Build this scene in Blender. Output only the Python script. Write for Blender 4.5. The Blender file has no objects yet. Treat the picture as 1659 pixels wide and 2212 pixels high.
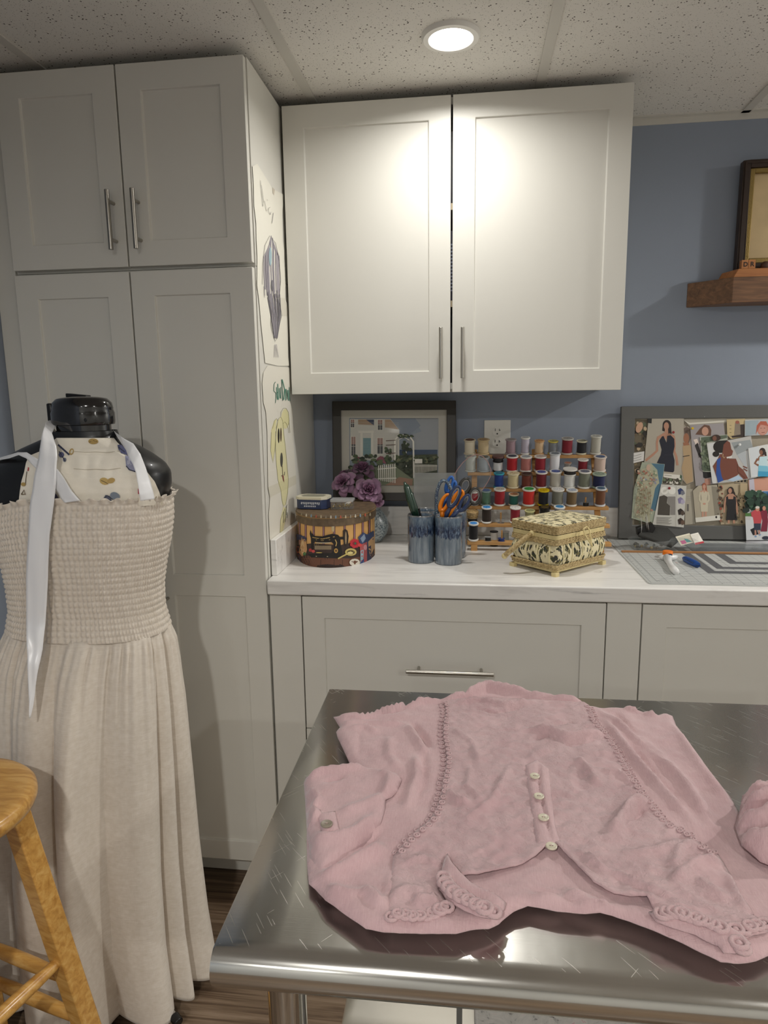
import bpy, math, random
import numpy as np
from mathutils import Vector, noise
from mathutils.geometry import delaunay_2d_cdt

# ---------------------------------------------------------------- camera, light, exposure
W, H = 1659, 2212
CAM = Vector((0.54669, -2.38417, 1.40778)); YAW, PITCH, ROLL, FPX = 0.12551, -0.17121, -0.01403, 1465.62
def cam_axes():
    cy, sy, cp, sp = math.cos(YAW), math.sin(YAW), math.cos(PITCH), math.sin(PITCH)
    r = Vector((cy, sy, 0)); f = Vector((-sy*cp, cy*cp, sp)); u = r.cross(f)
    c, s = math.cos(ROLL), math.sin(ROLL)
    return c*r + s*u, -s*r + c*u, f
CR, CU, CF = cam_axes()
scene = bpy.context.scene
col = scene.collection
cd = bpy.data.cameras.new('camera'); cam = bpy.data.objects.new('camera', cd); col.objects.link(cam)
cd.sensor_fit = 'HORIZONTAL'; cd.sensor_width = 36; cd.lens = FPX/W*36; cd.clip_start = .02
from mathutils import Matrix
cam.matrix_world = Matrix(((CR.x, CU.x, -CF.x, CAM.x), (CR.y, CU.y, -CF.y, CAM.y), (CR.z, CU.z, -CF.z, CAM.z), (0, 0, 0, 1)))
scene.camera = cam
scene.view_settings.view_transform = 'Standard'; scene.view_settings.look = 'None'
scene.view_settings.gamma = 1; scene.view_settings.use_curve_mapping = False
scene.view_settings.exposure = 0.1
world = bpy.data.worlds.new('world'); scene.world = world; world.use_nodes = True
world.node_tree.nodes['Background'].inputs[0].default_value = (.5, .6, .75, 1)
world.node_tree.nodes['Background'].inputs[1].default_value = .02
CEIL = 2.2487; FLOOR = -.055
# recessed cans: x, y, watts
CANS = [(.497, -.590, 4.0), (2.69, -.59, 30.0), (.3, -3.3, 24.0), (1.9, -3.4, 15.0), (-.2, -4.6, 8.0), (2.9, -4.5, 9.0)]
WARM = (1.0, .975, .925)

# ---------------------------------------------------------------- helpers
def ray(px, py): return CR*((px-W/2)/FPX) - CU*((py-H/2)/FPX) + CF
def at(px, py, ax, val):                     # where the sight line of a photo point meets the plane axis = val
    d = ray(px, py); return CAM + d*((val-CAM[ax])/d[ax])
def on_plane(px, py, P0, n):
    d = ray(px, py); return CAM + d*((P0-CAM).dot(n)/d.dot(n))
def lin(h):
    if isinstance(h, str):
        h = h.lstrip('#'); h = [int(h[i:i+2], 16)/255 for i in (0, 2, 4)]
        return tuple(((c+.055)/1.055)**2.4 if c > .04045 else c/12.92 for c in h) + (1,)
    return tuple(h) + ((1,) if len(h) == 3 else ())
_mc = {}
def M(c, rough=.6, metal=0, name=None, bump=0, bscale=200, trans=0, coat=0, spec=.5, vary=0, vscale=8, alpha=1, sheen=0):
    key = (c, rough, metal, name, bump, bscale, trans, coat, spec, vary, vscale, alpha, sheen)
    if key in _mc: return _mc[key]
    m = bpy.data.materials.new(name or 'paint'); m.use_nodes = True
    nt = m.node_tree; b = nt.nodes['Principled BSDF']
    b.inputs['Base Color'].default_value = lin(c); b.inputs['Roughness'].default_value = rough
    b.inputs['Metallic'].default_value = metal; b.inputs['Transmission Weight'].default_value = trans
    b.inputs['Coat Weight'].default_value = coat; b.inputs['Specular IOR Level'].default_value = spec
    b.inputs['Alpha'].default_value = alpha; b.inputs['Sheen Weight'].default_value = sheen
    if vary:
        tc = nt.nodes.new('ShaderNodeTexCoord'); n = nt.nodes.new('ShaderNodeTexNoise'); n.inputs['Scale'].default_value = vscale; n.inputs['Detail'].default_value = 5
        nt.links.new(tc.outputs['Object'], n.inputs['Vector'])
        r = nt.nodes.new('ShaderNodeValToRGB'); L = lin(c)
        r.color_ramp.elements[0].color = tuple(x*(1-vary) for x in L[:3]) + (1,); r.color_ramp.elements[1].color = tuple(min(1, x*(1+vary)) for x in L[:3]) + (1,)
        r.color_ramp.elements[0].position = .3; r.color_ramp.elements[1].position = .7
        nt.links.new(n.outputs['Fac'], r.inputs['Fac']); nt.links.new(r.outputs['Color'], b.inputs['Base Color'])
    if bump:
        tc = nt.nodes.new('ShaderNodeTexCoord'); n = nt.nodes.new('ShaderNodeTexNoise'); n.inputs['Scale'].default_value = bscale; n.inputs['Detail'].default_value = 3
        nt.links.new(tc.outputs['Object'], n.inputs['Vector'])
        bp = nt.nodes.new('ShaderNodeBump'); bp.inputs['Strength'].default_value = bump; bp.inputs['Distance'].default_value = .002
        nt.links.new(n.outputs['Fac'], bp.inputs['Height']); nt.links.new(bp.outputs['Normal'], b.inputs['Normal'])
    _mc[key] = m; return m
class NT:                                    # small node builder
    def __init__(s, name, rough=.5, metal=0):
        s.m = bpy.data.materials.new(name); s.m.use_nodes = True; s.t = s.m.node_tree; s.b = s.t.nodes['Principled BSDF']
        s.b.inputs['Roughness'].default_value = rough; s.b.inputs['Metallic'].default_value = metal
    def n(s, ty, inp=None, **kw):
        x = s.t.nodes.new(ty)
        for k, v in kw.items(): setattr(x, k, v)
        for k, v in (inp or {}).items(): s.put(x.inputs[k], v)
        return x
    def put(s, sock, v):
        if hasattr(v, 'is_output'): s.t.links.new(v, sock)
        else: sock.default_value = v
    def coord(s, scale=(1, 1, 1), rot=(0, 0, 0)):
        tc = s.n('ShaderNodeTexCoord'); mp = s.n('ShaderNodeMapping', {'Scale': scale, 'Rotation': rot}); s.t.links.new(tc.outputs['Object'], mp.inputs['Vector']); return mp.outputs[0]
    def noise(s, vec, scale, detail=4, rough=.5, dist=0): return s.n('ShaderNodeTexNoise', {'Vector': vec, 'Scale': scale, 'Detail': detail, 'Roughness': rough, 'Distortion': dist}).outputs['Fac']
    def ramp(s, fac, stops, interp='LINEAR'):
        r = s.n('ShaderNodeValToRGB', {'Fac': fac}); cr = r.color_ramp; cr.interpolation = interp
        while len(cr.elements) < len(stops): cr.elements.new(.5)
        for e, (p, c) in zip(cr.elements, stops): e.position = p; e.color = lin(c)
        return r.outputs['Color']
    def mix(s, fac, a, b, mode='MIX'):
        x = s.n('ShaderNodeMix', data_type='RGBA', blend_type=mode); s.put(x.inputs[0], fac)
        s.put(x.inputs[6], lin(a) if isinstance(a, str) else a); s.put(x.inputs[7], lin(b) if isinstance(b, str) else b); return x.outputs[2]
    def math(s, op, a, b=0, c=0):
        x = s.n('ShaderNodeMath', operation=op); s.put(x.inputs[0], a); s.put(x.inputs[1], b); s.put(x.inputs[2], c); return x.outputs[0]
    def base(s, c): s.put(s.b.inputs['Base Color'], lin(c) if isinstance(c, str) else c); return s
    def bump(s, h, strength=.3, dist=.002):
        bp = s.n('ShaderNodeBump', {'Strength': strength, 'Distance': dist, 'Height': h}); s.t.links.new(bp.outputs[0], s.b.inputs['Normal']); return s

ORG = {}
def tag(o, label=None, cat=None, group=None, kind=None):
    if label: o['label'] = label
    if cat: o['category'] = cat
    if group: o['group'] = group
    if kind: o['kind'] = kind
    return o
def thing(name, label, cat, loc, group=None):
    o = bpy.data.objects.new(name, None); col.objects.link(o); o.empty_display_size = .02
    o.location = loc; ORG[o.name] = Vector(loc); return tag(o, label, cat, group)
def frame_of(d):
    d = d.normalized(); a = Vector((0, 0, 1)) if abs(d.z) < .9 else Vector((0, 1, 0))
    u = d.cross(a).normalized(); return u, d.cross(u).normalized()
class MB:
    def __init__(s): s.v = []; s.f = []; s.mi = []; s.k = 0
    def mat(s, k): s.k = k; return s
    def add(s, vs, fs):
        o = len(s.v); s.v += [Vector(p) for p in vs]; s.f += [tuple(i+o for i in f) for f in fs]; s.mi += [s.k]*len(fs); return s
    def box(s, x0, x1, y0, y1, z0, z1):
        return s.add([(x, y, z) for z in (z0, z1) for y in (y0, y1) for x in (x0, x1)], [(0, 2, 3, 1), (4, 5, 7, 6), (0, 1, 5, 4), (2, 6, 7, 3), (0, 4, 6, 2), (1, 3, 7, 5)])
    def obox(s, c, u, v, w, a, b, d):        # oriented box, half sizes a b d
        c, u, v, w = Vector(c), Vector(u).normalized(), Vector(v).normalized(), Vector(w).normalized()
        return s.add([c+u*a*i+v*b*j+w*d*k for k in (-1, 1) for j in (-1, 1) for i in (-1, 1)], [(0, 2, 3, 1), (4, 5, 7, 6), (0, 1, 5, 4), (2, 6, 7, 3), (0, 4, 6, 2), (1, 3, 7, 5)])
    def tube(s, path, r, n=10, caps=True, closed=False, flat=1.0):
        path = [Vector(p) for p in path]; N = len(path); r = r if isinstance(r, (list, tuple)) else [r]*N
        u = None; vs = []
        for i, p in enumerate(path):
            if closed: d = path[(i+1) % N]-path[i-1]
            else: d = path[min(i+1, N-1)]-path[max(i-1, 0)]
            d.normalize()
            if u is None: u, w = frame_of(d)
            else: u = (u-d*u.dot(d)).normalized(); w = d.cross(u)
            vs += [p+(u*math.cos(2*math.pi*k/n)*flat+w*math.sin(2*math.pi*k/n))*r[i] for k in range(n)]
        fs = [(i*n+k, i*n+(k+1) % n, ((i+1) % N)*n+(k+1) % n, ((i+1) % N)*n+k) for i in range(N if closed else N-1) for k in range(n)]
        if caps and not closed: fs += [tuple(range(n))[::-1], tuple((N-1)*n+k for k in range(n))]
        return s.add(vs, fs)
    def cyl(s, a, b, r, n=16, r2=None): return s.tube([a, b], [r, r if r2 is None else r2], n)
    def lathe(s, prof, c=(0, 0, 0), n=28, ax=(0, 0, 1), sx=1, sy=1):
        c = Vector(c); ax = Vector(ax).normalized()
        if ax.z > .99: u, w = Vector((1, 0, 0)), Vector((0, 1, 0))
        else: u, w = frame_of(ax); w = ax.cross(u)
        vs = [c+ax*z+(u*math.cos(2*math.pi*k/n)*sx+w*math.sin(2*math.pi*k/n)*sy)*max(r, 1e-5) for r, z in prof for k in range(n)]
        P = len(prof); fs = [(i*n+k, i*n+(k+1) % n, (i+1)*n+(k+1) % n, (i+1)*n+k) for i in range(P-1) for k in range(n)]
        if prof[0][0] > 1e-4: fs.append(tuple(range(n))[::-1])
        if prof[-1][0] > 1e-4: fs.append(tuple((P-1)*n+k for k in range(n)))
        return s.add(vs, fs)
    def grid(s, fn, nu, nv, wrap=False):
        vs = [fn(i/(nu if wrap else nu-1), j/(nv-1)) for j in range(nv) for i in range(nu)]
        fs = [(j*nu+i, j*nu+(i+1) % nu, (j+1)*nu+(i+1) % nu, (j+1)*nu+i) for j in range(nv-1) for i in range(nu if wrap else nu-1)]
        return s.add(vs, fs)
    def sphere(s, c, r, n=12, m=8, sc=(1, 1, 1)):
        c = Vector(c); return s.grid(lambda a, b: c+Vector((r*sc[0]*math.sin(math.pi*b)*math.cos(2*math.pi*a), r*sc[1]*math.sin(math.pi*b)*math.sin(2*math.pi*a), -r*sc[2]*math.cos(math.pi*b))), n, m, True)
    def poly(s, pts, fn, step=None):         # fill a 2-D outline, mapped to space by fn
        v2, f2 = fill(pts, step); return s.add([fn(*p) for p in v2], f2)
    def prism(s, pts, fn, h):                # outline mapped by fn(x, y, off), raised by h
        v2, f2 = fill(pts, None); n = len(v2)
        s.add([fn(p[0], p[1], 0) for p in v2]+[fn(p[0], p[1], h) for p in v2], [tuple(f[::-1]) for f in f2]+[tuple(i+n for i in f) for f in f2])
        m = len(pts); return s.add([fn(p[0], p[1], 0) for p in pts]+[fn(p[0], p[1], h) for p in pts], [(i, (i+1) % m, (i+1) % m+m, i+m) for i in range(m)])
    def build(s, name, mats, parent=None, bevel=0, smooth=True, angle=40, seg=2, solid=0, sub=0, origin=None, fix=True, label=None, cat=None, group=None, kind=None):
        import bmesh
        if not isinstance(mats, (list, tuple)): mats = [mats]
        if parent is not None: O = ORG[parent.name]
        elif origin is not None: O = Vector(origin)
        else:
            xs = [v.x for v in s.v]; ys = [v.y for v in s.v]; zs = [v.z for v in s.v]; O = Vector(((min(xs)+max(xs))/2, (min(ys)+max(ys))/2, min(zs)))
        me = bpy.data.meshes.new(name); me.from_pydata([tuple(v-O) for v in s.v], [], s.f)
        for m in mats: me.materials.append(m)
        me.polygons.foreach_set('material_index', s.mi)
        if fix:
            bm = bmesh.new(); bm.from_mesh(me); bmesh.ops.remove_doubles(bm, verts=bm.verts, dist=1e-6); bmesh.ops.recalc_face_normals(bm, faces=bm.faces); bm.to_mesh(me); bm.free()
        if smooth:
            me.shade_smooth()
            if angle < 180: me.set_sharp_from_angle(angle=math.radians(angle))
        me.update()
        o = bpy.data.objects.new(name, me); col.objects.link(o); ORG[o.name] = O
        if parent is not None: o.parent = parent
        else: o.location = O
        if sub: md = o.modifiers.new('sub', 'SUBSURF'); md.levels = md.render_levels = sub
        if solid: md = o.modifiers.new('solid', 'SOLIDIFY'); md.thickness = abs(solid); md.offset = -1 if solid > 0 else 1
        if bevel: md = o.modifiers.new('bevel', 'BEVEL'); md.width = bevel; md.segments = seg; md.limit_method = 'ANGLE'; md.angle_limit = math.radians(35)
        return tag(o, label, cat, group, kind)
def struct(o): o['kind'] = 'structure'; return o
def inside(p, poly):
    x, y = p; c = False; n = len(poly); j = n-1
    for i in range(n):
        xi, yi = poly[i]; xj, yj = poly[j]
        if (yi > y) != (yj > y) and x < (xj-xi)*(y-yi)/(yj-yi)+xi: c = not c
        j = i
    return c
def fill(pts, step):
    pts = [tuple(p[:2]) for p in pts]; n = len(pts); P = list(pts)
    if step:
        P = []
        for i in range(n):
            a, b = pts[i], pts[(i+1) % n]; L = math.hypot(a[0]-b[0], a[1]-b[1]); k = max(1, int(L/step))
            P += [(a[0]+(b[0]-a[0])*t/k, a[1]+(b[1]-a[1])*t/k) for t in range(k)]
    m = len(P); E = [(i, (i+1) % m) for i in range(m)]; V = list(P)
    if step:
        A = np.array(P); x0, y0 = A.min(0); x1, y1 = A.max(0); j = 0; y = y0+step*.6
        while y < y1:
            x = x0+step*(.5 if j % 2 else 1.0)
            row = []
            while x < x1:
                row.append((x, y)); x += step
            for q in row:
                if inside(q, P) and ((A-np.array(q))**2).sum(1).min() > (step*.55)**2: V.append(q)
            y += step*.9; j += 1
    r = delaunay_2d_cdt([Vector(p) for p in V], E, [], 1, 1e-7)
    vs = [tuple(p) for p in r[0]]; fs = []
    for f in r[2]:
        a, b, c = vs[f[0]], vs[f[1]], vs[f[2]]
        if len(f) == 3 and (b[0]-a[0])*(c[1]-a[1])-(b[1]-a[1])*(c[0]-a[0]) < 0: f = f[::-1]
        cx = sum(vs[i][0] for i in f)/len(f); cy = sum(vs[i][1] for i in f)/len(f)
        if inside((cx, cy), P): fs.append(tuple(f))
    return vs, fs
def ell(cx, cy, rx, ry, n=16, rot=0):
    c, s_ = math.cos(rot), math.sin(rot)
    return [(cx+rx*math.cos(t)*c-ry*math.sin(t)*s_, cy+rx*math.cos(t)*s_+ry*math.sin(t)*c) for t in [2*math.pi*k/n for k in range(n)]]
def stroke(pts, w):                          # a thin ribbon outline round a line
    out = []; back = []
    for i, p in enumerate(pts):
        a = pts[max(i-1, 0)]; b = pts[min(i+1, len(pts)-1)]; dx, dy = b[0]-a[0], b[1]-a[1]; L = math.hypot(dx, dy) or 1
        out.append((p[0]-dy/L*w, p[1]+dx/L*w)); back.append((p[0]+dy/L*w, p[1]-dx/L*w))
    return out, back
class Print:                                 # ink shapes laid on a surface: surf(px, py, offset)
    def __init__(s, surf, sx, ox, oy, step=None): s.mb = MB(); s.surf = surf; s.sx = sx; s.o = (ox, oy); s.mats = []; s.lay = 0; s.step = step
    def idx(s, m):
        if m not in s.mats: s.mats.append(m)
        return s.mats.index(m)
    def fn(s, x, y, off=0): return s.surf(s.o[0]+x/s.sx, s.o[1]+y/s.sx, off)
    def sheet(s, c, pts, t=.0006, rough=.6):
        s.mb.mat(s.idx(M(c, rough) if isinstance(c, str) else c)); s.mb.prism(pts, s.fn, t); s.lay = t; return s
    def p(s, c, pts, rough=.6):
        s.lay += .00006; L = s.lay; s.mb.mat(s.idx(M(c, rough) if isinstance(c, str) else c))
        try: s.mb.poly(pts, lambda x, y: s.fn(x, y, L), s.step)
        except Exception as e: print('poly', e)
        return s
    def l(s, c, pts, w):
        a, b = stroke(pts, w); s.lay += .00002; L = s.lay; s.mb.mat(s.idx(M(c) if isinstance(c, str) else c)); n = len(a)
        s.mb.add([s.fn(x, y, L) for x, y in a]+[s.fn(x, y, L) for x, y in b], [(i, i+1, n+i+1, n+i) for i in range(n-1)]); return s
    def build(s, name, parent=None, **kw): return s.mb.build(name, s.mats, parent, smooth=False, fix=False, **kw)
def plane_surf(P0, n):
    P0 = Vector(P0); n = Vector(n).normalized()
    return lambda px, py, off=0: on_plane(px, py, P0+n*off, n)
_fc = {}
def text_mesh(mb, txt, O, u, v, h, bold=0):  # letters as flat faces: O lower-left, u across, v up, cap height h
    key = (txt, bold)
    if key not in _fc:
        c = bpy.data.curves.new('t', 'FONT'); c.body = txt; c.resolution_u = 2; c.offset = bold
        o = bpy.data.objects.new('t', c); col.objects.link(o); dg = bpy.context.evaluated_depsgraph_get(); me = o.evaluated_get(dg).to_mesh()
        _fc[key] = ([tuple(x.co[:2]) for x in me.vertices], [tuple(p.vertices) for p in me.polygons])
        o.evaluated_get(dg).to_mesh_clear(); bpy.data.objects.remove(o); bpy.data.curves.remove(c)
    V, F = _fc[key]; O = Vector(O); u = Vector(u).normalized(); v = Vector(v).normalized(); k = h/.7
    mb.add([O+u*x*k+v*y*k for x, y in V], F)

# ---------------------------------------------------------------- shared materials
CABINET = M('#dcdad2', .42, name='cabinet_paint', bump=.03, bscale=60)
CAB_IN = M('#bfae90', .6, name='cabinet_inside')
GAPDARK = M('#1d1c20', .9, name='dark_gap')
NICKEL = M('#a8a49c', .28, 1, name='brushed_nickel')
WALLPAINT = M('#8e97a6', .75, name='blue_grey_wall_paint', bump=.08, bscale=300)
WHITETRIM = M('#d8d8d6', .4, name='white_trim')
CHROME = M('#c8c8c8', .12, 1, name='chrome')
BLACKPL = M('#0b0b0d', .32, name='black_plastic')

def steel():
    t = NT('brushed_steel', .3, 1); c = t.coord()
    big = t.noise(c, 6, 4); smear = t.noise(t.coord((9, 2.2, 1), (0, 0, .35)), 2.0, 4, .6)
    st = t.noise(t.coord((5, 420, 3)), 1.5, 4)
    scr = None
    for rot, sx, sy, off, lo in ((.95, 6, 210, 0, .50), (.80, 5, 190, 5, .52), (-.85, 6, 220, 9, .60)):
        r1 = t.n('ShaderNodeMapping', {'Rotation': (0, 0, rot)}); t.t.links.new(t.coord(), r1.inputs['Vector']); r2 = t.n('ShaderNodeMapping', {'Scale': (sx, sy, 1)}); t.t.links.new(r1.outputs[0], r2.inputs['Vector'])
        v = t.n('ShaderNodeTexVoronoi', {'Vector': r2.outputs[0], 'Scale': 1.0}, feature='F1', voronoi_dimensions='2D').outputs['Distance']
        k = t.math('MULTIPLY', t.math('LESS_THAN', v, .075), t.math('GREATER_THAN', t.noise(c, 7+off, 2), lo))
        scr = k if scr is None else t.math('MAXIMUM', scr, k)
    zc = t.n('ShaderNodeSeparateXYZ', {'Vector': c}).outputs[2]; flat = t.math('GREATER_THAN', zc, .944); scr = t.math('MULTIPLY', scr, flat)
    t.put(t.b.inputs['Roughness'], t.math('ADD', t.math('MULTIPLY', t.math('MULTIPLY', smear, .22), t.math('ADD', t.math('MULTIPLY', flat, .8), .2)), t.math('ADD', .12, t.math('MULTIPLY', scr, .22))))
    t.base(t.mix(t.math('MULTIPLY', scr, .4), t.ramp(big, [(.3, '#c4c3bf'), (.7, '#d6d5d0')]), '#e8e4da'))
    t.bump(t.math('ADD', t.math('MULTIPLY', st, .3), t.math('MULTIPLY', scr, -.6)), .22, .0005); return t.m
STEEL = steel()
STEELP = M('#c9c8c4', .07, 1, name='polished_steel')
def marble():
    t = NT('marbled_laminate', .28)
    n = t.noise(t.coord((1.2, 9, 9)), 3.0, 6, .6, .6); n2 = t.noise(t.coord((3, 60, 40), (0, 0, .06)), 1.2, 5, .65)
    c = t.mix(t.ramp(n, [(.0, '#000000'), (.5, '#000000'), (.75, '#ffffff')]), '#eeece8', '#d2cfcb')
    c2 = t.mix(t.ramp(n2, [(0, '#000000'), (.60, '#000000'), (.74, '#ffffff')]), c, '#acabaa')
    t.base(c2); return t.m
MARBLE = marble()
def planks():
    t = NT('wood_plank_floor', .38)
    bx = t.n('ShaderNodeTexBrick', {'Vector': t.coord((1, 1, 1)), 'Scale': 1.0, 'Brick Width': 1.1, 'Row Height': .15, 'Mortar Size': .0015, 'Color1': (.35, .35, .35, 1), 'Color2': (.9, .9, .9, 1), 'Mortar': (0, 0, 0, 1)}, offset=.37)
    g = t.noise(t.coord((1.5, 46, 1)), 1.6, 6, .6, .4)
    c = t.ramp(g, [(.28, '#46362a'), (.45, '#6f5a47'), (.55, '#8a745e'), (.68, '#a28c76')])
    t.base(t.mix(.45, c, bx.outputs['Color'], 'MULTIPLY')); t.bump(g, .15); return t.m
def tiles():
    t = NT('fissured_ceiling_tile', .9); c = t.coord()
    v = t.n('ShaderNodeTexVoronoi', {'Vector': t.coord((1, 1, 1)), 'Scale': 95.0, 'Randomness': 1.0}); d = v.outputs['Distance']
    wob = t.noise(c, 260, 2); spot = t.math('LESS_THAN', t.math('ADD', d, t.math('MULTIPLY', wob, .28)), .33)
    keep = t.math('GREATER_THAN', t.noise(c, 38, 2), .47)
    f = t.math('MULTIPLY', spot, keep)
    v2 = t.n('ShaderNodeTexVoronoi', {'Vector': c, 'Scale': 210.0}).outputs['Distance']
    f2 = t.math('MULTIPLY', t.math('LESS_THAN', v2, .17), .7)
    t.base(t.mix(t.math('MAXIMUM', f, f2), '#e2dfd8', '#57514a')); t.bump(t.math('MAXIMUM', f, f2), -.5, .002); return t.m

# ---------------------------------------------------------------- room
XL, XR, YF = -.72, 3.3, -5.2
struct(MB().box(XL-.1, XR+.1, YF-.1, .1, FLOOR-.1, FLOOR).build('floor', planks(), smooth=False))
struct(MB().box(XL-.1, XR+.1, YF-.1, .1, CEIL, CEIL+.1).build('ceiling', tiles(), smooth=False))
struct(MB().box(XL-.1, XR+.1, 0, .1, FLOOR, CEIL).build('wall_back', WALLPAINT, smooth=False))
struct(MB().box(XL-.1, XL, YF, 0, FLOOR, CEIL).build('wall_left', WALLPAINT, smooth=False))
struct(MB().box(XR, XR+.1, YF, 0, FLOOR, CEIL).build('wall_right', M('#dcdcd8', .8, name='off_white_wall_paint'), smooth=False))  # unseen wall, its off-white picked to bounce more light
struct(MB().box(XL-.1, XR+.1, YF-.1, YF, FLOOR, CEIL).build('wall_front', M('#dcdcd8', .8, name='off_white_wall_paint'), smooth=False))  # also out of view, kept pale for the added bounce
b = MB(); b.box(XL, XL+.014, YF, -.62, FLOOR, FLOOR+.105); b.box(XL, XL+.019, YF, -.62, FLOOR, FLOOR+.075); b.box(XL, XL+.008, YF, -.62, FLOOR+.1, FLOOR+.12)
struct(b.build('baseboard_left', WHITETRIM, bevel=.003))
GRID = M('#cdcac2', .5, name='ceiling_grid_paint')
n_ = 0
for gx in (-.555, .09, .735, 1.38, 2.02, 2.66):
    n_ += 1; struct(MB().box(gx-.0125, gx+.0125, YF, 0, CEIL-.004, CEIL).build('trim_%d' % n_, GRID, smooth=False))
for gy in (-.985, -2.28, -3.57):
    n_ += 1; struct(MB().box(XL, XR, gy-.0125, gy+.0125, CEIL-.0035, CEIL).build('trim_%d' % n_, GRID, smooth=False))
n_ += 1; struct(MB().box(XL, XR, -.022, 0, CEIL-.004, CEIL).box(XL, XR, -.003, 0, CEIL-.022, CEIL).build('trim_%d' % n_, GRID, smooth=False))

# ---------------------------------------------------------------- recessed lights
LENS = NT('lit_lens'); LENS.b.inputs['Emission Color'].default_value = WARM+(1,); LENS.b.inputs['Emission Strength'].default_value = 9; LENS = LENS.m
desc = ['round recessed ceiling light glowing over the wall cabinet', 'recessed ceiling light over the right end of the counter', 'recessed ceiling light behind the camera on the left', 'recessed ceiling light nearest the camera on the right', 'recessed ceiling light far behind the camera', 'recessed ceiling light in the far right corner of the room']
for i, (x, y, w_) in enumerate(CANS):
    t = thing('recessed_light', desc[i], 'ceiling light', (x, y, CEIL-.008), 'round recessed lights in the ceiling')
    MB().lathe([(.050, .008), (.051, -.001), (.054, -.004), (.066, -.003), (.070, .003), (.071, .008)], (x, y, CEIL-.006), 40).build('trim_ring', M('#e8e6e0', .35, name='white_trim_ring'), t)
    MB().lathe([(0, 0), (.047, .0), (.050, .003), (.050, .005)], (x, y, CEIL-.007), 36).build('lens', LENS, t)
    L = bpy.data.lights.new('can_light', 'AREA'); L.shape = 'DISK'; L.size = .092; L.energy = w_; L.color = WARM; L.spread = math.radians(160 if i == 0 else 175)
    o = bpy.data.objects.new('can_light', L); col.objects.link(o); o.parent = t; o.location = (0, 0, -.003)
# ---------------------------------------------------------------- cabinets
def handle(p0, p1, parent, out=(0, -1, 0), r=.006, so=.032, inset=.18):   # bar pull between p0 and p1 on the face
    p0, p1, out = Vector(p0), Vector(p1), Vector(out); m = MB(); a, b = p0+out*so, p1+out*so
    m.cyl(a, b, r, 16)
    for t in (inset, 1-inset): q = p0.lerp(p1, t); m.cyl(q, q+out*so, r*.75, 12)
    return m.build('handle', NICKEL, parent, bevel=.0008, label='brushed steel bar handle')
def shaker(m, x0, x1, z0, z1, y, th=.02, rail=.062, rec=.007, mids=()):   # recessed-panel front at y, looking towards -Y
    zs = [z0, z0+rail]+[v for mz in mids for v in mz]+[z1-rail, z1]; xs = [x0, x0+rail, x1-rail, x1]
    Q = lambda pts: m.add(pts, [(0, 1, 2, 3)])
    for i in range(3):
        for j in range(len(zs)-1):
            a, b_, c, d = xs[i], xs[i+1], zs[j], zs[j+1]
            if i == 1 and j % 2 == 1:
                e = .0015; yr = y+rec; ia, ib, ic, id_ = a+e, b_-e, c+e, d-e
                Q([(a, y, c), (b_, y, c), (ib, yr, ic), (ia, yr, ic)]); Q([(b_, y, c), (b_, y, d), (ib, yr, id_), (ib, yr, ic)])
                Q([(b_, y, d), (a, y, d), (ia, yr, id_), (ib, yr, id_)]); Q([(a, y, d), (a, y, c), (ia, yr, ic), (ia, yr, id_)])
                Q([(ia, yr, ic), (ib, yr, ic), (ib, yr, id_), (ia, yr, id_)])
            else: Q([(a, y, c), (b_, y, c), (b_, y, d), (a, y, d)])
    yb = y+th; xs4 = xs; 
    m.add([(x, y, z0) for x in xs]+[(x, yb, z0) for x in xs], [(i, i+4, i+5, i+1) for i in range(3)])
    m.add([(x, y, z1) for x in xs]+[(x, yb, z1) for x in xs], [(i, i+1, i+5, i+4) for i in range(3)])
    n = len(zs)
    m.add([(x0, y, z) for z in zs]+[(x0, yb, z) for z in zs], [(i, i+1, i+1+n, i+n) for i in range(n-1)])
    m.add([(x1, y, z) for z in zs]+[(x1, yb, z) for z in zs], [(i, i+n, i+1+n, i+1) for i in range(n-1)])
    m.add([(x, yb, z) for z in zs for x in xs], [(j*4+i, (j+1)*4+i, (j+1)*4+i+1, j*4+i+1) for j in range(n-1) for i in range(3)])
def door(parent, x0, x1, z0, z1, y, name='door', label=None, **kw):
    m = MB(); shaker(m, x0, x1, z0, z1, y, **kw); return m.build(name, CABINET, parent, bevel=.0012, seg=2, angle=30, label=label)
TOP = 2.2231
# tall pantry unit, with a separate shorter unit on top of it
KICK = M('#6a655c', .5, name='toe_kick')
t = thing('pantry_cabinet', 'tall pale grey pantry cabinet with two shaker doors behind the dress form', 'cabinet', (-.33, -.31, FLOOR))
b = MB(); b.box(-.662, 0, -.612, -.006, .04, 1.738); b.box(-.662, -.0, -.55, -.006, FLOOR, .04); b.build('body', CABINET, t, bevel=.001)
for x0, x1, hx in ((-.6565, -.3345, -.375), (-.3305, -.0025, -.289)):
    d = door(t, x0, x1, .045, 1.7325, -.635, mids=((.8615, .922),))
    handle((hx, -.635, .826), (hx, -.635, .974), d)
t = thing('upper_pantry_cabinet', 'short two-door cabinet on top of the pantry, touching the ceiling', 'cabinet', (-.33, -.31, 1.739))
MB().box(-.662, 0, -.612, 0, 1.739, TOP+.004).build('body', CABINET, t, bevel=.001)
for x0, x1, hx in ((-.6565, -.3345, -.3605), (-.3305, -.0025, -.2935)):
    d = door(t, x0, x1, 1.7445, TOP, -.635)
    handle((hx, -.635, 1.781), (hx, -.635, 1.925), d)
MB().box(XL+.001, -.6635, -.618, -.60, FLOOR, TOP+.004).build('filler_strip', CABINET, label='pale grey filler strip between pantry cabinet and left wall', cat='filler strip')
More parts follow.
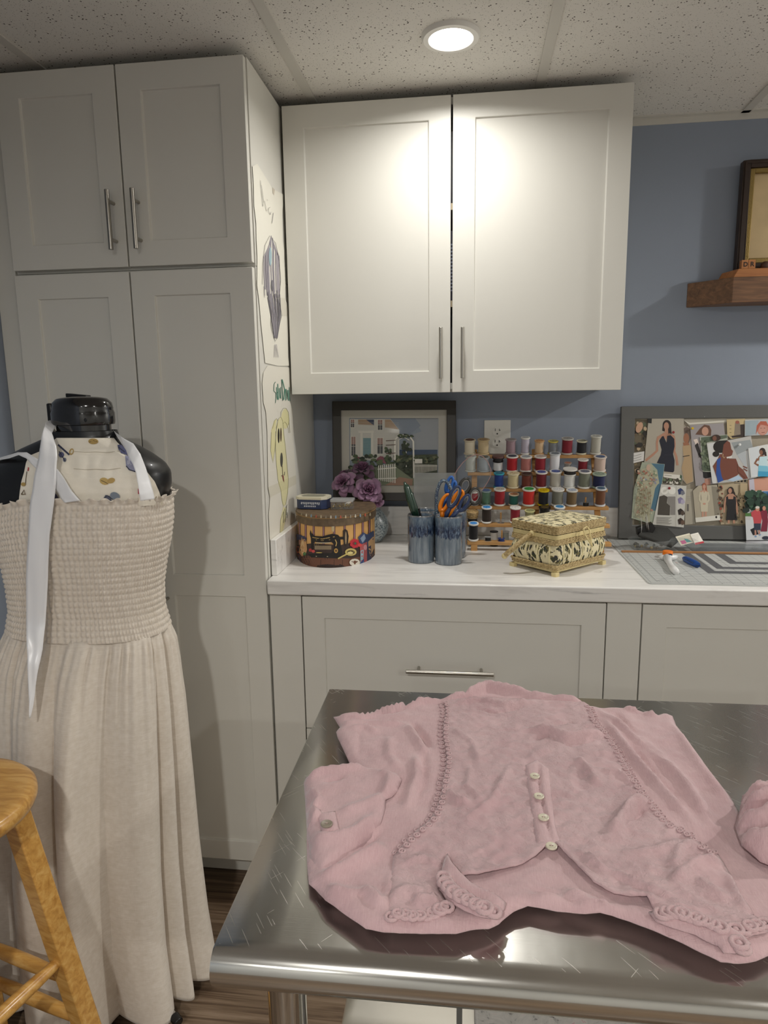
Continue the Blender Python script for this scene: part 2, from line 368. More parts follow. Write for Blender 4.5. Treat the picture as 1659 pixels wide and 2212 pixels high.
# wall cabinet
t = thing('wall_cabinet', 'brightly lit off-white two-door wall cabinet above the counter', 'cabinet', (.49, -.16, 1.412))
b = MB(); x0, x1, z0, z1 = .0095, .978, 1.4135, TOP+.001
b.box(x0, x0+.018, -.308, 0, z0, z1); b.box(x1-.018, x1, -.308, 0, z0, z1); b.box(x0, x1, -.308, 0, z0+.008, z0+.026); b.box(x0, x1, -.308, 0, z1-.018, z1); b.box(x0, x1, -.01, 0, z0, z1)
b.build('body', [CABINET], t, bevel=.001)
b = MB()
for z in (1.66, 1.93): b.box(x0+.018, x1-.018, -.30, -.011, z, z+.018)
b.build('shelf', CAB_IN, t, label='tan shelf edge glimpsed through the door gap')
d = door(t, .0086, .4905, 1.4122, TOP, -.33); handle((.4637, -.33, 1.452), (.4637, -.33, 1.597), d, r=.0055)
d = door(t, .4962, .9797, 1.4122, TOP, -.33); handle((.5265, -.33, 1.452), (.5265, -.33, 1.596), d, r=.0055)
# dark goods behind the gap
for z, c, lb in ((1.94+.009, '#20202c', 'dark carton on the top shelf inside the wall cabinet'), (1.679, '#2a2a3a', 'navy striped carton on the middle shelf inside the wall cabinet'), (1.4396, '#1b1b1f', 'black carton on the bottom of the wall cabinet')):
    m = MB().box(.42, .58, -.27, -.08, z, z+.2)
    if z > 1.65 and z < 1.7:
        m.mat(1)
        for k in range(14): m.box(.421, .579, -.2706, -.2699, z+.03+k*.010, z+.034+k*.010)
    m.build('storage_carton', [M(c, .6), M('#9aa0b4', .6)], label=lb, cat='carton', group='cartons inside the wall cabinet')
# base cabinets
BT = .868
def base_cab(x0, x1, name, label, dx0, dx1, dtop=.865):
    t = thing(name, label, 'cabinet', ((x0+x1)/2, -.31, FLOOR))
    b = MB(); b.box(x0, x1, -.607, -.006, .04, BT+.004); b.box(x0, x1, -.54, -.006, FLOOR, .04); b.build('body', CABINET, t, bevel=.001)
    for z0, z1 in ((.478, dtop), (.085, .4745)):
        m = MB(); shaker(m, dx0, dx1, z0, z1, -.63, rail=.061)
        d = m.build('drawer', CABINET, t, bevel=.0012); zc = (z0+z1)/2
        cx = (dx0+dx1)/2; handle((cx-.117, -.63, zc), (cx+.117, -.63, zc), d, r=.0055, inset=.14)
    return t
BC = base_cab(.0925, .906, 'base_cabinet', 'grey base cabinet with wide shaker drawers directly behind the steel table', .0949, .9044)
for a_, b_ in ((.0035, .0915), (.9075, .9935)): MB().box(a_, b_, -.629, -.55, .042, .867).build('filler_panel', CABINET, BC, bevel=.001, label='narrow plain panel beside the drawers')
base_cab(.9945, 1.93, 'base_cabinet', 'right-hand grey base cabinet with wide shaker drawer cut by photo edge', .9965, 1.925)
# counter
t = thing('countertop', 'white marbled laminate countertop with grey streaks on the base cabinets', 'countertop', (.98, -.32, .873))
b = MB(); b.box(.003, 1.97, -.65, -.002, .8735, .914); b.build('worktop', MARBLE, t, bevel=.004, seg=3)
MB().box(.003, 1.97, -.020, -.002, .9142, 1.016).build('backsplash', MARBLE, bevel=.002, label='long low marbled backsplash strip along the blue wall', cat='backsplash')
MB().box(.0028, .0195, -.60, -.021, .9142, 1.0165).build('backsplash', MARBLE, bevel=.002, label='short marbled side splash against the pantry, left of the hat box', cat='backsplash')
# outlet
t = thing('wall_outlet', 'white duplex power outlet on the blue wall above the thread rack', 'outlet', (.6435, 0, 1.2085))
OC = M('#d9d7cf', .35, name='outlet_plastic')
MB().box(.5985, .6885, -.0065, -.0005, 1.2, 1.3165).build('cover_plate', OC, t, bevel=.002)
b = MB()
for z in (1.278, 1.239):
    b.mat(0); b.lathe([(0, 0), (.017, 0), (.017, -.0025), (0, -.0025)], (.6435, -.0062, z), 28, (0, 1, 0))
    b.mat(1); b.box(.6355, .6375, -.0098, -.0088, z+.001, z+.010); b.box(.6495, .6515, -.0098, -.0088, z+.001, z+.009); b.lathe([(0, 0), (.0026, 0), (.0026, -.001), (0, -.001)], (.6435, -.0088, z-.008), 10, (0, 1, 0)); b.box(.6525, .6545, -.0098, -.0088, z+.003, z+.005)
b.build('socket', [OC, M('#1c1a18', .5)], t)
# wall shelf, picture and letter blocks
WD = NT('dark_walnut', .5); WD.base(WD.ramp(WD.noise(WD.coord((6, 60, 60)), 1.5, 6, .6, .8), [(.3, '#5a4030'), (.7, '#8a6446')])); WD = WD.m
WL = NT('orange_oak', .5); WL.base(WL.ramp(WL.noise(WL.coord((6, 60, 60)), 1.5, 6, .6, .8), [(.3, '#a8693c'), (.7, '#c98a52')])); WL = WL.m
t = thing('wall_shelf', 'brown stained wooden shelf on the right of the blue wall', 'shelf', (1.66, -.08, 1.672))
m = MB(); m.add([(1.242, 0-.001, 1.672), (1.345, -.105, 1.672), (2.1, -.105, 1.672), (2.1, -.001, 1.672), (1.242, -.001, 1.747), (1.345, -.105, 1.747), (2.1, -.105, 1.747), (2.1, -.001, 1.747)], [(0, 3, 2, 1), (4, 5, 6, 7), (0, 1, 5, 4), (1, 2, 6, 5), (2, 3, 7, 6), (3, 0, 4, 7)])
m.build('ledge', WD, t, bevel=.0015)
t2 = MB(); t2.add([(1.330, -.002, 1.7478), (1.352, -.080, 1.7478), (1.8, -.080, 1.7478), (1.8, -.002, 1.7478), (1.345, -.002, 1.775), (1.368, -.078, 1.775), (1.8, -.078, 1.775), (1.8, -.002, 1.775)], [(0, 3, 2, 1), (4, 5, 6, 7), (0, 1, 5, 4), (1, 2, 6, 5), (2, 3, 7, 6), (3, 0, 4, 7)])
t2.build('wooden_riser', WL, bevel=.0015, label='orange-toned wooden riser lying on the brown wall shelf', cat='wooden block')
t = thing('framed_print', 'dark wood picture frame with gold inner edge standing above the shelf', 'picture', (1.5, -.03, 1.776))
fx0, fx1, fz0, fz1 = 1.374, 1.80, 1.7755, 2.098
def ring(m, x0, x1, z0, z1, w, y0, y1): m.box(x0, x0+w, y0, y1, z0, z1); m.box(x1-w, x1, y0, y1, z0, z1); m.box(x0+w, x1-w, y0, y1, z0, z0+w); m.box(x0+w, x1-w, y0, y1, z1-w, z1)
m = MB(); ring(m, fx0, fx1, fz0, fz1, .022, -.04, -.012); ring(m, fx0+.004, fx1-.004, fz0+.004, fz1-.004, .006, -.044, -.04); m.build('frame', M('#33241c', .4, name='dark_frame_wood'), t, bevel=.002)
m = MB(); ring(m, fx0+.0225, fx1-.0225, fz0+.0225, fz1-.0225, .014, -.036, -.014); m.build('gold_liner', M('#8a7440', .45, .6, name='antique_gold', bump=.6, bscale=400), t, bevel=.002, label='mottled gold inner moulding')
m = MB().box(fx0+.036, fx1-.036, -.022, -.014, fz0+.036, fz1-.036); m.build('print', M('#c9b186', .6, name='sepia_print', vary=.12, vscale=9), t)
for k, (ch, px) in enumerate((('D', 1617), ('R', 1634))):
    a = at(px-9.4, 563, 1, -.072); w = .0195; x = 1.3765+k*.0205
    m = MB().box(x, x+w, -.076, -.058, 1.7757, 1.8005); m.mat(1); text_mesh(m, ch, (x+.0045, -.0764, 1.7815), (1, 0, 0), (0, 0, 1), .013, .03)
    m.build('letter_block', [WL, M('#231710', .6)], bevel=0, smooth=False, label='small wooden block lettered %s on the wall shelf riser' % ch, cat='letter block', group='letter blocks on the shelf')
MB().lathe([(0, 0), (.011, 0), (.014, .006), (.013, .014), (.008, .02), (0, .022)], (1.452, -.06, 1.7757), 16).build('wooden_ornament', M('#4a2f20', .5), label='small round dark wooden ornament beside the letter blocks', cat='ornament')

# ---------------------------------------------------------------- drawings on the pantry side
def side_surf(px, py, off=0): return at(px, py, 0, .0012+off)
random.seed(4)
# upper drawing, crop coordinates (x5.025, origin 540,340)
P = Print(side_surf, 5.025, 540, 340)
P.sheet('#e9e6da', [(28, 95), (80, 70), (250, 345), (370, 405), (362, 480), (350, 620), (354, 900), (372, 1010), (370, 1100), (385, 1380), (380, 1530), (405, 1600), (422, 1725), (412, 1950), (416, 2180), (430, 2262), (300, 2262), (165, 2230), (120, 1800), (100, 1560), (78, 1390), (80, 1080), (70, 900), (68, 720), (45, 520), (40, 300)], .0008)
P.p('#dcd8ca', [(312, 1520), (380, 1530), (422, 1725), (345, 1722)])
rnd = random.Random(5)
for k in range(46):
    u = rnd.random()*2-1; cx = 235+u*88; y0 = 860+abs(u)*150+rnd.random()*40; y1 = 1500-abs(u)*120+rnd.random()*120
    pts = [(cx+(235-cx)*.55, y0-30), (cx-3, y0+60), (cx-6+rnd.random()*6, (y0+y1)/2), (cx+8, y1)]
    P.l(rnd.choice(['#8b8791', '#77737c', '#a49ea6', '#9a94a0', '#b0aab0']), pts, 3.2)
for k in range(30):
    u = rnd.random()*2-1; y0 = 1440+rnd.random()*140; P.l(rnd.choice(['#8b8791', '#6f6c74', '#a49ea6']), [(262+u*70, y0), (282+u*56, 1700), (280+u*14, 1960)], 3)
P.p('#9db8c2', ell(222, 1075, 16, 100)); P.p('#77757e', ell(245, 1390, 14, 60))
P.l('#56525a', [(136, 1380), (140, 1150), (165, 950), (215, 850), (280, 930), (318, 1120), (335, 1330), (320, 1520)], 1.6)
P.l('#56525a', [(150, 1400), (160, 1520)], 1.6); P.l('#4a464e', [(205, 1540), (235, 1680), (228, 1800), (240, 1880), (275, 1995), (298, 1960), (320, 1820), (345, 1712), (318, 1540)], 2)
P.l('#3c3840', [(245, 1400), (252, 1480), (288, 1565)], 1.6)
for x in (262, 278, 296, 312): P.l('#9a94a0', [(280+(x-288)*.4, 2030), (x, 2170)], 1.6)
P.l('#8d8a86', [(115, 250), (128, 400), (142, 530), (150, 470), (125, 300)], 1.6); P.l('#8d8a86', [(160, 470), (182, 585)], 1.6); P.l('#8d8a86', [(185, 455), (192, 470)], 1.6)
P.l('#8d8a86', [(222, 540), (205, 548), (200, 580), (222, 620)], 1.6); P.l('#77737c', [(228, 590), (222, 622)], 1.4); P.l('#77737c', [(256, 600), (240, 715)], 2)
P.build('paper_drawing', label='long white paper drawing of a grey scribbled head taped high on pantry side', cat='drawing', group='drawings taped to the pantry side')
# lower drawing, crop coordinates (x4.808, origin 540,780)
P = Print(side_surf, 4.808, 540, 780)
P.sheet('#e6e2d6', [(185, 45), (420, 70), (428, 200), (415, 420), (440, 500), (446, 610), (448, 660), (455, 900), (478, 1185), (480, 1290), (495, 1500), (470, 1700), (340, 1800), (222, 1900), (205, 1850), (195, 1600), (208, 1420), (188, 1310), (182, 900), (180, 730), (165, 520), (140, 430), (128, 230), (140, 120)], .0008)
P.p('#e6e0ae', ell(366, 600, 42, 105)); P.p('#e6e0ae', [(250, 620), (280, 600), (262, 760), (262, 900), (240, 1050), (215, 930), (220, 720)])
P.p('#e8e2b4', [(278, 720), (290, 620), (318, 578), (345, 640), (355, 760), (372, 900), (385, 1100), (400, 1200), (395, 1340), (372, 1490), (352, 1508), (335, 1480), (322, 1360), (292, 1240), (272, 1050), (268, 850)])
P.p('#e8e2b4', [(345, 1510), (378, 1530), (372, 1640), (345, 1760), (312, 1790), (318, 1640)])
P.p('#dcd7c6', [(188, 1310), (478, 1185), (482, 1275), (212, 1415)])
P.p('#e2dcae', [(292, 1262), (400, 1215), (398, 1318), (322, 1360)])
for pts in ([(320, 570), (322, 530), (345, 490), (375, 490), (398, 530), (408, 620), (400, 665)], [(345, 650), (360, 630), (380, 650), (398, 700), (402, 745), (415, 745), (410, 680), (405, 620)], [(235, 700), (255, 620), (275, 596), (290, 620), (270, 750), (258, 930), (238, 1058), (215, 930), (222, 740)],
            [(272, 700), (295, 600), (318, 576), (340, 620), (352, 760), (372, 930), (385, 1080), (398, 1230), (392, 1370), (372, 1480), (348, 1510), (332, 1440), (322, 1340), (292, 1240), (275, 1080), (265, 900), (268, 730)], [(388, 1490), (350, 1560), (318, 1650), (312, 1790)]):
    P.l('#8e8a5e', pts, 1.8)
P.p('#2e2820', ell(298, 775, 10, 78)); P.p('#4a3326', ell(322, 765, 7, 74)); P.p('#56544c', ell(328, 1025, 14, 75))
P.l('#3a322c', [(335, 1090), (340, 1180), (325, 1195)], 2.5); P.l('#3a322c', [(340, 1180), (358, 1185), (360, 1150)], 2.5); P.p('#8a4c4a', [(332, 1185), (350, 1190), (356, 1262), (344, 1240)])
for x, y0, y1 in ((350, 1560, 1680), (368, 1540, 1670), (380, 1500, 1600), (388, 1570, 1630)): P.l('#3a3a36', [(x, y0), (x-3, y1)], 2)
G1, G2 = '#3c6e5e', '#4f8c78'
for c, pts, w in ((G1, [(265, 215), (250, 240), (248, 310), (268, 330), (270, 380), (264, 435)], 3), (G2, [(276, 270), (285, 400)], 4), (G2, [(290, 235), (296, 400)], 4), (G1, [(276, 330), (296, 320)], 3), (G2, [(306, 280), (312, 385), (322, 380)], 4), (G1, [(320, 270), (322, 390)], 3), (G1, [(330, 190), (342, 410)], 4), (G2, [(336, 190), (360, 290), (352, 400)], 4), (G2, [(368, 290), (372, 408)], 4), (G1, [(378, 290), (386, 400), (392, 300)], 3), (G2, [(396, 300), (402, 410)], 5), (G1, [(408, 270), (416, 415)], 3)):
    P.l(c, pts, w)
P.build('paper_drawing', label='white paper drawing of a yellow dog with green lettering, lower on the pantry side', cat='drawing', group='drawings taped to the pantry side')
# tape scraps
P = Print(side_surf, 5.025, 540, 340); P.lay = .0012
P.sheet('#c8bfb0', [(245, 325), (270, 350), (262, 410), (246, 385)], .0015); P.build('tape_scrap', label='tiny tan scrap of tape on the top corner of the upper drawing', cat='tape')
# ---------------------------------------------------------------- counter things
CT = .914
def C1(x, y): return 600+x/4.1475, 840+y/4.1475
def C2(x, y): return 860+x/3.456, 900+y/3.456
# framed seaside picture leaning on the back splash
n_ = Vector((0, -1, .13)).normalized(); PF = Vector((.28, -.062, 1.2))
def psurf(px, py, off=0): return on_plane(px, py, PF+n_*off, n_)
t = thing('framed_picture', 'dark framed seaside cottage picture leaning behind the purple flowers', 'picture', (.28, -.05, 1.017))
def prect(a, b, c, d): return [(a, b), (c, b), (c, d), (a, d)]
def frame4(mb, o, i, h0, h1, fn):          # mitred ring between two quads in crop coordinates
    vs = [fn(x, y, h0) for x, y in o]+[fn(x, y, h1) for x, y in o]+[fn(x, y, h1) for x, y in i]+[fn(x, y, h0) for x, y in i]
    mb.add(vs, [(a+s_*4, (a+1) % 4+s_*4, (a+1) % 4+((s_+1) % 4)*4, a+((s_+1) % 4)*4) for s_ in range(4) for a in range(4)])
P = Print(psurf, 4.1475, 600, 840)
O4 = [(487, 112), (1597, 104), (1597, 1005), (497, 1003)]; I4 = [(566, 193), (1513, 187), (1513, 930), (574, 930)]
m = MB(); frame4(m, O4, I4, -.012, .012, P.fn); m.build('frame', M('#2a2620', .45, name='dark_brown_frame'), t, bevel=.002)
m = MB(); J4 = [(640, 262), (1440, 262), (1437, 864), (645, 864)]; frame4(m, [(560, 188), (1520, 182), (1520, 938), (566, 938)], J4, .0005, .0020, P.fn); m.build('mat_board', M('#c9c6bc', .8, name='mat_board'), t)
P.lay = 0
P.sheet('#9aa5b2', [(630, 252), (1450, 252), (1450, 875), (632, 875)], .0006)
P.p('#a9aeb4', [(1200, 262), (1440, 262), (1440, 545), (1120, 545), (1180, 420), (1290, 380)]); P.p('#929dac', [(1010, 262), (1230, 262), (1280, 330), (1150, 440), (1090, 430)])
P.p('#4a5c76', [(1090, 545), (1430, 545), (1430, 600), (1090, 600)]); P.p('#59604e', [(1050, 595), (1430, 585), (1430, 864), (1050, 864)])
P.p('#dcdad2', [(650, 270), (1010, 270), (1090, 370), (1085, 640), (650, 640)]); P.p('#b59a80', [(720, 275), (862, 275), (862, 325), (720, 320)]); P.p('#bba084', [(960, 275), (1010, 275), (1085, 365), (960, 345)]); P.p('#46506a', [(790, 275), (862, 275), (862, 328)])
for x, y, w, h in ((655, 275, 30, 70), (897, 278, 40, 90), (660, 430, 36, 170), (893, 440, 48, 140)):
    P.p('#efece2', prect(x-5, y-5, x+w+5, y+h+5)); P.p('#3c4048', prect(x, y, x+w, y+h)); P.p('#a8837a', prect(x, y, x+w, y+h*.4))
    P.l('#efece2', [(x+w/2, y), (x+w/2, y+h)], 1.5); P.l('#efece2', [(x, y+h/2), (x+w, y+h/2)], 1.5)
P.p('#efece2', prect(722, 375, 860, 395)); P.p('#efece2', prect(740, 395, 760, 610)); P.p('#efece2', prect(836, 395, 856, 610)); P.p('#6f98a0', prect(765, 440, 834, 600))
for y in range(300, 640, 14): P.l('#c8c6be', [(650, y), (1085, y+6)], .8)
rr = random.Random(2)
for k in range(60):
    P.p(rr.choice(['#3c4a34', '#4f5f40', '#2f3a2c', '#5f6d4c', '#8a4f5c']), ell(650+rr.random()*430, 600+rr.random()*110, 14+rr.random()*16, 10+rr.random()*12, 7))
for k in range(26): P.p(rr.choice(['#3c4a34', '#4f5f40', '#38452f']), ell(965+rr.random()*50, 520+rr.random()*150, 12, 14, 6))
P.p('#79826a', [(650, 700), (1060, 700), (1200, 800), (1430, 760), (1430, 864), (650, 864)]); P.p('#a07f6c', [(960, 864), (1090, 790), (1210, 810), (1205, 864)])
P.l('#ece9df', [(1050, 640), (1050, 455), (1080, 425), (1130, 412), (1180, 425), (1215, 470), (1220, 800)], 7); P.l('#ece9df', [(1085, 600), (1085, 455), (1130, 432), (1180, 460)], 3)
P.l('#ece9df', [(1150, 480), (1152, 700)], 4)
for y in (460, 500, 575): P.l('#5c4236', [(968, y+5), (1055, y)], 3)
for k in range(34): P.p(rr.choice(['#38462f', '#2f3a2c', '#52603f']), ell(1080+rr.random()*130, 405+rr.random()*30, 12, 7, 6))
for k in range(44): P.p(rr.choice(['#26301f', '#38462f', '#333c2c']), ell(1120+rr.random()*70, 470+rr.random()*320, 16, 16, 6))
for k in range(40): P.p(rr.choice(['#37422f', '#49553c', '#6d7052']), ell(1060+rr.random()*370, 600+rr.random()*60, 18, 12, 6))
P.p('#e2dfd6', prect(1228, 628, 1295, 668))
for k in range(9): x = 900+k*18; P.p('#ece9df', [(x, 690-k*2), (x+9, 680-k*2), (x+10, 820+k*3), (x+2, 820+k*3)])
P.l('#ece9df', [(895, 720), (1062, 705)], 4); P.l('#ece9df', [(895, 805), (1062, 800)], 4)
for k in range(17): x = 1222+k*12.4; P.p('#dedbd0', prect(x, 672+k*.5, x+5.5, 766-k*2.3))
P.l('#dedbd0', [(1222, 690), (1430, 690)], 2.5); P.l('#3b3a36', [(644, 266), (1437, 266)], 1.5)
P.build('print', t)
g = MB(); g.prism([(566, 193), (1513, 187), (1513, 930), (574, 930)], P.fn, .001); gv = g.v
for i_, v in enumerate(g.v): g.v[i_] = v+n_*.0045
GLASS = NT('picture_glass', .05); GLASS.b.inputs['Transmission Weight'].default_value = 1; GLASS.b.inputs['IOR'].default_value = 1.1; GLASS.b.inputs['Alpha'].default_value = .25; GLASS = GLASS.m
g.build('glass', GLASS, t, smooth=False)
# frosted acrylic holder
AC = NT('frosted_acrylic', .25); AC.base('#b9bcbc'); AC.b.inputs['Alpha'].default_value = .45; AC = AC.m
t = thing('acrylic_holder', 'frosted clear acrylic sheet holder standing behind the blue cups', 'holder', (.45, -.17, CT))
m = MB(); a = [(.369, 1.155), (.505, 1.155), (.509, CT+.003), (.366, CT+.003)]
m.add([(x, -.185, z) for x, z in a]+[(x, -.182, z) for x, z in a], [(0, 1, 2, 3), (7, 6, 5, 4), (0, 4, 5, 1), (1, 5, 6, 2), (2, 6, 7, 3), (3, 7, 4, 0)]); m.build('panel', AC, t, smooth=False)
m = MB().box(.367, .508, -.23, -.13, CT, CT+.003).build('base', AC, t, smooth=False)

# ---- hat box
HC, HA, HB, HZ = Vector((.139, -.335, CT)), .117, .168, 1.068
def elsurf(A, B, C):
    def f(px, py, off=0):
        d = ray(px, py); ox, oy = CAM.x-C.x, CAM.y-C.y; a_, b_ = A+off, B+off
        qa = (d.x/a_)**2+(d.y/b_)**2; qb = 2*(ox*d.x/a_**2+oy*d.y/b_**2); qc = (ox/a_)**2+(oy/b_)**2-1
        D = qb*qb-4*qa*qc; tt = (-qb-math.sqrt(max(D, 0)))/(2*qa) if D >= 0 else -qb/(2*qa)
        return CAM+d*tt
    return f
t = thing('hat_box', 'oval hat box printed with an old sewing machine and orange stripes', 'box', tuple(HC))
P = Print(elsurf(HA, HB, HC), 4.1475, 600, 840, step=22)
P.mb.mat(P.idx(M('#d9a866', .55, name='hatbox_ochre')))
P.mb.lathe([(0, 0), (HA, 0), (HA, HZ-.03-CT), (0, HZ-.03-CT)], HC, 72, sy=HB/HA)
P.lay = .0003
for x in (195, 250, 322, 411, 506, 600, 688, 763, 822): P.p('#5a3a40', [(x-9, 1150), (x+9, 1150), (x+9, 1400), (x-9, 1400)]); P.p('#b78a92', [(x-3, 1150), (x+3, 1150), (x+3, 1400), (x-3, 1400)])
P.p('#3a2a26', [(170, 1400), (300, 1385), (560, 1400), (700, 1370), (865, 1400), (868, 1560), (700, 1605), (500, 1612), (300, 1595), (175, 1560)])
P.p('#6b4432', [(172, 1480), (300, 1500), (640, 1520), (870, 1480), (868, 1560), (700, 1605), (500, 1612), (300, 1595), (178, 1562)])
P.p('#2a1a16', [(330, 1606), (360, 1578), (450, 1570), (530, 1580), (560, 1570), (640, 1605), (500, 1616)])
P.l('#8a5f44', [(180, 1500), (300, 1530), (500, 1545), (640, 1540)], 4)
for x in (280, 385, 505, 580): P.l('#3a241c', [(x, 1530), (x, 1600)], 2)
# cloth and fruit on the left
P.p('#3a3f58', [(165, 1300), (210, 1310), (262, 1340), (250, 1370), (190, 1350), (170, 1360)]); P.p('#4c5474', [(170, 1310), (240, 1320), (215, 1345)])
P.p('#c79a6a', [(215, 1330), (255, 1360), (262, 1440), (250, 1490), (215, 1500), (190, 1470), (200, 1400)]); P.p('#e0c090', ell(222, 1420, 16, 60, 10)); P.p('#a85a3a', ell(180, 1440, 13, 40, 10)); P.p('#3f7a4a', ell(240, 1478, 14, 16, 8)); P.p('#4a3f5c', [(175, 1460), (200, 1500), (205, 1560), (182, 1560)])
# sewing machine
BK = '#15110f'
P.p(BK, [(292, 1262), (300, 1290), (330, 1318), (400, 1322), (440, 1310), (490, 1298), (540, 1308), (560, 1330), (565, 1400), (580, 1470), (560, 1505), (490, 1515), (470, 1490), (500, 1440), (505, 1395), (480, 1372), (400, 1378), (330, 1370), (318, 1390), (315, 1440), (300, 1430), (296, 1340), (286, 1300)])
P.p(BK, [(270, 1480), (520, 1470), (580, 1500), (560, 1520), (300, 1510)])
P.p('#2d2019', [(585, 1270), (605, 1255), (625, 1270), (636, 1320), (630, 1380), (612, 1415), (595, 1400), (585, 1340)]); P.p('#a08a6a', ell(610, 1335, 8, 58, 10)); P.p('#1a1512', [(560, 1325), (600, 1325), (600, 1350), (560, 1350)])
P.p('#c9b48a', ell(495, 1255, 14, 28, 8)); P.p('#e8dcc0', prect(482, 1225, 508, 1238))
P.l('#c7a765', [(310, 1330), (350, 1338), (400, 1345), (450, 1335), (510, 1325)], 3); P.l('#c7a765', [(340, 1352), (400, 1360), (470, 1352)], 2); P.p('#b9904c', ell(522, 1450, 18, 22, 12)); P.p('#5a3d1e', ell(522, 1450, 9, 11, 10)); P.l('#c7a765', [(515, 1350), (528, 1380), (520, 1410)], 4)
for x in (330, 345, 360): P.l('#8a7a55', [(x, 1380), (x+4, 1440)], 1.5)
P.p('#b9b09a', prect(345, 1376, 470, 1384)); P.p('#8a7a62', [(330, 1405), (480, 1405), (480, 1440), (330, 1440)]); P.l('#d6c7a2', [(340, 1500), (450, 1502)], 2.5)
P.p('#b23a3a', ell(292, 1445, 14, 16, 8)); P.p('#c84a4a', ell(318, 1455, 16, 14, 8)); P.p('#d8c06a', ell(370, 1468, 30, 4, 8))
# flowers, ribbons and tape measure on the right
P.p('#3d4a6e', [(720, 1330), (765, 1285), (800, 1305), (860, 1270), (866, 1330), (830, 1400), (790, 1420), (740, 1390)]); P.p('#8a9ab0', [(740, 1340), (775, 1300), (790, 1340), (760, 1380)]); P.p('#c8a070', [(810, 1370), (866, 1310), (868, 1420), (830, 1500), (815, 1440)])
P.p('#2f3550', [(800, 1420), (835, 1400), (840, 1540), (800, 1570)]); P.p('#b05a5c', [(735, 1400), (800, 1370), (800, 1590), (745, 1600)]); P.p('#8fb0bc', [(742, 1450), (770, 1440), (765, 1595), (740, 1598)]); P.p('#3a4a86', [(740, 1560), (770, 1520), (780, 1590), (745, 1600)]); P.p('#d89aa0', ell(785, 1420, 16, 26, 8))
for k in range(7): a_ = k*.9; P.p('#c2303a', ell(690+26*math.cos(a_), 1385+26*math.sin(a_), 20, 18, 8))
P.p('#8c1f2c', ell(690, 1385, 20, 18, 10)); P.p('#2f6a4a', ell(695, 1385, 9, 10, 8)); P.p('#d84a48', ell(735, 1400, 20, 16, 8))
P.p('#c7b36c', ell(655, 1462, 52, 34, 16)); P.p('#5a4a2c', ell(655, 1464, 36, 20, 12)); P.p('#d8c88a', ell(650, 1470, 26, 12, 10)); P.l('#c7b36c', [(620, 1480), (580, 1500), (540, 1522)], 6)
P.p('#d9d2c4', ell(690, 1555, 48, 34, 12)); P.p('#6b4432', [(660, 1545), (690, 1538), (720, 1545), (690, 1575)])
P.build('body', t)
m = MB(); A2, B2 = HA+.005, HB+.005
m.mat(0).lathe([(0, HZ-.001), (A2-.003, HZ-.001), (A2-.001, HZ-.002), (A2, HZ-.005), (A2, HZ-.031), (A2-.002, HZ-.031)], (HC.x, HC.y, 0), 72, sy=B2/A2)
m.mat(2).lathe([(A2, HZ-.006), (A2+.0008, HZ-.006), (A2+.0008, HZ-.009), (A2, HZ-.009)], (HC.x, HC.y, 0), 72, sy=B2/A2)
P = Print(elsurf(A2, B2, HC), 4.1475, 600, 840); P.mb = m; P.mats = [M('#66543f', .6, name='hatbox_lid_brown', vary=.3, vscale=60), M('#4a3c30', .6, name='hatbox_lid_top', vary=.25, vscale=40), M('#8a6c44', .6)]; P.lay = .0006
for k, x in enumerate(range(168, 850, 44)):
    yy = 1120+ 32*math.sin(math.pi*(x-150)/710)*.9
    c = ['#b9ab90', '#8f8674', '#c7bfae', '#7d94a4', '#b05a44'][k % 5]
    P.p(c, ell(x, yy+3, 8, 12, 7)); P.p(c, prect(x-5, yy-14, x+5, yy-2))
P.build('lid', t)
# things on the hat box
def rrect(x0, x1, y0, y1, r, n=5):
    o = []
    for cx, cy, a0 in ((x1-r, y1-r, 0), (x0+r, y1-r, 90), (x0+r, y0+r, 180), (x1-r, y0+r, 270)):
        o += [(cx+r*math.cos(math.radians(a0+90*k/n)), cy+r*math.sin(math.radians(a0+90*k/n))) for k in range(n+1)]
    return o
def rot2(pts, a, c): ca, sa = math.cos(a), math.sin(a); return [(c[0]+x*ca-y*sa, c[1]+x*sa+y*ca) for x, y in pts]
def slab(m, pts, z0, z1): return m.prism(pts, lambda x, y, h=0: Vector((x, y, z0+h)), z1-z0)
NC = (.075, -.365); NA = .30; zt = HZ+.0005
t = thing('notions_tin', 'octagonal navy blue tin with cream lid sitting on the hat box', 'tin', (NC[0], NC[1], zt))
oc = lambda w, d, k: [(-w+k, -d), (w-k, -d), (w, -d+k), (w, d-k), (w-k, d), (-w+k, d), (-w, d-k), (-w, -d+k)]
m = MB(); slab(m, rot2(oc(.048, .033, .014), NA*0-.12, NC), zt, zt+.029)
ux, uy = Vector((math.cos(-.12), math.sin(-.12), 0)), Vector((0, 0, 1)); fo = Vector((math.sin(-.12), -math.cos(-.12), 0))
base_ = Vector((NC[0], NC[1], zt))+fo*.0334
m.mat(1)
for k in range(11): x = -.030+k*.0056; m.add([base_+ux*x+uy*(.016+.003*math.sin(k*1.7)), base_+ux*(x+.0035)+uy*.014, base_+ux*(x+.0045)+uy*.021, base_+ux*(x+.001)+uy*.022], [(0, 1, 2, 3)])
for k in range(7): x = -.020+k*.0056; m.add([base_+ux*x+uy*.007, base_+ux*(x+.0035)+uy*.0065, base_+ux*(x+.004)+uy*.011, base_+ux*(x+.0005)+uy*.0115], [(0, 1, 2, 3)])
m.build('body', [M('#26365c', .35, name='navy_tin', coat=.3), M('#c8cdd6', .5)], t, bevel=.001)
m = MB(); slab(m, rot2(oc(.050, .035, .014), -.12, NC), zt+.029, zt+.037); m.mat(1); slab(m, rot2(oc(.036, .022, .010), -.12, NC), zt+.037, zt+.0376)
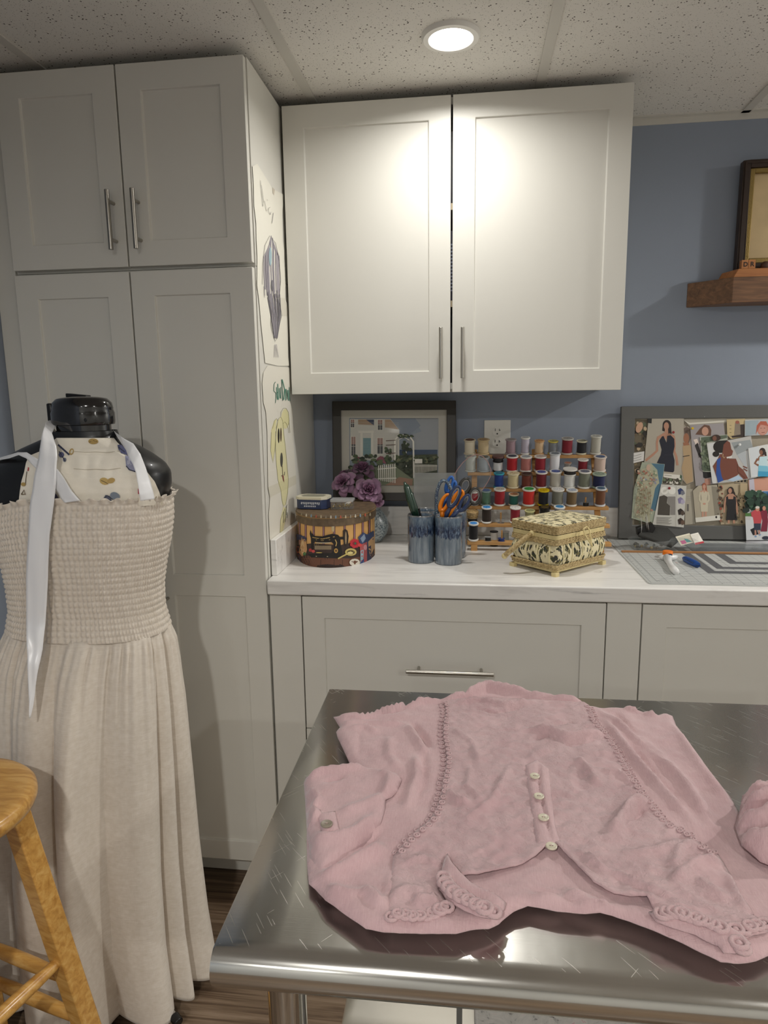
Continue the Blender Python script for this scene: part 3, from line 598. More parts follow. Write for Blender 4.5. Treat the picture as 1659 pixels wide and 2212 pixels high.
m.build('lid', [M('#d8d2bc', .4, name='cream_tin_lid'), M('#8f8d7c', .5, name='tin_lid_panel')], t, bevel=.002)
CL = NT('clear_plastic', .12); CL.base('#aab0b0'); CL.b.inputs['Alpha'].default_value = .18; CL.b.inputs['Specular IOR Level'].default_value = .8; CL = CL.m
XC, YC_ = .166, -.372
t = thing('clear_pin_box', 'small clear plastic box of brass pins on the hat box lid', 'box', (XC, YC_, zt))
q = rrect(-.033, .033, -.024, .024, .004, 3); m = MB()
for z0, z1, k in ((zt, zt+.022, 1),): 
    a = rot2(q, .02, (XC, YC_)); n = len(a); m.add([(x, y, z0) for x, y in a]+[(x, y, z1) for x, y in a], [(i, (i+1) % n, (i+1) % n+n, i+n) for i in range(n)]+[tuple(range(n))])
m.build('tray', CL, t, fix=False)
m = MB(); slab(m, rot2(rrect(-.035, .035, -.026, .026, .005, 3), .02, (XC, YC_)), zt+.0222, zt+.029); m.build('lid', M('#d5d8d8', .25, alpha=.42, name='clouded_lid'), t, bevel=.001)
rr = random.Random(8); m = MB()
for k in range(60):
    p = Vector((XC+(rr.random()-.5)*.056, YC_+(rr.random()-.5)*.038, zt+.002+rr.random()*.008)); m.tube([p, p+Vector((rr.random()-.5, rr.random()-.5, .3)).normalized()*.006], .0009, 5)
m.build('brass_pins', M('#b39a55', .3, .9, name='brass'), kind='stuff', label='loose heap of tiny brass pins inside the clear box', cat='pins')
PINW = M('#e8e4da', .3, name='white_plastic_head')
for k, (px, py, dx) in enumerate(((699, 1090, .010), (706, 1088, .012))):
    p = at(px, py, 2, zt+.004); m = MB(); m.sphere(p, .0042, 10, 8, (1, 1.3, .9)); m.mat(1).tube([p, p+Vector((dx*2.4, -.006+.004*k, -.0025))], .0006, 5)
    m.build('ball_pin', [PINW, CHROME], label=['left', 'right'][k]+' one of two white ball-head pins lying on the hat box lid', cat='pin', group='white pins on the hat box')
m = MB()
for k in range(9):
    p = at(706+k*4, 1096+math.sin(k*2)*3, 2, zt+.0015); a_ = rr.random()*2; m.tube([p, p+Vector((math.cos(a_)*.016, math.sin(a_)*.010, 0))], .0006, 5)
m.build('straight_pins', M('#c9ae72', .35, .8, name='brass_pin'), kind='stuff', label='little scatter of brass straight pins on the hat box lid', cat='pins')
a = at(746, 1090, 2, zt+.005); b_ = at(759, 1084, 2, zt+.005); m = MB(); v = (b_-a)
m.cyl(a, a+v*.65, .0045, 12); m.mat(1).cyl(a+v*.65, a+v*.78, .0047, 12); m.mat(2).cyl(a+v*.78, a+v*1.15, .004, 12, .0025)
m.build('marking_pen_stub', [PINW, M('#b5762c', .4), BLACKPL], label='short white tube with black tip on the right of the hat box lid', cat='marker')

# ---- vase and roses
VX, VY = .222, -.135
t = thing('ceramic_vase', 'speckled blue-grey round ceramic vase behind the hat box', 'vase', (VX, VY, CT))
VM = NT('speckled_glaze', .3); VM.base(VM.ramp(VM.noise(VM.coord(), 160, 3, .7), [(.42, '#5d6b74'), (.55, '#a8b2b4')])); VM = VM.m
MB().lathe([(0, 0), (.028, 0), (.034, .004), (.05, .028), (.056, .052), (.052, .078), (.036, .102), (.024, .115), (.022, .128), (.027, .138), (.024, .138), (.019, .126), (0, .12)], (VX, VY, CT), 40).build('body', VM, t, angle=80)
def rose(name, c, d, R, label, seed, colr='#9c7896'):
    rr = random.Random(seed); c = Vector(c); d = Vector(d).normalized(); u, w = frame_of(d); t = thing(name, label, 'flower', tuple(Vector((VX, VY, CT+.12))), 'purple artificial roses in the vase')
    m = MB()
    def petal(az, rin, rout, lift, wid, cup, curl):
        def f(a, b):
            s_ = (a-.5)*2; ang = az+s_*wid*(.45+.55*math.sin(math.pi*min(b, .85)/1.15))
            e = b*(1-.22*s_*s_); rad = rin+(rout-rin)*(e**.9)
            h = lift*math.sin(e*math.pi*.5)+cup*s_*s_*.3*e; h -= curl*max(0, e-.72)**2*12; rad += curl*max(0, e-.7)*.6
            rad *= 1+.012*math.sin(ang*5+az*3)
            return c+(u*math.cos(ang)+w*math.sin(ang))*rad+d*(h-.25*R)
        m.grid(f, 11, 9)
    for L, (n, ri, ro, li, wi, cu, cr) in enumerate([(5, .12, 1.0, .22, .98, .1, .34), (5, .12, .84, .50, .95, .28, .20), (5, .08, .64, .62, .8, .3, .12), (4, .06, .44, .74, .9, .2, .05), (4, .03, .28, .80, 1.0, .1, .02), (3, .01, .15, .84, 1.2, 0, 0)]):
        for k in range(n):
            m.mat(0 if L < 3 else 1); petal(2*math.pi*(k+rr.random()*.35)/n+L*.6, ri*R, ro*R*(.92+.16*rr.random()), li*R*(.9+.2*rr.random()), wi*(2.2*math.pi/n/1.6)*.62, cu*R, cr*R)
    m.build('bloom', [M(colr, .7, name='mauve_petals', vary=.15, vscale=30, sheen=.3), M('#7d5672', .7, name='deep_mauve_petals', vary=.2, vscale=40)], t, solid=.0006, angle=180, fix=False)
    top = Vector((VX, VY, CT+.13)); m = MB(); m.tube([top+Vector((0, 0, -.03)), top, top.lerp(c-d*.2*R, .5)+Vector((0, .0, .006)), c-d*.15*R], .0022, 7)
    m.build('stem', M('#3d4a32', .6, name='green_stem'), t)
rose('artificial_rose', at(795, 1060, 1, -.215), (.25, -1, .35), .048, 'large mauve rose nearest the front, facing the cups', 3)
rose('artificial_rose', at(742, 1043, 1, -.20), (-.2, -1, .55), .043, 'mauve rose directly behind the clear pin box', 5)
rose('artificial_rose', at(783, 1015, 1, -.12), (.05, -.6, .9), .044, 'dusky purple rose at the back, topmost against the picture', 7, '#6d4d66')
rose('artificial_rose', at(745, 1028, 1, -.11), (-.5, -.3, .8), .034, 'dark purple rose low at the back left, half hidden', 9, '#5c3f58')
rose('artificial_rose', at(815, 1083, 1, -.20), (.3, -.9, -.3), .026, 'small mauve rose drooping below the large front one', 11)

# ---- glazed cup caddy
GZ = NT('blue_reactive_glaze', .18); c = GZ.coord(); sep = GZ.n('ShaderNodeSeparateXYZ', {'Vector': c}); z = sep.outputs[2]
wv = GZ.noise(GZ.coord((60, 60, 14)), 1.6, 4, .6); zz = GZ.math('ADD', z, GZ.math('MULTIPLY', GZ.math('SUBTRACT', wv, .5), .045))
low = GZ.ramp(GZ.noise(GZ.coord((90, 90, 12)), 1.5, 4), [(.35, '#5b6977'), (.65, '#828c95')])
mott = GZ.ramp(GZ.noise(GZ.coord((150, 150, 45)), 1.3, 4, .7), [(.42, '#18233c'), (.53, '#3a4c68'), (.64, '#75879a')])
up = GZ.ramp(GZ.noise(GZ.coord((100, 100, 40)), 1.5, 4), [(.35, '#46586c'), (.65, '#70808f')])
z1 = GZ.ramp(GZ.math('MULTIPLY', zz, 6.5), [(.525, '#000000'), (.545, '#ffffff')]); z2 = GZ.ramp(GZ.math('MULTIPLY', zz, 6.5), [(.70, '#000000'), (.80, '#ffffff')])
cc = GZ.mix(z1, low, mott); cc = GZ.mix(z2, cc, up)
rim = GZ.ramp(GZ.math('MULTIPLY', z, 6.5), [(.90, '#000000'), (.912, '#ffffff')]); cc = GZ.mix(GZ.math('MULTIPLY', rim, .55), cc, '#7d7468')
GZ.base(cc); GZ.b.inputs['Coat Weight'].default_value = .6; GZ.b.inputs['Coat Roughness'].default_value = .08; GZ.bump(wv, .1); GZ = GZ.m
KC = Vector((.452, -.375, CT)); t = thing('cup_caddy', 'blue glazed pottery caddy of four joined cups with a loop handle', 'caddy', tuple(KC))
R = .0395
cups = [(.407, -.402), (.4895, -.4185), (.5005, -.338), (.418, -.321)]
hz = .1435
for (cx, cy) in cups:
    MB().lathe([(0, 0), (R-.003, 0), (R-.0005, .003), (R, .012), (R, .125), (R+.0006, hz-.004), (R-.0008, hz), (R-.0035, hz-.002), (R-.0045, hz-.01), (R-.0045, .012), (0, .008)], (cx, cy, CT), 44).build('cup', GZ, t, angle=60)
pth = []
for k in range(15):
    a_ = math.pi*k/14; pth.append(Vector((.4775-.0265*math.cos(a_)-.004*math.sin(a_), -.372, CT+.142+.098*math.sin(a_)**.72)))
pth = [Vector((.456, -.372, CT+.08))]+pth+[Vector((.482, -.372, CT+.09))]
HG = NT('handle_glaze', .14); HG.base(HG.ramp(HG.noise(HG.coord(), 260, 4, .7), [(.40, '#2a3a54'), (.52, '#5c6f84'), (.64, '#9aa7a8')])); HG.b.inputs['Coat Weight'].default_value = .8; HG = HG.m
MB().tube(pth, .0085, 12, flat=.62).build('handle', HG, t, angle=180, label='speckled glazed loop handle')
# scissors and pens in the cups
def loop(px, py, rx, ry, rot, Y, n=22): return [at(*p, 1, Y) for p in ell(px, py, rx, ry, n, rot)]
def C3s(x, y): return 880+x/6.9125, 960+y/6.9125
def scissors(name, label, loops, shanks, blade, Y, mats, rad=.0052):
    t = thing(name, label, 'scissors', tuple(at(*C3s(*blade[0]), 1, Y)), 'scissors standing in the cups')
    for i, (lx, ly, rx, ry, ro) in enumerate(loops):
        m = MB(); px, py = C3s(lx, ly); P_ = [at(*p, 1, Y-.004*i) for p in ell(px, py, rx/6.9125, ry/6.9125, 26, ro)]
        rr_ = [rad*(1.0+.22*math.sin(2*math.pi*k/26)) for k in range(26)]
        m.tube(P_, rr_, 10, closed=True)
        sh = [at(*C3s(*q), 1, Y-.004*i) for q in shanks[i]]; m.tube(sh, [rad*1.15, rad*1.25, rad*1.1][:len(sh)] if len(sh) <= 3 else rad, 10)
        if len(mats) > 2:
            m.mat(1); P2 = [at(*p, 1, Y-.004*i-.0005) for p in ell(px, py, rx/6.9125*.80, ry/6.9125*.80, 26, ro)]; m.tube(P2, rad*.62, 8, closed=True)
        m.build('handle', mats[:1]+([mats[2]] if len(mats) > 2 else []), t, angle=180)
    for s_ in (-1, 1):
        a = at(*C3s(*blade[0]), 1, Y+.002*s_); b = at(*C3s(*blade[1]), 1, Y+.004*s_); b = Vector((b.x, b.y, max(b.z, CT+.014)))
        d = (b-a).normalized(); sd = d.cross(Vector((0, 1, 0))).normalized(); m = MB()
        m.add([a-sd*.007, a+sd*.007, b+sd*.001, a-sd*.007+Vector((0, .0012, 0)), a+sd*.007+Vector((0, .0012, 0)), b+sd*.001+Vector((0, .0012, 0))], [(0, 1, 2), (5, 4, 3), (0, 3, 4, 1), (1, 4, 5, 2), (2, 5, 3, 0)])
        m.build('blade', CHROME, t, smooth=False)
NAVY = M('#26375c', .38, name='navy_soft_grip'); ORNG = M('#e8820c', .35, name='orange_plastic'); GRNP = M('#1f3a2c', .25, name='dark_green_handle', coat=.5); GRYH = M('#4a4a48', .35, name='charcoal_handle'); BLU2 = M('#2a62b0', .35, name='bright_blue_plastic'); LGRY = M('#8a8a88', .4, name='grey_inner_grip')
scissors('scissors', 'navy and grey handled shears in front, leaning right in the middle cup', [(700, 780, 62, 165, .42), (850, 870, 46, 130, .5)], [[(640, 930), (590, 1040), (570, 1100)], [(780, 970), (690, 1060), (640, 1110)]], [(600, 1090), (520, 1700)], -.436, [NAVY, CHROME, LGRY], .0050)
scissors('scissors', 'orange handled scissors tucked behind the navy shears', [(560, 870, 50, 130, .42), (760, 790, 50, 110, .55)], [[(520, 960), (520, 1060), (530, 1100)], [(720, 880), (620, 1040), (560, 1100)]], [(560, 1090), (560, 1700)], -.418, [ORNG, CHROME], .0058)
scissors('scissors', 'charcoal and black handled scissors leaning right over the thread rack', [(860, 620, 72, 112, .35), (1010, 770, 82, 115, .12)], [[(850, 720), (800, 900), (740, 1080)], [(950, 870), (850, 960), (760, 1080)]], [(760, 1070), (700, 1700)], -.338, [M('#35332f', .35, name='charcoal_handle'), CHROME, LGRY], .0055)
scissors('scissors', 'bright blue handled scissors at the back of the cups', [(630, 600, 42, 120, .28), (690, 640, 30, 90, .2)], [[(600, 700), (560, 900), (540, 1060)], [(660, 720), (600, 900), (560, 1060)]], [(550, 1050), (560, 1650)], -.345, [BLU2, CHROME], .0052)
t = thing('scissors', 'dark green handled shears leaning left in the left cup', 'scissors', tuple(at(*C3s(120, 1090), 1, -.402)), 'scissors standing in the cups')
for k, pts in enumerate(([(-45, 560), (-15, 640), (30, 820), (80, 980), (120, 1090)], [(0, 600), (50, 760), (110, 950), (140, 1090)])):
    MB().tube([at(*C3s(*q), 1, -.404+.012*k) for q in pts], [.003, .0085, .0095, .0085, .006][:len(pts)], 12).build('handle', GRNP, t, angle=180)
m = MB(); a = at(*C3s(130, 1085), 1, -.4); m.tube([a, Vector((.41, -.395, CT+.02))], [.006, .001], 6); m.build('blade', CHROME, t)
m = MB(); a, b_ = at(*C3s(172, 955), 1, -.405), at(*C3s(205, 1110), 1, -.405); m.tube([a, b_, Vector((.425, -.40, CT+.02))], [.0032, .0036, .0036], 10)
m.build('black_pen', BLACKPL, label='black pen standing in the left cup beside green shears', cat='pen')
# clear round template standing in the right cup
c0 = at(*C3s(1000, 520), 1, -.33); m = MB(); rim_ = []
P0 = at(*C3s(600, 740), 1, -.33); Pm = at(*C3s(1010, 140), 1, -.33); rad = .0
arc = [(600, 740), (640, 600), (690, 480), (750, 370), (830, 270), (920, 190), (1030, 145), (1130, 180), (1200, 260), (1250, 380), (1240, 480), (1200, 560), (1120, 680), (1000, 800), (860, 960), (760, 1060), (660, 1080), (610, 900)]
t = thing('round_template', 'clear round acrylic cutting template with pinkish rim in the cups', 'template', tuple(at(*C3s(700, 1080), 1, -.318)))
fn = lambda x, y, h=0: at(*C3s(x, y), 1, -.318)+Vector((0, -h, 0))
TC = NT('thin_clear_acrylic', .08); TC.base('#d8dcdc'); TC.b.inputs['Alpha'].default_value = .05; TC = TC.m
MB().prism(arc, fn, .0018).build('disc', TC, t, smooth=False)
MB().tube([fn(x, y, .001) for x, y in arc[:14]], .0011, 6).build('rim', M('#b08a84', .4, alpha=.7, name='pinkish_rim'), t)
# ---------------------------------------------------------------- thread rack and spools
PINE = NT('pine_rack', .55); PINE.base(PINE.ramp(PINE.noise(PINE.coord((8, 90, 90)), 1.3, 5, .6, .5), [(.3, '#a9793f'), (.7, '#cfa268')])); PINE = PINE.m
# rows: depth and height of each rail, top to bottom (photo y of spool feet at left/right)
RY = [-.085, -.115, -.145, -.175, -.205, -.240]
yfeet = [985, 1022, 1057, 1095, 1133, 1172]
RZ = [at(1150, y-3, 1, RY[i]).z for i, y in enumerate(yfeet)]
t = thing('thread_rack', 'wooden thread rack with six pegged rails leaning against the wall', 'rack', (.75, -.16, CT))
xr0 = at(1012, 1180, 1, RY[5]).x; RX0, RX1 = at(1008, 1000, 1, RY[0]).x, at(1306, 1000, 1, RY[0]).x
for i in range(6):
    x0 = RX0 + (.002 if i < 5 else .0); MB().box(RX0+.004, RX1-.002, RY[i]-.018, RY[i]+.012, RZ[i]-.011, RZ[i]).build('rail', PINE, t, bevel=.0012)
for x in (RX0+.026, (RX0+RX1)/2, RX1-.034):
    m = MB(); p0 = Vector((x, RY[5]+.004, CT+.001)); p1 = Vector((x, RY[0]+.028, RZ[0]+.012)); d = (p1-p0).normalized()
    m.obox((p0+p1)/2+d.cross(Vector((1, 0, 0)))*-.006, (1, 0, 0), d, d.cross(Vector((1, 0, 0))), .009, (p1-p0).length/2, .004)
    m.build('upright', PINE, t, bevel=.001)
    MB().box(x-.010, x+.010, RY[5]-.020, RY[5]+.014, CT, RZ[5]-.011).build('foot', PINE, t, bevel=.001)
pegs = []
AX = Vector((0, -math.sin(math.radians(11)), math.cos(math.radians(11))))
def peg(x, i, h=.034): MB().cyl(Vector((x, RY[i]-.003, RZ[i]))-AX*.001, Vector((x, RY[i]-.003, RZ[i]))+AX*h, .0026, 8).build('peg', PINE, t)
WHT, CRM = '#e6e4de', '#dcd2b4'
# cx, top, bottom, width (crop), row, thread colour, flange colour, cap mark colour, label
SP = [
 (535, 180, 298, 88, 0, '#ddd3bd', '#d8cdb4', '#7a5238', 'cream thread spool with brown end, leftmost on the top rail'),
 (636, 175, 295, 90, 0, '#c9b48e', '#cbb58c', '#b5966a', 'tan thread spool second from left on the top rail'),
 (840, 170, 290, 80, 0, '#9a8189', '#9c8d90', '#8b8480', 'mauve thread spool on the top rail below the outlet edge'),
 (948, 148, 285, 66, 0, '#b9b3c2', WHT, '#a9a9a9', 'tall pale lilac thread spool on the top rail'),
 (1052, 175, 285, 72, 0, '#cdaf8a', '#c79a68', '#b17f4c', 'peach thread spool with wooden ends on the top rail'),
 (1155, 165, 270, 74, 0, '#7f8388', '#c8b850', '#8f8640', 'grey thread spool with a yellow top on the top rail'),
 (1260, 160, 285, 86, 0, '#7c1526', '#b9b4ac', '#8f8a84', 'dark red thread spool on the top rail'),
 (1368, 155, 260, 76, 0, '#17171c', '#d8d3b8', '#8e8a74', 'black thread spool with cream ends on the top rail'),
 (1473, 138, 280, 78, 0, '#b5b2a6', '#d0cec4', '#a9a89f', 'tall off-white thread spool at the right end of the top rail'),
 (540, 300, 425, 84, 1, '#b5b9b2', '#b9bcb6', '#8c8f8c', 'pale grey thread spool at the left end of the second rail'),
 (640, 300, 418, 88, 1, '#97a0a8', '#9aa0a4', '#4c5456', 'blue-grey thread spool with dark top, second on the second rail'),
 (745, 330, 415, 78, 1, '#d9d9da', '#1d1a1c', '#3a2a28', 'white thread spool with a black band under a brown lid'),
 (850, 290, 415, 88, 1, '#a81420', WHT, '#3c4450', 'bright red thread spool on the second rail'),
 (953, 290, 410, 86, 1, '#b0706a', WHT, '#9aa0a4', 'dusty rose thread spool on the second rail'),
 (1060, 288, 410, 88, 1, '#8a1424', WHT, '#b9a9a0', 'crimson thread spool right of the dusty rose spool'),
 (1167, 262, 408, 80, 1, '#dedee2', '#c9ccd0', '#6a7078', 'tall white thread spool with grey top on the second rail'),
 (1265, 325, 395, 54, 1, '#8d8a84', '#a5958a', '#a06a58', 'small faded empty-looking spool on the second rail'),
 (1377, 308, 402, 76, 1, '#7a0f20', WHT, '#c6c2b8', 'short dark red thread spool near the right of the second rail'),
 (1503, 296, 412, 90, 1, '#cbb3a6', '#d9cfc6', '#4a5a7c', 'pale pink thread spool at the right end of the second rail'),
 (752, 425, 545, 78, 2, '#1d3f8c', '#38a3b8', '#1f6f8a', 'royal blue thread spool with a turquoise top'),
 (857, 430, 548, 92, 2, '#cbbd94', '#ddd3b4', '#cfc4a0', 'cream yellow thread spool on the third rail'),
 (958, 425, 540, 82, 2, '#6d2f20', '#57443a', '#2e2622', 'rust brown thread spool with dark top'),
 (1067, 412, 540, 86, 2, '#6a0f1f', WHT, '#4a5c98', 'maroon thread spool with white ends on the third rail'),
 (1172, 412, 545, 88, 2, '#b7b3a9', WHT, '#3c4f92', 'light grey thread spool with blue marked top'),
 (1277, 430, 543, 88, 2, '#d9d9d6', WHT, '#cfcfca', 'white thread spool under a black band and wide white cap'),
 (1388, 408, 540, 90, 2, '#74786a', WHT, '#6a6f80', 'olive grey thread spool on the third rail'),
 (1497, 420, 530, 96, 2, '#141d4a', '#a9b8a4', '#7e9080', 'navy thread spool with pale green top at the right end of the third rail'),
 (567, 565, 680, 66, 3, '#a8202c', WHT, '#c8bfb4', 'red thread spool seen through the black scissor handle'),
 (655, 552, 675, 80, 3, '#5b7d66', '#8fa3a4', '#5a6f9c', 'sage green thread spool on the fourth rail'),
 (757, 548, 682, 88, 3, '#96121f', WHT, '#c2b8a4', 'large crimson thread spool on the fourth rail'),
 (862, 583, 675, 76, 3, '#175a50', '#dcccb2', '#b07a58', 'short teal green thread spool on the fourth rail'),
 (973, 545, 680, 96, 3, '#c4241c', '#dfe4da', '#3f9a4a', 'orange-red thread spool with green label on top'),
 (1083, 548, 675, 80, 3, '#14161f', '#e0c414', '#c8a808', 'black thread spool with bright yellow ends'),
 (1188, 542, 675, 92, 3, '#78786c', WHT, '#dadada', 'grey thread spool with plain white ends on the fourth rail'),
 (1293, 545, 672, 82, 3, '#6e5a3c', WHT, '#a9b0c0', 'olive brown thread spool on the fourth rail'),
 (1508, 518, 660, 76, 3, '#6a4228', '#d5d9de', '#4c6478', 'tall brown thread spool at the right end of the fourth rail'),
 (555, 760, 803, 82, 4, '#14141c', '#cbb286', '#3a2a20', 'black thread spool under a tan patterned bobbin cap'),
 (660, 680, 810, 78, 4, '#2c2018', WHT, '#3f8cd0', 'dark brown thread spool with blue sticker on the fifth rail'),
 (873, 682, 812, 80, 4, '#8a1628', WHT, '#dad6d0', 'dark red thread spool just left of the sewing basket lid'),
 (980, 712, 815, 76, 4, '#9a9a70', '#c8c890', '#8f9468', 'yellow-green topped spool peeking above the basket lid'),
 (1090, 680, 812, 84, 4, '#15130f', '#16140f', '#4a3c1c', 'glossy black topped spool peeking above the basket lid'),
 (1200, 678, 815, 80, 4, '#8a8f98', WHT, '#3f7fb0', 'white and blue topped spool peeking above the basket lid'),
 (562, 798, 945, 76, 5, '#0f0f14', WHT, '#3f8cd8', 'tall black thread spool at the left of the lowest rail'),
]
def spool(cx, ty, by, w, row, thr, fl, mark, label):
    px, py = C2(cx, (ty+by)/2); Y = RY[row]-.003; c = at(px, py, 1, Y); z0 = RZ[row]; k = (c-CAM).length/FPX*1.0
    h = (by-ty)/3.456*k*.90; r = w/3.456*k*.5; base = Vector((c.x, Y, z0))+AX*(r*.20+.0003)
    t = thing('thread_spool', label, 'spool', tuple(base), 'thread spools on the rack')
    fr = .0026
    m = MB(); fz = h*.065
    m.lathe([(fr+.0008, 0), (r, 0), (r, fz), (r*.86, fz+.0014), (r*.6, fz+.0016), (r*.6, h-fz-.0016), (r*.86, h-fz-.0014), (r, h-fz), (r, h), (fr+.0008, h)], base, 26, AX)
    m.build('core', M(fl, .35), t, angle=35)
    m = MB(); n = 14; pr = []
    for j in range(n+1):
        zz = fz+.0015+(h-2*fz-.003)*j/n; pr += [(r*(.84 if j % 2 else .865), zz)]
    m.lathe([(r*.55, pr[0][1])]+pr+[(r*.55, pr[-1][1])], base, 26, AX); m.build('thread', M(thr, .75, name='thread', sheen=.2), t, angle=180)
    MB().lathe([(fr+.001, 0), (r*.72, 0), (r*.72, .0004), (fr+.001, .0004)], base+AX*h, 22, AX).build('end_label', M(mark, .5, name='paper_end', vary=.5, vscale=260), t, angle=30)
    return t, base, r, h
for s_ in SP:
    tt, b_, r, h = spool(*s_); pegs.append((b_.x, s_[4]))
    if s_[0] in (1277, 745): MB().lathe([(0, 0), (r*.92, 0), (r*.92, .008), (r*1.12, .0085), (r*1.12, .012), (0, .012)], b_+AX*(h+.0006), 24, AX).build('cap', [M('#161416', .5) if 0 else M('#1a1819', .5)], tt, label='black bobbin band on top')
    if s_[0] == 1277: MB().lathe([(0, 0), (r*1.12, 0), (r*1.12, .0035), (0, .0035)], b_+AX*(h+.013), 24, AX).build('disc', M(WHT, .4), tt, label='wide white disc on top')
    if s_[0] == 745: MB().lathe([(0, 0), (r*1.15, 0), (r*1.1, .005), (0, .006)], b_+AX*(h+.013), 24, AX).build('disc', M('#5a3430', .4), tt, label='brown disc on top')
    if s_[0] == 555: MB().lathe([(0, 0), (r*.8, 0), (r*1.05, .008), (r*1.08, .018), (r*.95, .0195), (0, .0195)], b_+AX*(h+.0006), 24, AX).build('cap', M('#b99c6c', .6, vary=.45, vscale=180), tt, label='tan cap with dark pattern')
for x, i in pegs: peg(x, i, .030)
xp = at(*C2(765, 800), 1, RY[4]).x; peg(xp, 4, .036); xp2 = at(*C2(772, 935), 1, RY[5]).x; peg(xp2, 5, .036); peg(at(*C2(1395, 665), 1, RY[3]).x, 3, .03)
for k in range(3): peg(RX0+.19+.05*k, 5, .034)
CLS = M('#cfd4d6', .12, alpha=.35, name='clear_bobbin')
for (cx, row, lab, cc) in ((765, 4, 'empty clear plastic bobbin on the fifth rail beside the basket', None), (672, 5, 'clear bobbin with dark thread on the lowest rail', '#1a1a1a'), (1395, 3, 'clear bobbin with dark thread near the right of the fourth rail', '#201c18'), (772, 5, 'small blue bobbin on the lowest rail beside the basket', '#2c3f80')):
    x = at(*C2(cx, 800), 1, RY[row]).x; b_ = Vector((x, RY[row]-.003, RZ[row])); hh = .009 if cc == '#2c3f80' else .013
    t3 = thing('bobbin', lab, 'bobbin', tuple(b_), 'bobbins on the rack')
    MB().lathe([(.0034, 0), (.0115, 0), (.0115, .001), (.0042, .001), (.0042, hh-.001), (.0115, hh-.001), (.0115, hh), (.0034, hh)], b_, 22).build('reel', M(cc, .4) if cc == '#2c3f80' else CLS, t3)
    if cc: MB().lathe([(.0044, .0015), (.0088, .0015), (.0088, hh-.0015), (.0044, hh-.0015)], b_, 20).build('thread', M(cc, .7), t3)
for x, y_, c_, lab, r in ((715, 880, WHT, 'spare white thread spool standing on the counter behind the lowest rail', .0135), (800, 870, '#a3a7a0', 'spare grey thread spool on the counter behind the lowest rail', .013)):
    p = at(*C2(x, 900), 1, -.175); b_ = Vector((p.x, -.175, CT)); t3 = thing('thread_spool', lab, 'spool', tuple(b_), 'spare spools behind the rack')
    MB().lathe([(.003, 0), (r, 0), (r, .003), (r*.6, .0035), (r*.6, .0445), (r, .045), (r, .048), (.003, .048)], b_, 22).build('core', M('#1a1a1c' if c_ == WHT else '#c8c8c4', .4), t3)
    MB().lathe([(r*.6, .004), (r*.85, .004), (r*.85, .044), (r*.6, .044)], b_, 22).build('thread', M(c_, .75), t3)

# ---------------------------------------------------------------- wicker sewing basket
F0, FL, FR = Vector((.781, -.5600, CT)), Vector((-.1157, .118, 0)).normalized(), Vector((.164, .159, 0)).normalized()
FL = (FL-FR*FL.dot(FR)).normalized(); LU, LV = .225, .163
BC_ = F0+FR*LU/2+FL*LV/2
def bp(u, v, z): return BC_+FR*u+FL*v+Vector((0, 0, z))
WK = NT('wicker', .6); WK.base(WK.ramp(WK.noise(WK.coord(), 190, 3, .6), [(.3, '#8f7648'), (.7, '#cdb888')])); WK.bump(WK.noise(WK.coord(), 330, 2), .5, .001); WK = WK.m
CANE = M('#d6c48e', .45, name='pale_cane', vary=.12, vscale=40)
FB = NT('floral_cotton', .85); c = FB.coord()
def leaves(rot, sc, sx, th):
    v = FB.n('ShaderNodeTexVoronoi', {'Vector': FB.coord((sx, 1, sx*.8), rot), 'Scale': sc}); return FB.math('LESS_THAN', FB.math('ADD', v.outputs['Distance'], FB.math('MULTIPLY', FB.noise(c, 300, 2), .35)), th)
lf = leaves((.6, .5, .8), 95.0, .42, .50)
for r_, q_ in (((.2, -.7, .3), .48), ((1.2, .2, -.6), .48), ((.1, 1.3, 1.9), .46)): lf = FB.math('MAXIMUM', lf, leaves(r_, 92.0, .40, q_))
g2 = FB.math('GREATER_THAN', FB.noise(c, 30, 3), .40); msk = FB.math('MULTIPLY', lf, g2)
ink = FB.ramp(FB.noise(c, 70, 1), [(.40, '#3f4228'), (.5, '#2a2a38'), (.58, '#6a6238')])
FB.base(FB.mix(msk, '#ddd2ac', ink)); FB = FB.m
t = thing('sewing_basket', 'cream floral fabric sewing basket with wicker rims and side handle', 'basket', tuple(BC_))
def rline(hu, hv, z, r=.016, n=6, wob=0): return [bp(x, y, z+(math.sin(i*2.4)*wob)) for i, (x, y) in enumerate(rrect(-hu, hu, -hv, hv, r, n))]
def dens(path, step=.006):
    o = []; N = len(path)
    for i in range(N):
        a, b = path[i], path[(i+1) % N]; k = max(1, int((b-a).length/step)); o += [a.lerp(b, j/k) for j in range(k)]
    return o
def rope(m, hu, hv, z, r, cr=.012, tw=1):
    path = dens(rline(hu, hv, z, cr), .004); N = len(path)
    for s_ in (0, 1): m.tube([p+Vector((0, 0, math.sin(i*.95+math.pi*s_)*r*.55))+((p-BC_).xy.normalized().to_3d())*math.cos(i*.95+math.pi*s_)*r*.5 for i, p in enumerate(path)], r*.72, 6, closed=True)
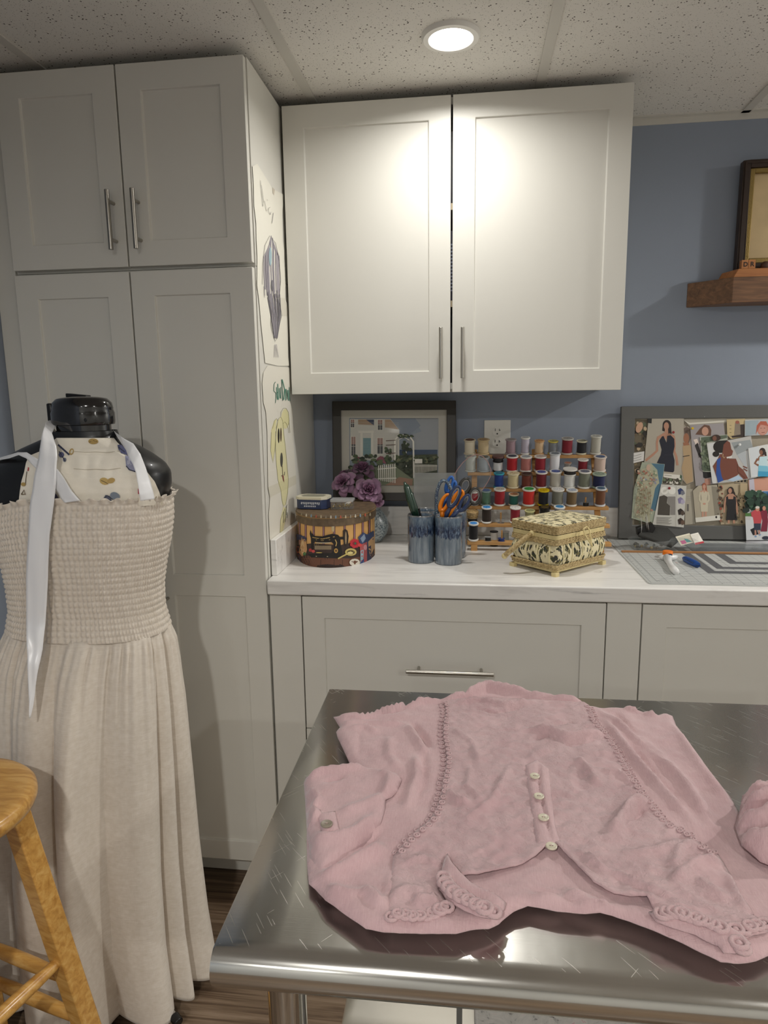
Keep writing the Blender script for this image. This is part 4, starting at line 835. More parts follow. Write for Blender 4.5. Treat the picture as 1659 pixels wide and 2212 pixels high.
# body with gathered panels
prof = [(.022, .93, .93), (.034, 1.0, 1.0), (.050, 1.055, 1.06), (.062, 1.06, 1.07), (.075, 1.03, 1.03), (.088, .97, .96)]
hu0, hv0 = LU/2*.97, LV/2*.97
per = dens(rline(hu0, hv0, 0, .02), .004); per = [(p-BC_) for p in per]
def bf(a, b):
    i = int(a*len(per)) % len(per); p = per[i]; f = b*(len(prof)-1); j = min(int(f), len(prof)-2); f -= j
    z = prof[j][0]*(1-f)+prof[j+1][0]*f; s_ = prof[j][1]*(1-f)+prof[j+1][1]*f
    puff = .0022*abs(math.sin(a*math.pi*18))**.6
    return BC_+Vector((p.x*s_, p.y*s_, 0))+(p.normalized()*puff)+Vector((0, 0, z))
m = MB(); m.grid(bf, len(per), 14, True); m.build('body', FB, t, angle=180)
m = MB(); rib = []
for k in range(18):
    a = (k+.0)/18; m.tube([bf(a, b/6)+((bf(a, b/6)-BC_).xy.normalized().to_3d())*.0010 for b in range(7)], .0028, 6)
m.build('piping', M('#e0d4a8', .8, name='cream_piping'), t, angle=180)
m = MB(); slab(m, [(bp(x, y, 0).x, bp(x, y, 0).y) for x, y in rrect(-LU/2*.95, LU/2*.95, -LV/2*.95, LV/2*.95, .008, 4)], CT+.010, CT+.016)
m.build('base_board', CANE, t, bevel=.001)
m = MB()
for z, s_ in ((.019, .985), (.0235, .99), (.028, 1.01)): rope(m, LU/2*s_, LV/2*s_, z, .0028)
for z, s_ in ((.088, 1.0), (.0925, .99), (.097, .985)): rope(m, LU/2*s_, LV/2*s_, z, .0028)
m.build('wicker_bands', WK, t, angle=180)
m = MB(); a = rline(LU/2*.985, LV/2*.985, .106, .012); n = len(a); inn = rline(LU/2*.94, LV/2*.94, .106, .010)
for zz in (0,): 
    up_ = Vector((0, 0, .007)); dn = Vector((0, 0, -.006)); m.add([p+dn for p in a]+[p+up_ for p in a]+[p+up_ for p in inn]+[p+dn for p in inn], [(i+n*k, (i+1) % n+n*k, (i+1) % n+n*((k+1) % 4), i+n*((k+1) % 4)) for k in range(4) for i in range(n)])
m.build('rim', CANE, t, bevel=.001)
for (u, v) in ((-1, -1), (1, -1), (1, 1), (-1, 1)): 
    MB().box(0, 0, 0, 0, 0, 0) if 0 else None
    c0 = bp(u*LU/2*.93, v*LV/2*.93, .005); m = MB(); m.obox(c0, FR, FL, (0, 0, 1), .0085, .0085, .0065); m.build('foot', CANE, t, bevel=.002)
lid = MB(); q = rrect(-LU/2*1.02, LU/2*1.02, -LV/2*1.02, LV/2*1.02, .012, 5)
def lidtop(a, b):
    s_ = b; p = None; i = int(a*len(Q2)) % len(Q2); x, y = Q2[i]; return bp(x*s_, y*s_, .139+.006*(1-s_**4))
Q2 = [((p-BC_).dot(FR), (p-BC_).dot(FL)) for p in dens([bp(x, y, 0) for x, y in rrect(-LU/2*.995, LU/2*.995, -LV/2*.995, LV/2*.995, .012, 5)], .006)]
lid.grid(lidtop, len(Q2), 8, True); lo = lid.build('lid', FB, t, angle=180)
m = MB()
for j, z in enumerate((.118, .1225, .127, .1315, .136)): rope(m, LU/2*1.0, LV/2*1.0, z, .0027)
m.build('woven_edge', WK, lo, angle=180)
# swing handle resting on the left side and the looped latch
m = MB(); hp = [at(*C2(x, y), 1, Y) for x, y, Y in ((1000, 870, -.50), (950, 905, -.515), (880, 965, -.53), (820, 1015, -.535), (795, 1040, -.53))]
m.tube(hp, [.0065, .0075, .0078, .0078, .0072], 10); m.build('handle', WK, t, angle=180)
MB().sphere(hp[0], .009, 10, 8).sphere(hp[-1], .0085, 10, 8).build('handle_end', CANE, t)
lp = [at(*C2(x, y), 1, Y) for x, y, Y in ((1410, 820, -.488), (1385, 835, -.500), (1392, 880, -.505), (1425, 930, -.508), (1450, 970, -.506), (1440, 915, -.502), (1432, 850, -.495), (1410, 820, -.488))]
MB().tube(lp, .0020, 7).build('latch_loop', CANE, t, angle=180)

# ---------------------------------------------------------------- cutting mat and things on it
def C3(x, y): return 1320+x/4.894, 860+y/4.894
MZ = .9162
t = thing('cutting_mat', 'grey gridded cutting mat with dark concentric rectangles on the right counter', 'cutting mat', (1.47, -.32, CT))
def mp(x, y, h=0): return Vector((x, y, MZ+h))
MX0, MX1, MY0, MY1 = 1.012, 1.93, -.613, -.035
MATG = M('#b9bbb8', .55, name='mat_grey'); MATD = M('#5b5d60', .55, name='mat_dark'); MATL = M('#6c6f70', .6, name='mat_line')
m = MB(); slab(m, rrect(MX0, MX1, MY0, MY1, .012), CT+.0003, MZ); m.mat(1)
def seg(x0, y0, x1, y1, w=.0004, h=.0001):
    dx, dy = x1-x0, y1-y0; L = math.hypot(dx, dy); nx, ny = -dy/L*w, dx/L*w; m.add([mp(x0+nx, y0+ny, h), mp(x1+nx, y1+ny, h), mp(x1-nx, y1-ny, h), mp(x0-nx, y0-ny, h)], [(0, 1, 2, 3)])
gx0, gy0, g1 = MX0+.026, MY0+.026, .0267
for k in range(33): seg(gx0+g1*k, gy0, gx0+g1*k, MY1-.02)
for k in range(20): seg(gx0, gy0+g1*k, MX1-.03, gy0+g1*k)
for k in range(33*4): seg(gx0+g1*k/4, gy0-.006, gx0+g1*k/4, gy0, .0003)
for k in range(20*4): seg(gx0-.006, gy0+g1*k/4, gx0, gy0+g1*k/4, .0003)
seg(MX0+.008, MY0+.008, MX1-.01, MY0+.008, .0005); seg(MX0+.008, MY0+.008, MX0+.008, MY1-.01, .0005)
for k in range(1, 32): text_mesh(m, str(k), (gx0+g1*k-.003, gy0-.0155, MZ+.0002), (1, 0, 0), (0, 1, 0), .006)
for k in range(1, 19): text_mesh(m, str(k), (gx0-.010, gy0+g1*k-.003, MZ+.0002), (0, 1, 0), (-1, 0, 0), .006)
seg(gx0, gy0, gx0+.3, gy0+.3, .0004); seg(gx0, gy0, gx0+.4, gy0+.23, .0004)
m.mat(2)
def band(x0, x1, y0, y1, w, h=.0003):
    for a, b, c_, d in ((x0, x1, y0, y0+w), (x0, x1, y1-w, y1), (x0, x0+w, y0+w, y1-w), (x1-w, x1, y0+w, y1-w)): m.add([mp(a, c_, h), mp(b, c_, h), mp(b, d, h), mp(a, d, h)], [(0, 1, 2, 3)])
band(1.196, 1.575, -.498, -.17, .026); band(1.236, 1.535, -.447, -.205, .024); band(1.292, 1.49, -.386, -.245, .026)
m.build('mat', [MATG, MATL, MATD], t, smooth=False)
RUL = MB(); a = at(1400, 1190, 2, MZ+.002); RUL.box(1.02, 1.92, -.262, -.248, MZ+.0003, MZ+.004); RUL.build('wooden_ruler', M('#a5764a', .5, name='ruler_wood'), label='thin brown wooden ruler lying along the back of the cutting mat', cat='ruler')
m = MB(); m.box(1.24, 1.9, -.205, -.118, MZ+.0003, MZ+.0025); m.mat(1)  # see-through grey sheet with ruler ticks, standing in for the board's shadow
for k in range(26): m.box(1.25+.0254*k, 1.2508+.0254*k, -.205, -.192, MZ+.0026, MZ+.0028)
m.box(1.24, 1.9, -.150, -.148, MZ+.0026, MZ+.0028)
m.build('board_shade_strip', [M('#8f9496', .2, alpha=.55, name='board_shade_tint'), MATL], smooth=False, label='wide translucent ruled strip standing in for shade at the pin board foot', cat='ruler')
# rotary cutter
def mt(x, y, h=0): return at(*C3(x, y), 2, MZ+.008)+Vector((0, 0, h))
t = thing('rotary_cutter', 'white rotary cutter with orange button lying on the cutting mat', 'cutter', tuple(at(*C3(620, 1740), 2, MZ)))
WP = M('#e4e4e2', .3, name='white_cutter_plastic')
m = MB(); m.tube([mt(*q) for q in ((590, 1690), (615, 1740), (640, 1785), (665, 1815), (690, 1840))], [.0125, .0085, .0085, .0105, .0085], 12, flat=1.0); m.tube([mt(*q) for q in ((505, 1672), (545, 1684), (620, 1692), (670, 1684), (696, 1672))], [.004, .008, .010, .008, .004], 10)
m.build('body', WP, t, angle=180)
m = MB(); m.lathe([(0, .009), (.0135, .009), (.0145, .007), (.0145, -.005), (0, -.005)], mt(598, 1655, .003), 24); m.build('blade_guard', M('#ef7d1a', .35, name='orange_button'), t, bevel=.001, label='orange round guard')
MB().obox(mt(622, 1690, .0098), (1, .1, 0), (0, 1, 0), (0, 0, 1), .0055, .0045, .002).build('lock_button', M('#23314a', .4), t, bevel=.001)
m = MB(); text_mesh(m, 'Fiskars', mt(668, 1770, .0098), (.35, -1, 0), (1, .35, 0), .004); m.build('logo', M('#c86a4a', .5), t, smooth=False)
# blue brush
t = thing('blue_clip', 'small blue ridged plastic clip beside the rotary cutter', 'clip', tuple(at(*C3(840, 1730), 2, MZ)))
m = MB(); p0, p1 = mt(775, 1695), mt(920, 1765); d = (p1-p0).normalized(); s_ = Vector((-d.y, d.x, 0))
m.tube([p0-d*.004, p0+d*.008, p0.lerp(p1, .5), p1-d*.006, p1], [.005, .009, .0105, .009, .007], 10); BLU = M('#1c4a92', .4, name='blue_plastic')
m.build('body', BLU, t, angle=60)
m = MB()
for k in range(9): q = p0.lerp(p1, .2+.08*k); m.cyl(q+s_*.009+Vector((0, 0, .003)), q-s_*.011+Vector((0, 0, .004)), .0016, 6)
for k in range(6): q = p1+s_*(.004-.0025*k); m.cyl(q, q+d*.007+Vector((0, 0, -.002)), .0009, 5)
m.build('teeth', M('#16335f', .5), t)
# ---------------------------------------------------------------- pin board
nB = Vector((0, -1, .10)).normalized(); PB = Vector((1.2, -.045, 1.14))
def bsurf(px, py, off=0): return on_plane(px, py, PB+nB*off, nB)
t = thing('pin_board', 'grey framed pin board covered in dress pattern pictures, standing on the mat', 'pin board', (1.4, -.05, MZ))
def bxy(x, z, off=0):  # board point by world x and z
    p = Vector((x, 0, z)); y = PB.y+((z-PB.z)*nB.z)/(-nB.y); return Vector((x, y, z))+nB*off
bx0 = bsurf(*C3(103, 90)).x; bz1 = bsurf(*C3(103, 90)).z; bx1 = 1.86; bz0 = MZ+.004
iz1 = bsurf(*C3(800, 215)).z; iz0 = bsurf(*C3(900, 1345)).z; ix0 = bsurf(*C3(248, 230)).x; ix1 = bx1-(ix0-bx0)
m = MB(); o4 = [(bx0, bz0), (bx1, bz0), (bx1, bz1), (bx0, bz1)]; i4 = [(ix0, iz0), (ix1, iz0), (ix1, iz1), (ix0, iz1)]
frame4(m, o4, i4, -.010, .008, bxy); m.build('frame', M('#5e5e5c', .5, name='grey_board_frame'), t, bevel=.002)
m = MB(); m.add([bxy(*q, .0) for q in [(ix0-.004, iz0-.004), (ix1+.004, iz0-.004), (ix1+.004, iz1+.004), (ix0-.004, iz1+.004)]]+[bxy(*q, -.008) for q in [(ix0-.004, iz0-.004), (ix1+.004, iz0-.004), (ix1+.004, iz1+.004), (ix0-.004, iz1+.004)]], [(0, 1, 2, 3), (7, 6, 5, 4), (0, 4, 5, 1), (1, 5, 6, 2), (2, 6, 7, 3), (3, 7, 4, 0)])
m.build('linen_panel', M('#a89f8e', .9, name='linen_panel', bump=.3, bscale=500), t, smooth=False)
SK, SK2, SK3 = '#b98a72', '#7d4a34', '#c99a84'
def card(lab, bg, outline, lay, draw, name='magazine_clipping', cat='clipping', grp='clippings pinned on the board'):
    P = Print(lambda px, py, off=0: bsurf(px, py, off+.0008+lay*.0016), 4.894, 1320, 860); P.sheet(bg, outline, .0007); draw(P); return P.build(name, label=lab, cat=cat, group=grp)
def noisefill(P, box, cols, n, s0, seed, outline=None):
    r_ = random.Random(seed)
    for k in range(n):
        x, y = box[0]+r_.random()*(box[2]-box[0]), box[1]+r_.random()*(box[3]-box[1]); s_ = s0*(.5+r_.random())
        P.p(r_.choice(cols), ell(x, y, s_, s_*(.6+r_.random()*.8), 6, r_.random()*3))
def woman(P, x, y, h, dress, skin, hair, sleeves=False, long_=False, arms='down', hh=None):
    u = h/8.0; P.p(hair, ell(x, y+u*.55, u*.48, u*.72, 14)); P.p(hair, [(x-u*.5, y+u*.5), (x+u*.5, y+u*.5), (x+u*.62, y+u*1.7), (x+u*.25, y+u*1.9), (x-u*.3, y+u*1.5)])
    P.p(skin, ell(x, y+u*.62, u*.32, u*.45, 14)); P.p(skin, [(x-u*.16, y+u*.95), (x+u*.16, y+u*.95), (x+u*.2, y+u*1.5), (x-u*.2, y+u*1.5)]); P.p(skin, [(x-u*.85, y+u*1.65), (x-u*.2, y+u*1.35), (x+u*.2, y+u*1.35), (x+u*.85, y+u*1.65), (x+u*.7, y+u*2.2), (x-u*.7, y+u*2.2)])
    arm = dress if sleeves else skin
    for s_ in (-1, 1): P.l(arm, [(x+s_*u*.78, y+u*1.75), (x+s_*u*.98, y+u*2.6), (x+s_*u*1.0, y+u*3.4), (x+s_*(u*.5 if arms == 'front' else u*1.1), y+u*4.2)], u*.19)
    bot = 7.6 if long_ else 5.9
    if not long_:
        for s_ in (-1, 1): P.l(skin, [(x+s_*u*.32, y+u*5.6), (x+s_*u*.3, y+u*7.9)], u*.22)
    P.p(dress, [(x-u*.62, y+u*1.8), (x-u*.25, y+u*1.55), (x, y+u*1.95), (x+u*.25, y+u*1.55), (x+u*.62, y+u*1.8), (x+u*.68, y+u*2.4), (x+u*.52, y+u*3.2), (x+u*.82, y+u*4.3), (x+u*(.95 if long_ else .72), y+u*bot), (x-u*(.95 if long_ else .72), y+u*bot), (x-u*.82, y+u*4.3), (x-u*.52, y+u*3.2), (x-u*.68, y+u*2.4)])
    if arms == 'front': P.p(skin, ell(x, y+u*4.25, u*.34, u*.22, 10))
def d1(P): noisefill(P, (255, 240, 375, 1330), ['#8a7a5c', '#3a3328', '#6b5c48', '#c0a98a', '#57604a', '#2b2622'], 90, 20, 3); P.p('#c9a084', ell(300, 310, 34, 60, 12, .4))
card('dark leafy magazine page at the left edge of the board, mostly covered', '#6d6350', [(250, 225), (385, 230), (380, 1335), (245, 1335)], 0, d1)
def d2(P):
    P.p('#1f1f20', [(385, 203), (432, 207), (428, 268), (390, 262)]); text_mesh(P.mb, '30', P.fn(394, 252, P.lay+.0002), (1, 0, 0), (0, 0, 1), .006) if 0 else None
    P.p('#2b211d', ell(590, 285, 46, 54)); P.p('#2b211d', [(545, 290), (560, 250), (620, 250), (636, 300), (640, 395), (610, 380), (560, 350), (540, 345)]); P.p(SK, ell(585, 295, 27, 40)); P.p(SK, [(570, 325), (602, 325), (606, 395), (560, 395)])
    P.p(SK, [(500, 400), (560, 365), (585, 385), (620, 370), (670, 395), (655, 430), (515, 430)]); P.l(SK, [(500, 405), (485, 470), (488, 555), (440, 600), (365, 660)], 12); P.l(SK, [(662, 400), (672, 480), (668, 560), (690, 620), (702, 710)], 12)
    P.p('#1b1d2c', [(538, 405), (555, 400), (585, 470), (592, 400), (630, 392), (668, 430), (672, 510), (655, 590), (672, 660), (668, 770), (655, 785), (560, 775), (545, 700), (485, 685), (525, 600), (535, 545), (510, 450)]); P.p(SK, [(580, 402), (592, 402), (588, 465)]); P.l('#3a3a48', [(560, 600), (640, 600)], 1.2)
    P.p('#e4e0d6', [(556, 798), (728, 812), (725, 860), (556, 835)]); P.l('#8a8478', [(565, 815), (640, 822)], 3)
card('large clipping of a woman in a dark sleeveless dress with a red pin', '#b3ab9c', [(400, 188), (772, 215), (745, 700), (725, 862), (555, 838), (350, 680), (370, 480)], 3, d2)
def d3(P): P.p('#e0dccf', [(765, 232), (830, 262), (1240, 235), (1659, 212), (1900, 205), (1900, 260), (1240, 250), (830, 280)])
card('cream folded paper edge running along the top of the board', '#b0aa9c', [(765, 220), (1900, 200), (1900, 268), (1250, 262), (830, 300)], 1, d3)
def d4(P):
    P.p('#6a5a50', [(768, 320), (800, 300), (838, 330), (845, 420), (820, 480), (780, 440)]); P.p(SK2 if 0 else '#a06c50', ell(795, 425, 30, 55)); P.p('#a06c50', [(760, 470), (820, 470), (835, 510), (770, 520)])
    P.p('#b79c78', [(755, 505), (840, 495), (850, 600), (862, 800), (865, 880), (800, 908), (770, 860), (745, 740), (770, 640)]); P.l('#2a241f', [(758, 618), (830, 606)], 4); P.p('#3f5c44', [(720, 800), (750, 820), (745, 880), (690, 860)])
card('narrow clipping of a woman in a tan belted dress beside the dark dress clipping', '#a79c8e', [(760, 300), (845, 300), (875, 880), (800, 912), (735, 840), (690, 880), (740, 650)], 2, d4)
def d5(P):
    P.p('#6a4a3a', [(890, 385), (940, 320), (985, 280), (1040, 290), (1060, 340), (1055, 400), (1000, 400), (950, 390)]); P.p(SK3, ell(995, 350, 36, 46)); P.p('#e8d8cc', [(870, 440), (910, 430), (930, 480), (900, 500)])
    P.p('#2a2424', [(885, 500), (915, 470), (945, 560), (955, 640), (930, 620)]); P.p('#1c1a1c', [(970, 775), (1055, 775), (1060, 835), (1000, 850), (975, 840)]); P.p('#b88a78', [(990, 850), (1050, 850), (1050, 915), (990, 920)])
card('tall clipping of a woman with windswept brown hair and a yellow pin', '#a29c9e', [(835, 285), (1190, 265), (1205, 395), (1150, 900), (895, 930), (870, 700)], 3, d5)
def d6(P): P.p('#5e6b58', [(950, 415), (1225, 390), (1228, 420), (1010, 470), (1060, 770), (975, 775)]); noisefill(P, (960, 430, 1040, 760), ['#7c876e', '#55624e', '#69755e'], 40, 16, 6); P.p('#3a2620', ell(1110, 420, 50, 34)); P.p('#7a5040', ell(1095, 425, 22, 26))
card('clipping with green outdoor background peeking out behind the back view portrait', '#b9bcae', [(938, 410), (1230, 385), (1232, 450), (1060, 782), (972, 778)], 4, d6)
def d7(P):
    P.p('#d9d9d8', [(1015, 480), (1190, 455), (1110, 900), (1070, 895)]); P.p('#9ca2a4', [(1270, 470), (1470, 440), (1500, 520), (1330, 600)]); P.p('#b7bcc0', [(1330, 600), (1420, 560), (1450, 860), (1400, 700)]); P.p('#d5d8da', [(1420, 560), (1470, 550), (1530, 840), (1480, 850)])
    P.p('#1a1512', ell(1155, 515, 76, 66)); P.p('#1a1512', ell(1108, 592, 36, 30)); P.p('#1a1512', [(1150, 450), (1230, 445), (1235, 500), (1190, 560), (1120, 570)]); P.p('#7a4636', [(1190, 490), (1230, 450), (1258, 470), (1272, 540), (1290, 560), (1280, 600), (1250, 622), (1215, 640), (1170, 620), (1180, 560)])
    P.p('#7a4636', [(1150, 590), (1230, 600), (1250, 640), (1320, 640), (1350, 720), (1400, 760), (1450, 850), (1400, 860), (1350, 800), (1330, 820), (1240, 860), (1130, 880), (1090, 760), (1075, 720), (1130, 640)])
    P.l('#5c3226', [(1335, 700), (1340, 780), (1420, 850)], 4); P.l('#7a4636', [(1395, 720), (1440, 740)], 6); P.l('#7a4636', [(1400, 745), (1440, 770)], 6)
    P.p('#2c52a0', [(1120, 650), (1160, 625), (1150, 720), (1170, 830), (1190, 870), (1130, 895), (1110, 800)]); P.p('#b9cfe4', [(1230, 868), (1340, 815), (1395, 850), (1290, 880)]); P.p('#e4e0da', [(1220, 622), (1275, 612), (1280, 630), (1225, 638)]); P.l('#c9b48a', [(1185, 590), (1182, 615), (1195, 635), (1205, 620)], 3)
card('large clipping of a woman seen from behind in a blue halter top', '#c2c0bc', [(1010, 478), (1270, 440), (1430, 408), (1480, 400), (1540, 840), (1440, 858), (1290, 885), (1075, 905)], 6, d7)
def d8(P):
    for k, ch in enumerate('REPE'): text_mesh(P.mb.mat(P.idx(M('#1c1a18'))), ch, P.fn(1245, 285+k*38, P.lay+.0002)+Vector((.002, 0, 0)), (0, 0, -1), (1, 0, 0), .006)
    P.p('#8f8272', [(1310, 262), (1362, 262), (1370, 390), (1300, 392)]); P.p('#a0604e', ell(1335, 255, 22, 18)); P.p('#3a2e28', [(1365, 280), (1410, 275), (1412, 410), (1280, 420), (1270, 400), (1370, 385)])
card('upright magazine cover scrap with black capitals at the top of the board', '#c8b488', [(1222, 225), (1418, 218), (1414, 408), (1268, 432), (1228, 390)], 3, d8)
def d9(P): P.p('#a0b0b8', [(1420, 240), (1560, 235), (1530, 380), (1420, 400)]); P.p('#c48a78', ell(1600, 320, 62, 74)); P.p('#b5604a', [(1540, 290), (1580, 245), (1640, 245), (1668, 300), (1640, 290), (1580, 280), (1545, 350), (1530, 388)]); P.p('#c99484', ell(1603, 335, 42, 52)); P.l('#8a4038', [(1590, 365), (1625, 362)], 3); P.l('#5a3a34', [(1578, 318), (1592, 316)], 2.5); P.l('#5a3a34', [(1615, 316), (1630, 316)], 2.5)
card('clipping of a red-haired woman\'s face at the top right of the board', '#b5b9bc', [(1415, 235), (1900, 205), (1900, 380), (1510, 395), (1412, 402)], 4, d9)
def d10(P):
    P.p('#d5dade', [(1460, 530), (1560, 505), (1600, 820), (1490, 830)]); P.p('#2e201a', ell(1600, 565, 34, 40)); P.p('#2e201a', [(1605, 540), (1640, 570), (1650, 640), (1620, 600)]); P.p('#8a5c44', ell(1587, 575, 18, 26)); P.p('#8a5c44', [(1560, 620), (1580, 600), (1640, 612), (1660, 660), (1540, 660)]); P.l('#8a5c44', [(1550, 640), (1520, 690), (1560, 712)], 11)
    P.p('#c4dfe6', [(1570, 620), (1650, 612), (1655, 720), (1560, 715)]); P.p('#7cc0d8', [(1560, 712), (1656, 718), (1665, 780), (1555, 775)]); P.p('#3f9cc4', [(1555, 772), (1665, 778), (1670, 830), (1552, 828)])
card('white clipping of a woman in an aqua ombre dress at the right photo edge', '#dcdcda', [(1450, 530), (1640, 490), (1900, 470), (1900, 800), (1480, 838)], 8, d10)
def d11(P): P.p('#d09a84', [(1460, 860), (1900, 800), (1900, 1000), (1470, 980)]); P.p('#c4c0cc', [(1460, 860), (1510, 850), (1520, 980), (1465, 985)])
card('salmon pink clipping under the aqua dress clipping', '#c99888', [(1452, 865), (1900, 800), (1900, 1010), (1458, 990)], 5, d11)
def d12(P):
    for k in range(7): P.p('#35302c', prect(1190+k*36, 862+((k*7) % 3), 1212+k*36, 888))
    P.l('#6a6258', [(1300, 902), (1440, 900)], 2.5); noisefill(P, (1130, 930, 1180, 1320), ['#57483a', '#8a6a50', '#2c2622', '#a04a3a'], 40, 12, 9); P.p('#b9a684', [(1365, 900), (1440, 900), (1440, 1330), (1360, 1330)]); noisefill(P, (1320, 1000, 1400, 1320), ['#8a7a58', '#4a4030', '#c9b890'], 26, 12, 10)
    P.p('#2a1c18', ell(1265, 985, 36, 48)); P.p('#2a1c18', [(1285, 960), (1310, 1000), (1325, 1070), (1290, 1060)]); P.p(SK, ell(1258, 980, 20, 28)); P.p(SK, [(1210, 1040), (1245, 1010), (1290, 1010), (1320, 1040), (1310, 1080), (1215, 1080)]); P.l(SK, [(1212, 1050), (1200, 1130), (1195, 1210)], 9); P.l(SK, [(1318, 1050), (1330, 1140), (1335, 1230)], 9)
    P.p('#1e1c1f', [(1216, 1045), (1235, 1035), (1240, 1068), (1290, 1068), (1295, 1035), (1318, 1045), (1322, 1120), (1315, 1160), (1335, 1290), (1215, 1290), (1228, 1160), (1215, 1110)]); P.l(SK, [(1245, 1290), (1243, 1325)], 11); P.l(SK, [(1300, 1290), (1300, 1325)], 11)
card('magazine page of a woman in a square-necked black dress', '#b8a88c', [(1128, 880), (1458, 858), (1420, 1332), (1160, 1335)], 3, d12)
def d13(P): P.p('#8f8878', [(1060, 930), (1130, 940), (1150, 1280), (1100, 1290)]); woman(P, 985, 905, 400, '#cfc6ae', SK3, '#a05a40', True, False, 'front'); P.p('#e4e1d6', [(890, 1265), (1148, 1235), (1155, 1290), (895, 1312)]); P.p('#2c2622', ell(1112, 1258, 11, 13, 10))
card('clipping of a woman in a long-sleeved white dress near the board foot', '#b5ac98', [(865, 980), (925, 925), (1120, 918), (1158, 1292), (895, 1316)], 4, d13)
def d14(P): P.p('#4f758a', [(425, 690), (565, 700), (495, 1190), (410, 1190), (440, 1000), (500, 900), (490, 760)]); P.p('#b6b49a', [(400, 690), (430, 700), (445, 760), (490, 780), (510, 900), (470, 930), (450, 1040), (415, 1190), (410, 1320), (260, 1260), (240, 1180), (290, 920), (270, 880), (320, 750), (370, 740)]); noisefill(P, (285, 770, 480, 920), ['#c4a890', '#8a9a80', '#a8705c', '#cfcbb0', '#8f93a8'], 70, 9, 4); noisefill(P, (265, 920, 430, 1230), ['#a89a7c', '#c9c4a6', '#8f8468', '#b08a78'], 90, 9, 5); [P.l('#857a62', [(330+k*18, 960), (300+k*22, 1240)], 2) for k in range(6)]; P.p('#c9ab96', ell(395, 735, 22, 34))
card('clipping of a tiered floral maxi dress on a teal background, lower left of board', '#a8b09c', [(328, 676), (568, 698), (478, 1345), (215, 1270), (240, 960)], 5, d14)
def d15(P):
    for x in (565, 645): P.p('#efede4', ell(x, 978, 40, 40, 18))
    P.p('#4c463e', [(510, 1040), (560, 1025), (598, 1045), (590, 1110), (625, 1140), (620, 1240), (490, 1235), (500, 1130)]); P.p('#8f8b86', [(600, 1040), (680, 1040), (680, 1235), (625, 1235), (628, 1140), (595, 1110)])
    for (y, a_, b_) in ((990, '#2c3a6a', '#7a7c88'), (1085, '#8d84a8', '#b9b2c8'), (1205, '#2b231f', '#54463c'), (1305, '#3a2a22', '#6b5444')): P.p(a_, [(705, y-20), (735, y-40), (762, y-20), (755, y+25), (715, y+30)]); P.p(b_, [(740, y-10), (770, y-15), (782, y+20), (755, y+38), (735, y+20)])
    for k in range(8): P.l('#6f6b64', [(480, 1258+k*10), (640-(k % 3)*16, 1263+k*10)], 1.6)
    P.l('#a6a29a', [(690, 930), (685, 1360)], 1.2)
card('white catalogue page with a grey top and hexagon fabric swatches', '#d2d0c8', [(530, 910), (797, 928), (768, 1368), (440, 1335)], 6, d15)
def d16(P): P.p('#6f6b66', prect(800, 1120, 822, 1195)); [P.l('#9a968e', [(800, 1040+k*18), (850, 1042+k*18)], 1.5) for k in range(3)]
card('pale page between the swatch page and the white dress clipping', '#b0a999', [(790, 960), (862, 960), (888, 1330), (780, 1340)], 2, d16)
def d17(P): [P.l('#5a5650', [(140+k*3, 612+k*28), (190+k*5, 605+k*28), (250, 612+k*26), (320, 592+k*26)], 1.8) for k in range(3)]; P.l('#4a4640', [(150, 600), (165, 625), (180, 598), (196, 622)], 2)
card('small white handwritten note sticking out past the left of the board', '#dcdad6', [(118, 598), (352, 562), (345, 662), (136, 712)], 4, d17, 'handwritten_note', 'note', None)
def d18(P): noisefill(P, (545, 850, 740, 905), ['#2c2a26', '#e0dcd0', '#6a7a5c', '#4a4438'], 40, 12, 12)
card('strip of black and white patterned page under the dark dress clipping', '#8d8778', [(540, 838), (760, 860), (750, 915), (532, 905)], 2, d18)
# family photo card hanging from the board, folded at its foot
def d19(P):
    P.p('#4a7aa8', [(1600, 985), (1990, 985), (1990, 1100), (1620, 1060)]); noisefill(P, (1425, 1000, 1990, 1220), ['#1f3a2c', '#2c4a38', '#16261e', '#3a5a44'], 110, 34, 14); P.p('#4f7a3c', [(1418, 1215), (1500, 1215), (1500, 1250), (1418, 1255)]); P.p('#cfd2d4', [(1418, 1255), (1990, 1240), (1990, 1500), (1430, 1500)]); P.p('#c9c8c6', [(1418, 1250), (1480, 1250), (1470, 1290), (1420, 1285)])
    P.p('#15171c', [(1470, 1390), (1530, 1360), (1560, 1440), (1500, 1450)]); P.p('#c24a50', [(1480, 1210), (1520, 1180), (1570, 1190), (1600, 1230), (1585, 1325), (1510, 1325), (1500, 1260), (1485, 1250)]); P.p('#c79078', ell(1548, 1170, 22, 26)); P.p('#d8d4cc', ell(1548, 1155, 22, 14)); P.p('#2c3448', [(1510, 1325), (1585, 1325), (1580, 1400), (1512, 1395)]); P.l('#b98a78', [(1525, 1395), (1528, 1450)], 9); P.l('#b98a78', [(1562, 1395), (1570, 1440)], 9); P.p('#7d9cc0', ell(1528, 1462, 12, 10, 8)); P.p('#7d9cc0', ell(1574, 1444, 12, 8, 8))
    P.p('#7c2038', [(1580, 1200), (1610, 1180), (1650, 1190), (1660, 1300), (1650, 1410), (1580, 1410), (1600, 1300)]); P.p('#c79078', ell(1618, 1165, 18, 24)); P.p('#2a3040', ell(1635, 1478, 40, 20, 10))
    P.p('#8c4a58', [(1680, 1200), (1760, 1180), (1770, 1400), (1690, 1400)])
card('printed photo card of two people in red, hanging over the board foot', '#d8d8da', [(1418, 982), (1990, 978), (1990, 1505), (1430, 1498), (1440, 1400)], 10, d19, 'photo_card', 'photo card', None)
